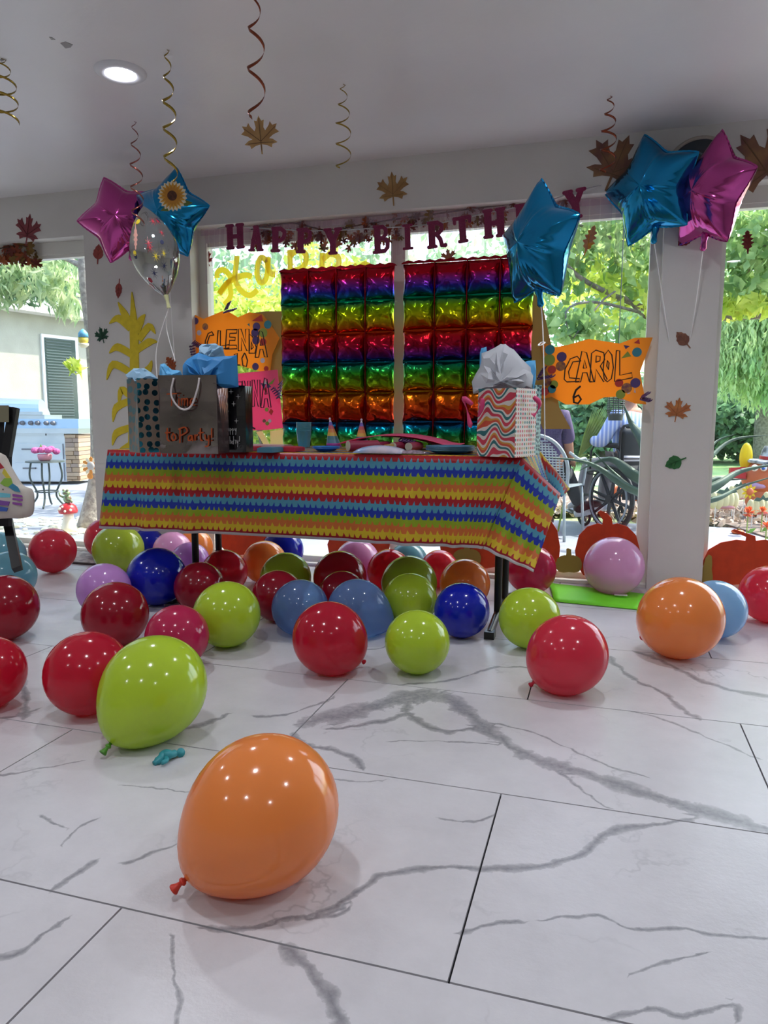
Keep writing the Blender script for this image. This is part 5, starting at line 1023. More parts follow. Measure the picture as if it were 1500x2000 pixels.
cu = [(-60,880),(0,884),(12,900),(40,945),(60,955),(65,975),(62,1005),(45,1012),(20,1012),(-60,1002)]
def plane_pts(pts, D): return [Vector(pd(a, b_, D)) for a, b_ in pts]
Q = plane_pts(cu, DC-.30); QO = Vector(pd(0, 950, DC-.30)); UX = Vector(_R); UY = Vector(_U); UN = Vector(-_F)
to2 = lambda pts, D=DC-.30: [((Vector(pd(a, b_, D))-QO).dot(UX), (Vector(pd(a, b_, D))-QO).dot(UY)) for a, b_ in pts]
P2 = to2(cu); P2 = [(v.x, v.y) for v in cr([(a, b_, 0) for a, b_ in P2], 3, close=True)]
cx = sum(a for a, _ in P2)/len(P2); cz = sum(b_ for _, b_ in P2)/len(P2); vs = []; n = len(P2); b = MB()
prof = [(1, 0), (.97, .018), (.86, .034), (.5, .045), (.02, .048)]
for sgn in (1, -1):
    o = len(vs)
    for q, dpt in prof:
        for a, c in P2: vs.append(QO+UX*(cx+(a-cx)*q)+UY*(cz+(c-cz)*q)+UN*dpt*sgn)
    for k in range(len(prof)-1):
        for i in range(n): f4 = (o+k*n+i, o+k*n+(i+1) % n, o+(k+1)*n+(i+1) % n, o+(k+1)*n+i); b.f.append(f4 if sgn > 0 else f4[::-1])
b.v = [tuple(v) for v in vs]; pl = obj('rainbow_bag', b, mat('cream canvas', 'cdc6bc', .8), label='cream canvas bag with rainbow print hanging on the black folding chair', cat='bag', smooth=True)
def pprint(pts, col, nm='print'): obj(nm, MB().prism(to2(pts), .0035, O=QO+UN*.045, ux=UX, uy=UY, un=UN), mat('bag print '+col, col, .7), pl)
for pts, col in (([(-20,888),(2,893),(14,908),(20,915),(2,920),(-20,905)], 'b02c38'), ([(20,916),(26,925),(33,935),(24,935),(16,925)], 'd8c848'), ([(12,945),(20,935),(33,935),(36,945),(28,952),(20,950)], '8cb848'), ([(28,952),(36,945),(46,952),(51,962),(40,960)], '3c88a8'),
    ([(-20,962),(0,960),(4,968),(-20,975)], 'a8c850'), ([(4,962),(32,965),(31,972),(0,972)], '70c0d0'), ([(36,965),(54,968),(55,972),(36,970)], '9048a0'), ([(36,973),(55,975),(55,979),(36,977)], '9048a0'), ([(-20,978),(0,976),(31,980),(28,988),(-20,984)], '7a4a98'), ([(-20,988),(0,987),(27,992),(25,999),(-20,998)], '3a5aa8'), ([(36,981),(54,983),(54,988),(36,985)], '8a4898')):
    pprint(pts, col)
# ================================================================ GARDEN
def fmat(name, a, b_, tr=.45, ns=3): return mat(name, a, .5, noise=b_, ns=ns, trans=tr)
F1 = fmat('sunlit yellow green leaves', 'b4cc50', 'ecf07c', .6, 6); F2 = fmat('mid green leaves', '749c58', 'bcd48c', .5, 5); F3 = fmat('dark green leaves', '5a8060', '90b488', .4, 5)
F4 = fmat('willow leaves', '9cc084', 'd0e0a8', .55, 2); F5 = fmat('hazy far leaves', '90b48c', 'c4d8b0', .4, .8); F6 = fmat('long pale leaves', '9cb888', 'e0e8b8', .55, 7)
BARK = mat('grey brown bark', '6a6058', .9, noise='8c8278', ns=20, bump=(30, 1)); BARKL = mat('pale bark', 'b0a698', .9, noise='8c8278', ns=25, bump=(30, 1))
def leafcloud(name, blobs, n, size, m, parent, seed=1, asp=.5, droop=0., strands=0, kind='stuff'):
    """n separate leaf blades (each a bent four-cornered blade) spread through ellipsoids"""
    r = np.random.default_rng(seed); V = []; vol = np.array([b[1][0]*b[1][1]*b[1][2] for b in blobs])**.67; vol /= vol.sum(); cs = []
    for (c, rad), k in zip(blobs, (vol*n).astype(int)):
        d = r.normal(size=(k, 3)); d /= np.linalg.norm(d, axis=1)[:, None]; q = r.random(k)**(1/2.2); lump = 1+.18*np.sin(d[:, 0]*7+seed)*np.cos(d[:, 2]*6)+.12*np.sin(d[:, 1]*13)
        cs.append(np.array(c)+d*(q*lump)[:, None]*np.array(rad))
    P = np.concatenate(cs); k = len(P)
    if strands:
        P = np.repeat(P[::strands], strands, 0)[:k]; off = np.tile(np.arange(strands), k//strands+1)[:len(P)]; P = P+np.stack([r.normal(0, size*.25, len(P)), r.normal(0, size*.25, len(P)), -off*size*.55], 1); k = len(P)
    a = r.normal(size=(k, 3)); a[:, 2] -= droop*2; a /= np.linalg.norm(a, axis=1)[:, None]; b_ = np.cross(a, r.normal(size=(k, 3))); b_ /= np.linalg.norm(b_, axis=1)[:, None]
    s = size*(.6+.8*r.random(k))[:, None]; nn = np.cross(a, b_)
    V = np.stack([P-a*s*.5, P-a*s*.05+b_*s*asp*.5+nn*s*.08, P+a*s*.5-nn*s*.08, P-a*s*.05-b_*s*asp*.5+nn*s*.08], 1).reshape(-1, 3)
    me = bpy.data.meshes.new(name); o0 = np.array(ORG[parent.name]); me.vertices.add(4*k); me.vertices.foreach_set('co', (V-o0).astype(np.float32).ravel()); me.loops.add(4*k); me.loops.foreach_set('vertex_index', np.arange(4*k, dtype=np.int32))
    me.polygons.add(k); me.polygons.foreach_set('loop_start', np.arange(0, 4*k, 4, dtype=np.int32)); me.update(calc_edges=True); me.materials.append(m)
    o = bpy.data.objects.new(name, me); COL.objects.link(o); o.parent = parent; o['kind'] = kind; return o
def tree(lab, cat, base, trunk, branches, clouds, group=None, tm=BARK, name='tree'):
    t = thing(name, lab, cat, base, group)
    if trunk: obj('trunk', MB().tube(cr([Vector(p) for p, _ in trunk], 4), list(np.interp(np.linspace(0, 1, (len(trunk)-1)*4+1), np.linspace(0, 1, len(trunk)), [r for _, r in trunk])), 12), tm, t, smooth=True)
    for br, r in branches: obj('branch', MB().tube(cr([Vector(p) for p in br], 4), list(np.linspace(r, r*.3, (len(br)-1)*4+1)), 8), tm, t, smooth=True)
    for k, (blobs, n, size, m, kw) in enumerate(clouds): leafcloud('foliage', blobs, n, size, m, t, seed=k*7+len(lab), **kw)
    return t
# bright shrub behind the middle window
c = pd(560, 690, 8.6); g0 = (c[0], c[1], ZG)
tree('big sunlit yellow green shrub outside the left half of the middle window', 'shrub', g0, [((c[0], c[1], ZG), .06), ((c[0]+.1, c[1], 1.0), .04), ((c[0]-.1, c[1], 1.9), .02)],
     [([pd(520, 900, 8.6), pd(470, 700, 8.5), pd(430, 560, 8.4)], .03), ([pd(560, 860, 8.7), pd(640, 690, 8.7), pd(700, 560, 8.8)], .03)],
     [([(pd(470, 640, 8.2), (.75, .6, .62)), (pd(640, 610, 8.9), (.95, .7, .75)), (pd(560, 760, 8.7), (1.5, .7, .7)), (pd(760, 720, 9.0), (.9, .6, .8))], 8500, .12, F1, dict(asp=.45, droop=.3)), ([(pd(560, 740, 9.6), (2.0, .6, 1.0))], 5000, .13, F2, dict(asp=.5))], name='garden_shrub')
# maple over the middle and right windows
mb_ = pd(1500, 960, 8.4); mb_[2] = ZG
tree('broad leaved tree whose low branches hang over the middle and right windows', 'tree', mb_, [(mb_, .16), (mb_+np.array([.2, .1, 1.2]), .13), (mb_+np.array([.1, .1, 2.6]), .11), (mb_+np.array([-.3, 0, 3.6]), .07)],
     [([mb_+np.array([.1, .1, 2.2]), pd(1330, 620, 8.2), pd(1230, 590, 7.8), pd(1130, 540, 7.5), pd(1080, 480, 7.4)], .05), ([pd(1340, 640, 8.1), pd(1260, 620, 7.8), pd(1200, 570, 7.5), pd(1120, 660, 7.2)], .022), ([pd(1250, 610, 7.7), pd(1160, 590, 7.4), pd(1105, 610, 7.2), pd(1125, 690, 7.2)], .018), ([pd(1440, 560, 8), pd(1480, 500, 7.6), pd(1520, 440, 7.4)], .03),
      ([pd(1300, 500, 8), pd(1180, 460, 7.7), pd(1090, 420, 7.5)], .03)],
     [([(pd(1170, 450, 7.4), (.75, .5, .42)), (pd(1260, 520, 7.8), (.5, .5, .5)), (pd(1090, 520, 7.6), (.32, .4, .38)), (pd(1120, 640, 7.3), (.35, .3, .22)), (pd(1240, 660, 7.6), (.35, .3, .18))], 1500, .135, F2, dict(asp=.6, droop=.5)),
      ([(pd(1460, 440, 7.4), (.55, .5, .42)), (pd(1450, 540, 7.6), (.4, .5, .34)), (pd(1560, 480, 7.4), (.5, .5, .6))], 1300, .13, F2, dict(asp=.6, droop=.5)),
      ([(pd(1180, 560, 7.9), (.8, .4, .6))], 420, .13, F1, dict(asp=.6, droop=.5)), ([(pd(1440, 600, 7.6), (.5, .4, .12))], 300, .12, F1, dict(asp=.6, droop=.5))])
# willow
wb = pd(1500, 870, 15.5); wb[2] = ZG
tree('weeping willow with hanging pale green strands beyond the right window', 'tree', wb, [(wb, .3), (wb+np.array([0, 0, 2]), .25), (wb+np.array([.3, 0, 4.5]), .15)], [([wb+np.array([.1, 0, 3.6]), wb+np.array([-1.2, -.4, 4.7]), wb+np.array([-2.2, -.6, 4.4])], .08)],
     [([(pd(1470, 590, 14.5), (1.1, .9, .7)), (pd(1430, 670, 14.2), (.55, .5, .5)), (pd(1560, 600, 14.5), (1.2, .9, .9)), (pd(1300, 560, 15.5), (1.0, .8, .7)), (pd(1485, 700, 14.4), (.6, .5, .5))], 16000, .16, F4, dict(asp=.3, droop=1.6, strands=9))])
# hedges and far trees
for k, (x, y, D, rad, n, sz, m, lab) in enumerate(((1180, 820, 17, (1.7, 1.0, .95), 4500, .22, F3, 'dark green hedge shrub on the far side of the lawn, left of the wheelchair'), (1330, 815, 18, (2.0, 1, 1.1), 3500, .24, F3, 'dark green hedge shrub on the far side of the lawn, behind the narrow pier'), (1450, 830, 17, (1.8, 1, .75), 4000, .22, F3, 'dark green hedge shrub below the willow'),
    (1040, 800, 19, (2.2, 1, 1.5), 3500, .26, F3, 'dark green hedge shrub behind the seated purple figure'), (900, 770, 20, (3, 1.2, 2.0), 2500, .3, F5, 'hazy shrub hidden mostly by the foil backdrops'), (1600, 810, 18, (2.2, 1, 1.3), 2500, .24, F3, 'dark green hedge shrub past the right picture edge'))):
    c = pd(x, y, D); tree(lab, 'hedge', (c[0], c[1], ZG), [((c[0], c[1], ZG), .1), ((c[0], c[1], c[2]), .05)], [], [([(c, rad)], n, sz, m, dict(asp=.6))], group=None, name='hedge_shrub')
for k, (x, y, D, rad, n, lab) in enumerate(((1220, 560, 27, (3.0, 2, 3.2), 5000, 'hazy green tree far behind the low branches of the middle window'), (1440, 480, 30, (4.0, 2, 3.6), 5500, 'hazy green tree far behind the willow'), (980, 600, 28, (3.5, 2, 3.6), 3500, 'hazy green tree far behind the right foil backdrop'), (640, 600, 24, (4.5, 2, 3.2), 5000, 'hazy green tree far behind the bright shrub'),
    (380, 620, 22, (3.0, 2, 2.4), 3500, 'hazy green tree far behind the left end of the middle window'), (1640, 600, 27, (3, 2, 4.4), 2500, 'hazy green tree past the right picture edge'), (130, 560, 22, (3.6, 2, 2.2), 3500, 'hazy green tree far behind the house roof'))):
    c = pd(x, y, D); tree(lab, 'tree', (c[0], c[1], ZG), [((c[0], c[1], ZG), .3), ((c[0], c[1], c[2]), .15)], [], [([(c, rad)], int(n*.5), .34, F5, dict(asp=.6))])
# long leaved tree over the house
c = pd(60, 560, 8.4); tb_ = pd(176, 1028, 6.75); tb_[2] = ZG
tt = tree('leaning rough barked tree at the right edge of the left window, long leaves above', 'tree', tb_, [(tb_, .12), (pd(192, 930, 6.75), .08), (pd(190, 830, 6.75), .062), (pd(184, 740, 6.75), .055), (pd(177, 640, 6.75), .055), (pd(168, 560, 6.75), .058), (pd(164, 470, 6.75), .065), (pd(160, 380, 6.75), .08)],
     [([pd(160, 520, 6.75), pd(110, 500, 7), pd(50, 510, 7.2), pd(-20, 540, 7.3)], .03), ([pd(156, 450, 6.75), pd(90, 430, 6.9), pd(0, 440, 7.0)], .04)],
     [([(pd(40, 520, 7.3), (.55, .4, .30)), (pd(110, 550, 7.0), (.25, .3, .26)), (pd(130, 600, 6.9), (.13, .2, .12)), (pd(-30, 560, 7.2), (.4, .4, .25))], 1250, .16, F6, dict(asp=.22, droop=.9)), ([(pd(60, 560, 7.6), (.6, .4, .2)), (pd(60, 480, 7.8), (.7, .4, .3))], 800, .15, F3, dict(asp=.25, droop=.8)), ([(pd(150, 722, 6.5), (.07, .06, .05)), (pd(138, 712, 6.5), (.05, .05, .04))], 16, .17, F1, dict(asp=.35, droop=.4))], tm=BARKL)
# trunk ornaments
fo = thing('flower_ornament', 'orange and white flower face ornament on the leaning tree trunk', 'garden ornament', pd(177, 912, 6.55)); fc = Vector(pd(178, 910, 6.6)); s = 6.6/f_; ux = Vector(_R); uy = Vector(_U); un = Vector(-_F)
for k in range(12): a = k*PI/6; obj('petal', MB().prism([((math.cos(a+q)*r)*s, (math.sin(a+q)*r)*s) for q, r in ((-.2, 7), (-.22, 15), (0, 18), (.22, 15), (.2, 7))], .01, O=fc, ux=ux, uy=uy, un=un), mat('orange ceramic', 'e09038', .5) if k % 2 else mat('cream ceramic', 'efe2c8', .5), fo)
obj('face', MB().sphere(fc+un*.01, 8.5*s, 14, 10, (1, .5, 1)), mat('grey ceramic', 'b8b0ac', .5), fo, smooth=True); obj('bloom', MB().sphere(Vector(pd(176, 930, 6.6)), 6*s, 10, 8, (1.2, .5, 1)), mat('orange ceramic'), fo)
bh = thing('bird_feeder', 'small blue and yellow bird feeder on the tree trunk', 'bird feeder', pd(163, 668, 6.55)); P = Vector(pd(163, 668, 6.55))
obj('roof', MB().lathe([(.045, .04), (.042, .075), (.025, .1), (.005, .115)], c=P, n=12), mat('blue glaze', '5a9cc0', .5), bh, smooth=True); obj('body', MB().lathe([(.03, -.01), (.04, 0), (.042, .04)], c=P, n=12), mat('yellow glaze', 'd8c048', .5), bh, smooth=True); obj('tray', MB().lathe([(.02, -.05), (.045, -.03), (.045, -.012), (.02, -.012)], c=P, n=12), mat('cream ceramic'), bh, smooth=True)
# ---- house
hc = Vector((-.287, .949, 0)).normalized(); STUC = mat('cream stucco', 'b0ab9a', .95, noise='a8a392', ns=3, bump=(60, .4))
A_ = Vector(pd(-80, 900, 12.0)); A_.z = ZG; B_ = Vector(pd(172, 900, 14.2)); B_.z = ZG
dv = (B_-A_); ln = dv.length; dn = dv.normalized(); nn_ = Vector((dn.y, -dn.x, 0)); nn_ = nn_ if nn_.dot(Vector((0, -1, 0))) > 0 else -nn_
hs = thing('stucco_house', 'cream stucco house wall behind the grill, seen through the left window', 'house', (A_+B_)/2)
def hb(u0, u1, z0, z1, d0, d1, nm, m, par=hs):
    p = [A_+dn*u+nn_*d for u in (u0, u1) for d in (d0, d1)]; return obj(nm, MB().add([(q.x, q.y, z) for z in (z0, z1) for q in p], [(0, 1, 3, 2), (4, 6, 7, 5), (0, 4, 5, 1), (2, 3, 7, 6), (0, 2, 6, 4), (1, 5, 7, 3)]), m, par)
def u_of(x):
    r_v = ray(x, 800); r2 = Vector((r_v[0], r_v[1])); M_ = Matrix(((r2.x, -dn.x), (r2.y, -dn.y))); t_, u_ = M_.inverted() @ Vector((A_.x, A_.y)); return u_, t_
ZE = CH+(815-612)*12.9/f_
hb(-4, ln+.5, ZG, ZE, -.3, 0, 'wall', STUC); hb(-4, ln+.6, ZE-.04, ZE+.26, -.3, .35, 'eave', mat('cream fascia', 'ddd6c8', .7)); hb(-4, ln+.6, ZE+.26, ZE+.32, -.3, .42, 'roof_edge', mat('grey shingle', '7c7a7c', .9))
rf = MB(); p = [A_+dn*-4+nn_*.42, A_+dn*(ln+.6)+nn_*.42, A_+dn*(ln+.6)-nn_*3, A_+dn*-4-nn_*3]; rf.add([(p[0].x, p[0].y, ZE+.30), (p[1].x, p[1].y, ZE+.30), (p[2].x, p[2].y, ZE+1.2), (p[3].x, p[3].y, ZE+1.2), (p[0].x, p[0].y, ZE+.34), (p[1].x, p[1].y, ZE+.34), (p[2].x, p[2].y, ZE+1.24), (p[3].x, p[3].y, ZE+1.24)], [(3, 2, 1, 0), (4, 5, 6, 7), (0, 1, 5, 4), (1, 2, 6, 5), (2, 3, 7, 6), (3, 0, 4, 7)]); obj('roof', rf, mat('grey shingle'), hs)
u0, t0 = u_of(91); u1, t1_ = u_of(150); z1 = CH+(815-664)*t0/f_; z0 = CH+(815-850)*t0/f_
wn_ = hb(u0-.05, u1+.07, z0-.08, z1+.06, 0, .04, 'house_window', mat('white window trim', 'e6e4de', .5)); hb(u0, u1, z0, z1, .03, .05, 'pane', mat('dark reflecting pane', '3c4a48', .15, spec=.8), wn_)
bl_ = MB()
for k in range(34): z_ = z0+(z1-z0)*(k+.5)/34; q = [A_+dn*u+nn_*d for u in (u0+.02, u1-.1) for d in (.052, .06)]; bl_.add([(v.x, v.y, z) for z in (z_, z_+.018) for v in q], [(0, 1, 3, 2), (4, 6, 7, 5), (0, 4, 5, 1), (2, 3, 7, 6), (0, 2, 6, 4), (1, 5, 7, 3)])
obj('blind_slats', bl_, mat('blind grey', '4e5a58', .6), wn_, kind='stuff')
# ---- grill
STL = mat('brushed stainless steel', 'b4bac4', .3, metal=.85, noise='a4acb8', ns=2); DG = 11.0
G0 = Vector(pd(60, 945, DG)); G0.z = ZG; gx = Vector((_R[0], _R[1], 0)).normalized(); gy = Vector((_F[0], _F[1], 0)).normalized()
gr = thing('barbecue_grill', 'built-in stainless barbecue grill against the cream house', 'grill', G0); s = DG/f_
def gb(x0, x1, y0, y1, d0, d1, nm, m, par=gr, bev=0):
    """picture px across, px up from the horizon row, metres of depth"""
    X0, X1 = (x0-60)*s, (x1-60)*s; Z0, Z1 = CH+(815-y1)*s, CH+(815-y0)*s; p = [G0+gx*X+gy*d for X in (X0, X1) for d in (d0, d1)]
    return obj(nm, MB().add([(q.x, q.y, z) for z in (Z0, Z1) for q in p], [(0, 1, 3, 2), (4, 6, 7, 5), (0, 4, 5, 1), (2, 3, 7, 6), (0, 2, 6, 4), (1, 5, 7, 3)]), m, par)
gb(-90, 128, 850, 942, .06, .7, 'cabinet', STL); gb(-90, 159, 820, 838, 0, .7, 'control_panel', mat('blue grey steel', 'a4bcd8', .35, metal=.6)); gb(-90, 159, 838, 848, -.02, .7, 'counter_edge', STL)
for a in ((28, 92, 846, 852), (95, 128, 846, 852)): gb(a[0], a[1], a[2], a[3], .03, .08, 'drip_tray', STL)
for y0, y1 in ((868, 898), (905, 940)):
    d_ = gb(30, 124, y0, y1, .03, .07, 'drawer', STL); gb(46, 70, y0+9, y0+12, .0, .04, 'handle', mat('dark steel', '6a6a70', .4, metal=.6), d_)
for x in (39, 52, 68, 81, 98, 111): P = G0+gx*((x-60)*s); P.z = CH+(815-828)*s; k_ = obj('knob', MB().lathe([(.001, .05), (.03, .045), (.034, .0), (.04, -.01)], c=P, n=16, axis=-gy), mat('dark steel'), gr, smooth=True)
lid = MB(); prof = [(-72, 0), (-70, 20), (-50, 32), (-20, 37), (25, 36), (55, 27), (72, 8), (92, 0)]; pr2 = [(v.x, v.y) for v in cr([(a, b_, 0) for a, b_ in [(0,0),(0,12),(10,26),(35,36),(62,40)]], 4)]
vs = []; fs = []; n = 12
for i, X in enumerate((-96, 78)):
    for k in range(n+1): a = PI*k/n; vs.append(G0+gx*((X-60+ (0 if i == 0 else 14*math.cos(a)*.5+ (-8*math.sin(a))))*s)+gy*(.32-.30*math.cos(a))+Vector((0, 0, 0))); vs[-1] = Vector((vs[-1].x, vs[-1].y, CH+(815-818)*s+.33*math.sin(a)*(1 if i == 0 else .86)))
for k in range(n): fs.append((k, k+1, n+2+k, n+1+k))
fs += [tuple(range(n+1))[::-1], tuple(range(n+1, 2*n+2)), (0, n+1, 2*n+1, n)]
lo_ = obj('lid', MB().add(vs, fs), mat('lid steel', 'b4c6dc', .28, metal=.75), gr); gb(-80, 92, 806, 812, -.04, .0, 'lid_handle', STL, lo_); gb(-90, 94, 812, 820, .0, .6, 'lid_base', STL)
rr = random.Random(8); z = 850
while z < 940:
    h = rr.uniform(6, 10); x = 128
    while x < 154: w_ = min(rr.uniform(9, 22), 155-x); gb(x+.4, x+w_-.4, z+.4, min(z+h, 941)-.4, .05+rr.uniform(-.015, .015), .68, 'stone', mat('ledger stone %d' % rr.randint(0, 3), rr.choice(['b49a80', '9a8474', 'c4b09a', 'a88c70']), .9)); x += w_
    z += h
# ---- side table with flowers
D0_ = 8.2; S0 = Vector(pd(88, 900, D0_)); s = D0_/f_; IRON = mat('dark green iron', '3a4442', .5); st = thing('side_table', 'round dark iron side table on the terrace by the grill', 'table', (S0.x, S0.y, ZG)); zt2 = S0.z
obj('table_top', MB().lathe([(.001, 0), (35*s, 0), (36*s, -.015), (.001, -.02)], c=(S0.x, S0.y, zt2), n=28), IRON, st, smooth=True, sharp=40)
for k in range(4): a = k*PI/2+.5; c_ = Vector((math.cos(a), math.sin(a), 0)); q = Vector((S0.x, S0.y, 0)); H = zt2-ZG; obj('leg', MB().tube(cr([q+c_*.15+Vector((0,0,zt2-.02)), q+c_*.17+Vector((0,0,zt2-H*.35)), q+c_*.10+Vector((0,0,zt2-H*.7)), q+c_*.14+Vector((0,0,ZG+.06)), q+c_*.2+Vector((0,0,ZG+.012))], 5), .011, 7), IRON, st, smooth=True)
obj('ring', MB().tube([(S0.x+.12*math.cos(a*PI/10), S0.y+.12*math.sin(a*PI/10), ZG+.18) for a in range(20)], .008, 6, close=True), IRON, st)
fp = thing('flower_pot', 'pink bowl of pink hydrangea flowers on the iron side table', 'flower pot', (S0.x, S0.y, zt2)); obj('pot', MB().lathe([(.05, .001), (.07, .02), (.078, .06), (.072, .075), (.06, .06)], c=(S0.x, S0.y, zt2), n=20), mat('pink ceramic', 'd88a98', .5), fp, smooth=True)
for k in range(9): a = k*2.4; r = .035*math.sqrt(k); obj('flower_head', MB().sphere((S0.x+r*math.cos(a)*1.4, S0.y+r*math.sin(a), zt2+.13-.003*k+.01*(k % 2)), .042, 9, 7, (1, 1, .85)), mat('hydrangea pink', 'd870a8', .8, noise='b84a88', ns=60, trans=.2), fp)
obj('leaf', MB().prism([(0, 0), (.03, .02), (0, .07), (-.03, .02)], .002, O=(S0.x, S0.y-.05, zt2+.12)), mat('fresh leaf', '7ab048', .6), fp)
# ---- mushroom with frog
M0 = Vector(pd(135, 1036, 6.45)); M0.z = ZG; mu = thing('mushroom_ornament', 'red spotted mushroom ornament with a small figure on top, outside the left window', 'garden ornament', M0)
obj('stem', MB().lathe([(.075, 0), (.06, .06), (.045, .13), (.04, .2)], c=M0, n=16), mat('cream ceramic'), mu, smooth=True); cp_ = obj('cap', MB().lathe([(.03, .17), (.075, .175), (.082, .195), (.07, .235), (.04, .262), (.001, .27)], c=M0, n=22), mat('glossy red ceramic', 'b82830', .3), mu, smooth=True)
for a, z_, r in ((-1.9, .22, .014), (-1.2, .2, .012), (-1.5, .24, .01), (-.6, .21, .012), (-2.6, .205, .012)): obj('spot', MB().sphere((M0.x+.076*math.cos(a), M0.y+.076*math.sin(a), M0.z+z_), r, 8, 6), mat('cream ceramic'), cp_)
obj('figure', MB().sphere(M0+Vector((0, 0, .30)), .038, 12, 8, (1, .8, 1.1)).sphere(M0+Vector((.0, -.01, .355)), .03, 12, 8, (1.2, 1, .8)).sphere(M0+Vector((-.02, -.02, .38)), .011, 8, 6).sphere(M0+Vector((.02, -.02, .38)), .011, 8, 6).tube([M0+Vector((-.03, 0, .31)), M0+Vector((-.07, -.01, .33)), M0+Vector((-.075, -.01, .36))], .01, 6).tube([M0+Vector((.03, 0, .29)), M0+Vector((.06, -.02, .28))], .012, 6), mat('mossy green ceramic', '8aa878', .5, noise='6a4a38', ns=40), mu, smooth=True)
c = Vector(pd(190, 985, 6.9)); c.z = ZG
t_ = thing('ground_cover', 'pale pebbles and sunlit leaf litter along the sill outside the left window', 'pebbles', (pd(60, 1045, 6.3)[0], pd(60, 1045, 6.3)[1], ZG), kind='stuff'); b = MB(); rr = random.Random(4)
for k in range(150): q = pz(rr.uniform(-80, 190), rr.uniform(1012, 1044), ZG); b.sphere((q[0], q[1], ZG+.005), rr.uniform(.02, .05), 6, 5, (1, 1, .45))
obj('pebbles', b, mat('pale pebble', 'ece4cc', .8, noise='b8b498', ns=20), t_, kind='stuff')
# ---- agave
AG = mat('blue green agave', '30493e', .6, noise='46604e', ns=6); D1 = 5.6; a0 = pd(1335, 1000, D1); ag = thing('agave', 'large blue green agave behind the narrow pier, long leaves arching both ways', 'plant', (a0[0], a0[1], ZG))
for pts, w_ in (([(1300,960),(1240,930),(1190,897),(1130,920)], 20),([(1300,975),(1230,955),(1150,905),(1062,893)], 14),([(1300,980),(1240,960),(1200,925),(1160,883)], 12),([(1290,960),(1262,870),(1235,830),(1218,790)], 22),([(1300,950),(1275,860),(1262,810),(1245,790)], 15),
    ([(1330,980),(1400,950),(1450,920),(1530,905)], 20),([(1330,985),(1400,975),(1450,950),(1530,925)], 11),([(1330,970),(1375,910),(1430,860),(1510,850)], 12),([(1330,960),(1370,900),(1400,862),(1436,848)], 10),([(1340,985),(1390,940),(1420,937),(1460,936)], 13),([(1335,960),(1330,850),(1345,780),(1330,720)], 20),([(1320,960),(1310,860),(1300,800),(1310,740)], 18)):
    n = len(pts); c = cr([Vector(pd(a, b_, D1+(.15 if i > 1 else 0))) for i, (a, b_) in enumerate(pts)], 5); m_ = len(c); s = D1/f_; b = MB(); vs = []; c = [Vector((a0[0], a0[1], ZG+.25))]+c; m_ = len(c)
    for i, p in enumerate(c):
        t = (c[min(i+1, m_-1)]-c[max(i-1, 0)]).normalized(); side = t.cross(Vector((_F[0], _F[1], .35))).normalized(); q = i/(m_-1); ww = w_*s*.5*(.8+.5*math.sin(PI*min(1, q*1.3)))*(1-q**2.2)+.001; up_ = side.cross(t)*ww*.5
        vs += [p-side*ww+up_*.4, p+side*ww+up_*.4, p+side*ww*.5-up_*.6, p-side*ww*.5-up_*.6]
    for i in range(m_-1):
        for k in range(4): fs_ = (4*i+k, 4*i+(k+1) % 4, 4*i+4+(k+1) % 4, 4*i+4+k); b.f.append(fs_)
    b.v = [tuple(v) for v in vs]; b.f += [(3, 2, 1, 0)]; obj('leaf', b, AG, ag, smooth=True)
# ---- palm frond (folded)
pf = thing('palm_frond', 'pale green folded palm frond standing on the terrace before the lawn', 'plant', pd(1125, 905, 6.6)); FRD = mat('fresh palm green', '9cb060', .5, trans=.4, noise='b4c878', ns=10)
bs = Vector(pd(1128, 895, 6.7))
for k in range(15):
    a = math.radians(46+k*1.9); L_ = (118-abs(k-8)*3)*6.7/f_; d = UXc = Vector(_R)*math.cos(a)+Vector(_U)*math.sin(a); e_ = bs+d*L_; b = MB(); w_ = .012; sd_ = d.cross(Vector(-_F)).normalized()*w_; off = Vector(-_F)*(.012*(k % 2))
    b.add([bs+off*.1, bs+d*L_*.5+sd_+off, e_, bs+d*L_*.5-sd_+off], [(0, 1, 2, 3)]); obj('leaflet', b, FRD, pf, solid=.002)
for k in range(17):
    a = math.radians(-165+k*12.5+random.uniform(-5, 5)); L_ = random.uniform(20, 34)*6.6/f_; d = Vector(_R)*math.cos(a)+Vector(_U)*math.sin(a)*.8; b = MB().tube([bs, bs+d*L_*.5+Vector((0,0,.01)), bs+d*L_], [.007, .005, .001], 5); obj('leaflet', b, FRD, pf)
obj('stalk', MB().tube([bs, Vector(pd(1105, 960, 6.6)), (pd(1090, 1030, 6.6)[0], pd(1090, 1030, 6.6)[1], ZG)], [.01, .009, .008], 6), FRD, pf)
# ---- hanging lantern basket
P = Vector(pd(1203, 795, 6.0)); hp_ = thing('hanging_basket', 'dark slatted hanging planter below the orange sign numbered 6', 'planter', P); s = 6.0/f_; DKG = mat('dark planter metal', '3c4444', .5)
obj('base', MB().lathe([(.001, -.11), (13.5*s, -.11), (15*s, -.06), (.001, -.058)], c=P, n=20), DKG, hp_, smooth=True, sharp=40)
for k in range(9): obj('band', MB().tube([(P.x+15.5*s*math.cos(a*PI/10), P.y+15.5*s*math.sin(a*PI/10), P.z-.055+k*.018) for a in range(20)], .004, 5, close=True), DKG, hp_)
for k in range(10): a = k*PI/5; obj('upright', MB().tube([(P.x+15.5*s*math.cos(a), P.y+15.5*s*math.sin(a), P.z-.06), (P.x+15.5*s*math.cos(a), P.y+15.5*s*math.sin(a), P.z+.10)], .004, 5), DKG, hp_)
obj('hook', MB().tube([(P.x, P.y, P.z-.06), (P.x, P.y, P.z+1.65)], .004, 5), DKG, hp_)
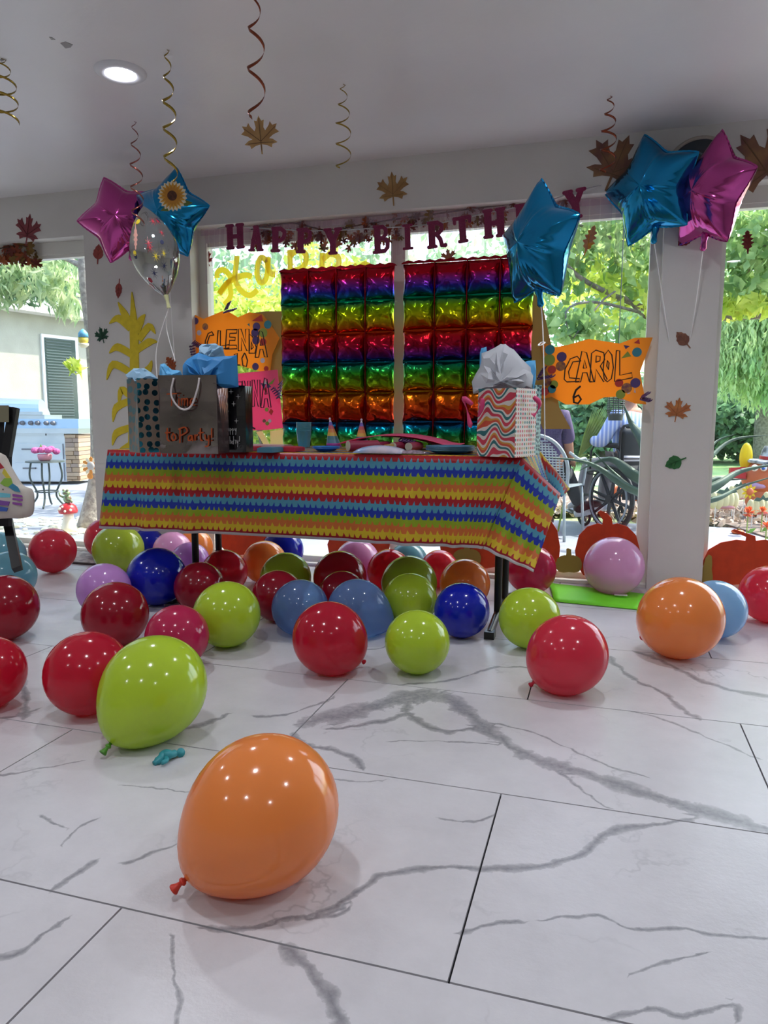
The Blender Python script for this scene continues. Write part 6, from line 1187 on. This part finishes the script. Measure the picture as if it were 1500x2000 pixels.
# ---- mesh chair
def frame(px_b, D, rot):
    o = Vector(pd(px_b[0], px_b[1], D)); o.z = ZG; a = rot+y_; return o, (lambda x, y, z: o+Vector((x*math.cos(a)-y*math.sin(a), x*math.sin(a)+y*math.cos(a), z)))
MET = mat('light grey painted metal', 'a4aeb4', .4, metal=.2); o, T = frame((1068, 1035), 6.35, -.6); mc = thing('mesh_chair', 'light grey metal mesh chair on the terrace behind the right end of the table', 'chair', o)
for x in (-.23, .23):
    for y in (-.2, .22): obj('leg', MB().tube([T(x*1.05, y*1.1, 0), T(x*.95, y, .44)], .012, 8), MET, mc, smooth=True)
    obj('armrest', MB().tube(cr([T(x*1.12, -.2, .74), T(x*1.15, 0, .68), T(x*1.12, .2, .66), T(x, .22, .44)], 5), .012, 8), MET, mc, smooth=True)
obj('back_frame', MB().tube(cr([T(-.24, -.2, .44), T(-.25, -.24, .66), T(-.16, -.28, .82), T(0, -.3, .88), T(.16, -.28, .82), T(.25, -.24, .66), T(.24, -.2, .44)], 5), .015, 8), MET, mc, smooth=True)
b = MB()
for i in range(17):
    x = -.22+.44*i/16; h = .46+.38*math.sqrt(max(0, 1-(x/.26)**2)); yb_ = lambda z: -.2-.09*(z-.44)/.44-.03*(1-(x/.25)**2)
    b.tube([T(x, yb_(.44), .44), T(x, yb_(h), h)], .005, 4)
for j in range(18):
    z = .46+.022*j; xm = .24*math.sqrt(max(0, 1-((z-.44)/.44)**2))
    if xm > .05: b.tube([T(x, -.2-.09*(z-.44)/.44-.03*(1-(x/.25)**2), z) for x in np.linspace(-xm, xm, 7)], .005, 4)
obj('back_mesh', b, MET, mc); obj('seat', MB().grid(lambda u, v: T((u-.5)*.46, -.2+v*.44, .45-.015*math.sin(PI*u)), 8, 8), MET, mc, solid=.012)
# ---- people: one skinned surface each, clothes as children
def skin(name, P, E, m, parent, root=0, sub=2):
    me = bpy.data.meshes.new(name); o0 = ORG[parent.name]; me.from_pydata([tuple(Vector(p)-o0) for p, r in P], E, []); o = bpy.data.objects.new(name, me); COL.objects.link(o); o.parent = parent; me.materials.append(m)
    md = o.modifiers.new('skin', 'SKIN'); md.use_smooth_shade = True; sv = me.skin_vertices[0].data if me.skin_vertices else None
    if sv is None:
        bm = bmesh.new(); bm.from_mesh(me); bm.verts.layers.skin.verify(); bm.to_mesh(me); bm.free(); sv = me.skin_vertices[0].data
    for i, (p, r) in enumerate(P): sv[i].radius = (r, r) if isinstance(r, float) else r; sv[i].use_root = (i == root)
    s_ = o.modifiers.new('sub', 'SUBSURF'); s_.levels = sub; s_.render_levels = sub; return o
SKN = mat('skin', 'b07e66', .6); 
def person(lab, T, J, shirt, trouser, hair, shoe, shirtname='shirt', hatm=None):
    """J joints in the local frame T: x right, y forward, z up"""
    t = thing('person', lab, 'person', T(0, 0, 0)); v = lambda k: T(*J[k]); P = []; E = []; ix = {}
    def ad(k, p, r, par=None):
        ix[k] = len(P); P.append((p, r)); 
        if par is not None: E.append((ix[par], ix[k]))
    ad('pel', v('pel'), .125); ad('waist', v('waist'), .12, 'pel'); ad('chest', v('chest'), .14, 'waist'); ad('neck', v('neck'), .055, 'chest'); ad('jaw', v('neck').lerp(v('head'), .55), .062, 'neck'); ad('head', v('head'), .092, 'jaw'); ad('crown', v('head')+Vector((0, 0, .07)), .07, 'head')
    for sd in ('l', 'r'):
        ad('sh'+sd, v('sh'+sd), .062, 'chest'); ad('el'+sd, v('el'+sd), .043, 'sh'+sd); ad('wr'+sd, v('wr'+sd), .028, 'el'+sd); w_ = v('wr'+sd); dr = (w_-v('el'+sd)).normalized(); ad('pm'+sd, w_+dr*.06, .034, 'wr'+sd)
        sdv = dr.cross(Vector((0, 0, 1))).normalized() if abs(dr.z) < .95 else Vector((1, 0, 0))
        for f in range(4): c0 = w_+dr*.09+sdv*(.027-.018*f); ad('f%d%s' % (f, sd), c0, .010, 'pm'+sd); ad('g%d%s' % (f, sd), c0+dr*(.045-.006*abs(f-1))+Vector((0, 0, -.02)), .009, 'f%d%s' % (f, sd))
        ad('t'+sd, w_+dr*.04+sdv*.045, .012, 'pm'+sd)
        ad('hp'+sd, v('hp'+sd), .095, 'pel'); ad('kn'+sd, v('kn'+sd), .06, 'hp'+sd); ad('an'+sd, v('an'+sd), .042, 'kn'+sd); ad('ft'+sd, v('ft'+sd), .036, 'an'+sd)
    skin('body', P, E, SKN, t)
    Q = [(v('pel')+Vector((0, 0, .0)), .15), (v('waist'), .148), (v('chest'), .165), (v('chest').lerp(v('neck'), .7), .085)]; Eq = [(0, 1), (1, 2), (2, 3)]
    for sd in ('l', 'r'): k = len(Q); q = .85 if shirtname == 'shirt' else .98; Q += [(v('sh'+sd), .085), (v('sh'+sd).lerp(v('el'+sd), .5), .072), (v('sh'+sd).lerp(v('el'+sd), q), .068)]; Eq += [(2, k), (k, k+1), (k+1, k+2)]
    if shirtname != 'shirt':
        for sd in ('l', 'r'): k = len(Q); Q += [(v('el'+sd).lerp(v('wr'+sd), .5), .058), (v('el'+sd).lerp(v('wr'+sd), .92), .046)]; j = 6 if sd == 'l' else 9; Eq += [(j, k), (k, k+1)]
    skin(shirtname, Q, Eq, shirt, t)
    Q = [(v('pel'), .152)]; Eq = []
    for sd in ('l', 'r'): k = len(Q); Q += [(v('hp'+sd), .10), (v('kn'+sd), .072), (v('kn'+sd).lerp(v('an'+sd), .55), .07), (v('kn'+sd).lerp(v('an'+sd), .95), .062)]; Eq += [(0, k), (k, k+1), (k+1, k+2), (k+2, k+3)]
    skin('trousers', Q, Eq, trouser, t)
    for sd in ('l', 'r'):
        a = v('an'+sd); f_t = v('ft'+sd); d = (f_t-a); d_ = d.normalized(); up_ = Vector((0, 0, 1)); up_ = (up_-d_*up_.dot(d_)).normalized(); sh = obj('shoe', MB().tube(cr([a-d_*.06-up_*.03, a-up_*.01, a.lerp(f_t, .6)-up_*.012, f_t+d_*.03-up_*.02, f_t+d_*.07-up_*.025], 3), [.03, .045, .052, .055, .05, .048, .047, .046, .044, .042, .036, .03, .015], 10), shoe, t, smooth=True)
        obj('sole', MB().tube([a-d_*.07-up_*.055, a-up_*.06, f_t-up_*.058, f_t+d_*.08-up_*.045], [.03, .038, .042, .022], 10), mat('white sole', 'dcdce4', .6), sh, smooth=True)
    h = v('head'); fw = (T(0, 1, 0)-T(0, 0, 0)).normalized(); rt = (T(1, 0, 0)-T(0, 0, 0)).normalized()
    obj('hair', MB().sphere(h-fw*.018+Vector((0, 0, .035)), .108, 18, 14, (1, 1, 1.08)), hair, t, smooth=True)
    for s_ in (-1, 1): obj('ear', MB().sphere(h+rt*.097*s_, .022, 8, 6, (.5, 1, 1.4)), SKN, t, smooth=True); obj('eye', MB().sphere(h+fw*.088+rt*.032*s_+Vector((0, 0, .012)), .011, 8, 6), mat('eye white', 'e8e4e0', .3), t)
    obj('nose', MB().sphere(h+fw*.1-Vector((0, 0, .015)), .017, 8, 6, (.8, 1, 1.3)), SKN, t, smooth=True); obj('mouth', MB().sphere(h+fw*.088-Vector((0, 0, .055)), .02, 8, 5, (1.3, .5, .35)), mat('lips', '8a4a44', .5), t)
    return t
person('person in a purple short sleeved shirt and dark trousers seated with one leg stretched out', T, dict(pel=(0, -.03, .56), waist=(0, -.06, .74), chest=(0, -.07, .93), neck=(0, -.05, 1.10), head=(.01, -.01, 1.24), shl=(-.19, -.06, 1.02), shr=(.15, -.06, 1.02), ell=(-.27, .02, .76), elr=(.165, .02, .76), wrl=(-.2, .24, .70), wrr=(.10, .25, .66),
    hpl=(-.09, .02, .54), hpr=(.10, .02, .54), knl=(-.2, .42, .53), knr=(.0, .42, .53), anl=(-.2, .46, .12), anr=(.07, .64, .20), ftl=(-.21, .58, .08), ftr=(.17, .71, .235)), mat('purple cotton', '55466c', .8, noise='4a3c60', ns=8), mat('charcoal trousers', '34383c', .85), mat('brown hair', '3a2c24', .7), mat('dark maroon shoe', '2e2024', .6))
# ---- wheelchair
Wc = Vector(pd(1193, 968, 6.5)); ang = y_+math.radians(22); fwd = Vector((-math.sin(ang), math.cos(ang), 0)); rgt = Vector((math.cos(ang), math.sin(ang), 0)); o = Vector((Wc.x, Wc.y, ZG))+rgt*.28
TW_ = lambda x, y, z: o+rgt*x+fwd*y+Vector((0, 0, z)); wc = thing('wheelchair', 'black wheelchair with its back to the window, on the terrace left of the narrow pier', 'wheelchair', o)
RUB = mat('black rubber', '1a1c20', .6); WFR = mat('black frame paint', '26282e', .35, metal=.3); GRM = mat('grey rim', '8a929c', .35, metal=.5)
for x in (-.28, .28):
    c = TW_(x, 0, .305); w = thing('wheel', None, None, c); w.parent = wc; w.location = c-o; 
    ring = lambda r, dx: [c+rgt*dx+fwd*(r*math.cos(a*PI/20))+Vector((0, 0, r*math.sin(a*PI/20))) for a in range(40)]
    obj('tyre', MB().tube(ring(.288, 0), .017, 10, close=True), RUB, w, smooth=True); obj('push_rim', MB().tube(ring(.25, -.035 if x < 0 else .035), .009, 8, close=True), GRM, w, smooth=True); obj('rim', MB().tube(ring(.265, 0), .012, 8, close=True), WFR, w, smooth=True)
    for k in range(8): a = k*PI/4+.2; obj('spoke', MB().tube([c, c+fwd*.26*math.cos(a)+Vector((0, 0, .26*math.sin(a)))], [.020, .012], 6), WFR, w)
    obj('hub', MB().tube([c-rgt*.035, c+rgt*.035], .035, 14), WFR, w, smooth=True, sharp=40)
    c = TW_(x*.85, .42, .10); cs_ = obj('caster', MB().tube([c+fwd*(.085*math.cos(a*PI/12))+Vector((0, 0, .085*math.sin(a*PI/12))) for a in range(24)], .015, 8, close=True), RUB, wc, smooth=True)
    for k in range(6): a = k*PI/3; obj('spoke', MB().tube([c, c+fwd*.08*math.cos(a)+Vector((0, 0, .08*math.sin(a)))], .006, 5), WFR, cs_)
    for nm, pts, r in (('frame_tube', [TW_(x*.78, -.2, .95), TW_(x*.78, -.02, .9), TW_(x*.78, 0, .3), TW_(x*.78, .45, .3), TW_(x*.85, .45, .1)], .012), ('frame_tube', [TW_(x*.78, 0, .52), TW_(x*.78, .42, .52), TW_(x*.78, .5, .3), TW_(x*.7, .62, .12)], .011), ('arm_frame', [TW_(x*.85, -.02, .55), TW_(x*.85, 0, .76), TW_(x*.85, .32, .76), TW_(x*.85, .36, .55)], .010)): obj(nm, MB().tube(cr(pts, 4), r, 8), WFR, wc, smooth=True)
    obj('armrest', MB().tube([TW_(x*.85, -.02, .78), TW_(x*.85, .28, .78)], .024, 10), RUB, wc, smooth=True); obj('push_grip', MB().tube([TW_(x*.78, -.2, .95), TW_(x*.78, -.1, .95)], .018, 8), RUB, wc, smooth=True)
    obj('foot_plate', MB().add([TW_(x*.7-.06, .6, .1), TW_(x*.7+.06, .6, .1), TW_(x*.7+.06, .74, .12), TW_(x*.7-.06, .74, .12)], [(0, 1, 2, 3)]), WFR, wc, solid=.01)
VIN = mat('black vinyl', '1c1e24', .45); obj('back_sling', MB().grid(lambda u, v: TW_((u-.5)*.43, -.01-.05*math.sin(PI*u), .46+v*.48), 10, 8), VIN, wc, solid=.012, smooth=True); obj('seat_sling', MB().grid(lambda u, v: TW_((u-.5)*.43, v*.42, .5-.02*math.sin(PI*u)), 8, 6), VIN, wc, solid=.012, smooth=True)
obj('rear_bag', MB().grid(lambda u, v: TW_((u-.5)*.40, -.06-.06*math.sin(PI*u)*math.sin(PI*v), .30+v*.30), 10, 8), mat('dark canvas', '22242a', .8), wc, solid=.02, smooth=True)
obj('strap', MB().grid(lambda u, v: TW_((u-.5)*.46, -.09-.05*math.sin(PI*u), .645+v*.05), 12, 3), mat('white strap', 'd0ccd0', .7), wc, solid=.004, smooth=True); obj('strap_stripe', MB().grid(lambda u, v: TW_((u-.5)*.465, -.095-.05*math.sin(PI*u), .662+v*.014), 12, 3), mat('dark strap stripe', '4a4448', .7), wc, solid=.004, smooth=True)
def stripes():
    m = mat('blue striped shirt cotton', 'b4c4ec', .8); t = m.node_tree; N = t.nodes; w = N.new('ShaderNodeTexWave'); w.inputs['Scale'].default_value = 9; tc = N.new('ShaderNodeTexCoord'); t.links.new(tc.outputs['Object'], w.inputs[0]); c = N.new('ShaderNodeValToRGB'); c.color_ramp.elements[0].color = rgb('8ea4dc'); c.color_ramp.elements[1].color = rgb('dbe2f6'); c.color_ramp.elements[0].position = .3; t.links.new(w.outputs[0], c.inputs[0]); t.links.new(c.outputs[0], N['Principled BSDF'].inputs[0]); return m
person('person with grey hair in a pale blue striped shirt sitting in the wheelchair', TW_, dict(pel=(0, .12, .60), waist=(0, .10, .76), chest=(0, .11, .94), neck=(0, .12, 1.11), head=(.0, .15, 1.25), shl=(-.18, .1, 1.03), shr=(.18, .1, 1.03), ell=(-.31, .12, .80), elr=(.31, .12, .80), wrl=(-.25, .34, .82), wrr=(.25, .34, .82),
    hpl=(-.09, .16, .58), hpr=(.09, .16, .58), knl=(-.12, .54, .58), knr=(.12, .54, .58), anl=(-.13, .62, .2), anr=(.13, .62, .2), ftl=(-.13, .74, .17), ftr=(.13, .74, .17)), stripes(), mat('grey trousers', '8a8488', .85), mat('silver grey hair', 'a8b4bc', .8), mat('grey shoe', '9a9698', .7), shirtname='long_sleeved_shirt')
# ---- scarecrow, pumpkins on stakes, marigolds in the mulch
sc0 = Vector(pd(1500, 985, 7.6)); s = 7.6/f_; sw = thing('scarecrow_figure', 'inflatable pumpkin faced scarecrow with a grey hat at the right picture edge', 'garden figure', (sc0.x, sc0.y, ZG)); X = Vector(_R); Z = Vector((0, 0, 1)); Fv = Vector(_F)
at_ = lambda x, y, d=0: Vector(pd(x, y, 7.6+d))
ORA = mat('orange nylon', 'd87a50', .5, trans=.2); obj('head', MB().sphere(at_(1500, 935), 48*s, 22, 16, (1, .8, .82)), ORA, sw, smooth=True)
for x in (1474, 1492): e_ = obj('eye', MB().sphere(at_(x, 914, -.17), 6.5*s, 12, 8), mat('eye white'), sw, smooth=True); obj('iris', MB().sphere(at_(x-1, 915, -.195), 3.2*s, 10, 8), mat('blue iris', '2a5ab0', .4), e_)
hat = obj('hat', MB().lathe([(46*s, -.02), (48*s, .0), (44*s, .02), (24*s, .03), (22*s, .12), (19*s, .17), (.002, .18)], c=at_(1508, 905), n=24, axis=(.12, 0, 1)), mat('grey plush hat', '5c6064', .9, noise='c8ccd0', ns=12), sw, smooth=True); obj('hat_band', MB().lathe([(24.5*s, .03), (24.5*s, .06), (22*s, .07)], c=at_(1508, 905), n=24, axis=(.12, 0, 1)), mat('red nylon', 'c83038', .5, trans=.2), hat)
obj('neckerchief', MB().sphere(at_(1495, 948, -.1), 24*s, 14, 10, (1.5, .5, .35)), mat('lilac nylon', 'c0a0cc', .5), sw, smooth=True); obj('body', MB().sphere(at_(1500, 975), 38*s, 18, 12, (1.1, .8, .9)).lathe([(30*s, -.03), (38*s, .02), (36*s, .12)], c=(sc0.x, sc0.y, ZG+.02), n=18), ORA, sw, smooth=True)
obj('straw_hair', MB().sphere(at_(1457, 893, .05), 15*s, 14, 10, (.8, .6, 1.9)), mat('yellow nylon', 'e8d020', .5, trans=.3), sw, smooth=True); obj('scarf', MB().prism([(-16*s, -12*s), (14*s, -12*s), (12*s, 12*s), (-16*s, 10*s)], .05, O=at_(1439, 924), ux=X, uy=Z, un=-Fv).tube([at_(1445, 926), at_(1480, 935)], .03, 8), mat('red nylon'), sw)
sfc = at_(1463, 960, -.25)
for k in range(9): a = k*2*PI/9; obj('petal', MB().prism([((math.cos(a+q)*r)*s, math.sin(a+q)*r*s) for q, r in ((-.3, 6), (-.25, 10), (0, 15), (.25, 10), (.3, 6))], .01, O=sfc, ux=X, uy=Z, un=-Fv), mat('yellow nylon'), sw)
obj('flower_centre', MB().sphere(sfc, 8*s, 12, 8, (1, .6, 1)), ORA, sw, smooth=True)
CRM = mat('cream pumpkin print', 'e0d8a8', .6); 
for cx, cy, w_, h_, D, lab in ((1415, 977, 57, 38, 7.1, 'cream pumpkin yard stake with dark leaves, nearest the narrow pier'), (1442, 962, 34, 32, 7.5, 'smaller cream pumpkin yard stake behind the first one'), (1485, 990, 50, 34, 6.8, 'cream pumpkin yard stake at the right edge behind orange flowers'), (1512, 975, 40, 34, 7.0, 'cream pumpkin yard stake cut by the right picture edge')):
    C_ = Vector(pd(cx, cy, D)); s = D/f_; t = thing('pumpkin_stake', lab, 'yard stake', (C_.x, C_.y, ZG), 'cream pumpkin yard stakes')
    for k in range(5): q = (k-2)/2; obj('segment', MB().sphere(C_+X*(q*w_*.36*s)+Fv*(.01*abs(q)), .5*h_*s, 12, 10, (.42 if abs(q) > .6 else .5, .25, 1-.12*abs(q))), CRM, t, smooth=True)
    obj('base_blush', MB().sphere(C_-Z*(h_*.36*s)+Fv*.004, w_*.36*s, 12, 8, (1, .25, .2)), mat('pink blush print', 'c88a90', .6), t, smooth=True); obj('leaf', MB().prism([(a*w_*.3*s, c*h_*.25*s) for a, c in ((-1.2,-.3),(-.8,.4),(-.3,.2),(0,1),(.3,.2),(.9,.5),(1.2,-.2),(.4,-.5),(0,-.1),(-.5,-.6))], .006, O=C_+Z*h_*.45*s-Fv*.035, ux=X, uy=Z, un=-Fv), mat('dark leaf print', '4a6456', .7), t)
    for q in (-.3, .35): p_ = C_+X*q*w_*s; obj('stake', MB().tube([(p_.x, p_.y, ZG-.03), (p_.x, p_.y, C_.z)], .004, 6), PAPER, t)
MG = mat('orange marigold', 'e0703c', .8, noise='c8542c', ns=40, trans=.3)
for cx, cy, r, D, lab in ((1461, 1003, 16, 6.4, 'round orange artificial flower in the mulch, left of the others'), (1489, 1000, 13, 6.5, 'orange artificial flower in front of the right yard stake'), (1497, 1030, 14, 6.1, 'orange artificial flower at the right picture edge near the path')):
    C_ = Vector(pd(cx, cy, D)); s = D/f_; t = thing('marigold', lab, 'flower', (C_.x, C_.y, ZG), 'orange flowers in the mulch'); rr = random.Random(cx)
    for k in range(26):
        a, e = rr.uniform(0, 6.28), rr.uniform(-.5, 1.4); d = Vector((math.cos(a)*math.cos(e), math.sin(a)*math.cos(e), math.sin(e))); sd_ = d.cross(Vector((.3, .2, 1))).normalized()*r*.22*s; obj('petal', MB().add([C_, C_+d*r*.6*s+sd_, C_+d*r*s, C_+d*r*.6*s-sd_], [(0, 1, 2, 3)]), MG, t)
    obj('stem', MB().tube([(C_.x, C_.y, ZG-.02), C_], .005, 6), FRD, t); obj('leaf', MB().prism([(0, 0), (.04, .01), (.07, .05), (.02, .04)], .002, O=(C_.x, C_.y-.02, ZG+.02)), mat('fresh leaf'), t)
for cx, cy, w_, h_, D, lab in ((1441, 1033, 20, 8, 6.5, 'small real orange pumpkin lying at the edge of the mulch bed'), (1208, 962, 34, 24, 9.5, 'orange pumpkin beyond the wheelchair wheel'), (1240, 990, 20, 14, 9.0, 'orange pumpkin beyond the wheelchair, right of the wheel'), (1140, 960, 14, 12, 9.6, 'small orange pumpkin beyond the stretched leg')):
    C_ = Vector(pd(cx, cy, D)); s = D/f_; t = thing('pumpkin', lab, 'pumpkin', (C_.x, C_.y, ZG), 'orange pumpkins in the bed'); c = Vector((C_.x, C_.y, ZG+h_*.5*s+.0))
    for k in range(8): a = k*PI/4; obj('segment', MB().sphere(c+Vector((math.cos(a), math.sin(a), 0))*w_*.28*s, w_*.32*s, 9, 7, (1, 1, h_/w_*1.5)), mat('pumpkin skin', 'dc6a34', .5), t, smooth=True)
    obj('stem', MB().tube([c, c+Vector((.01, 0, h_*.75*s))], .012, 6), mat('pumpkin stem', '6a6a3c', .8), t)
# fallen leaves over the mulch
lt_ = thing('leaf_litter', 'fallen leaves scattered over the mulch bed', 'fallen leaves', (1.2, 8.2, ZG), kind='stuff'); rr = np.random.default_rng(3); k = 900; P = np.stack([rr.uniform(-1.7, 7, k), rr.uniform(7.55, 9.2, k), np.full(k, ZG+.02)], 1)
leafcloud('litter', [((1.5, 8.3, ZG+.02), (3.5, .8, .012))], 1300, .09, mat('dry leaf', 'b89880', .8, noise='e0c8b0', ns=8), lt_, seed=5, asp=.6)
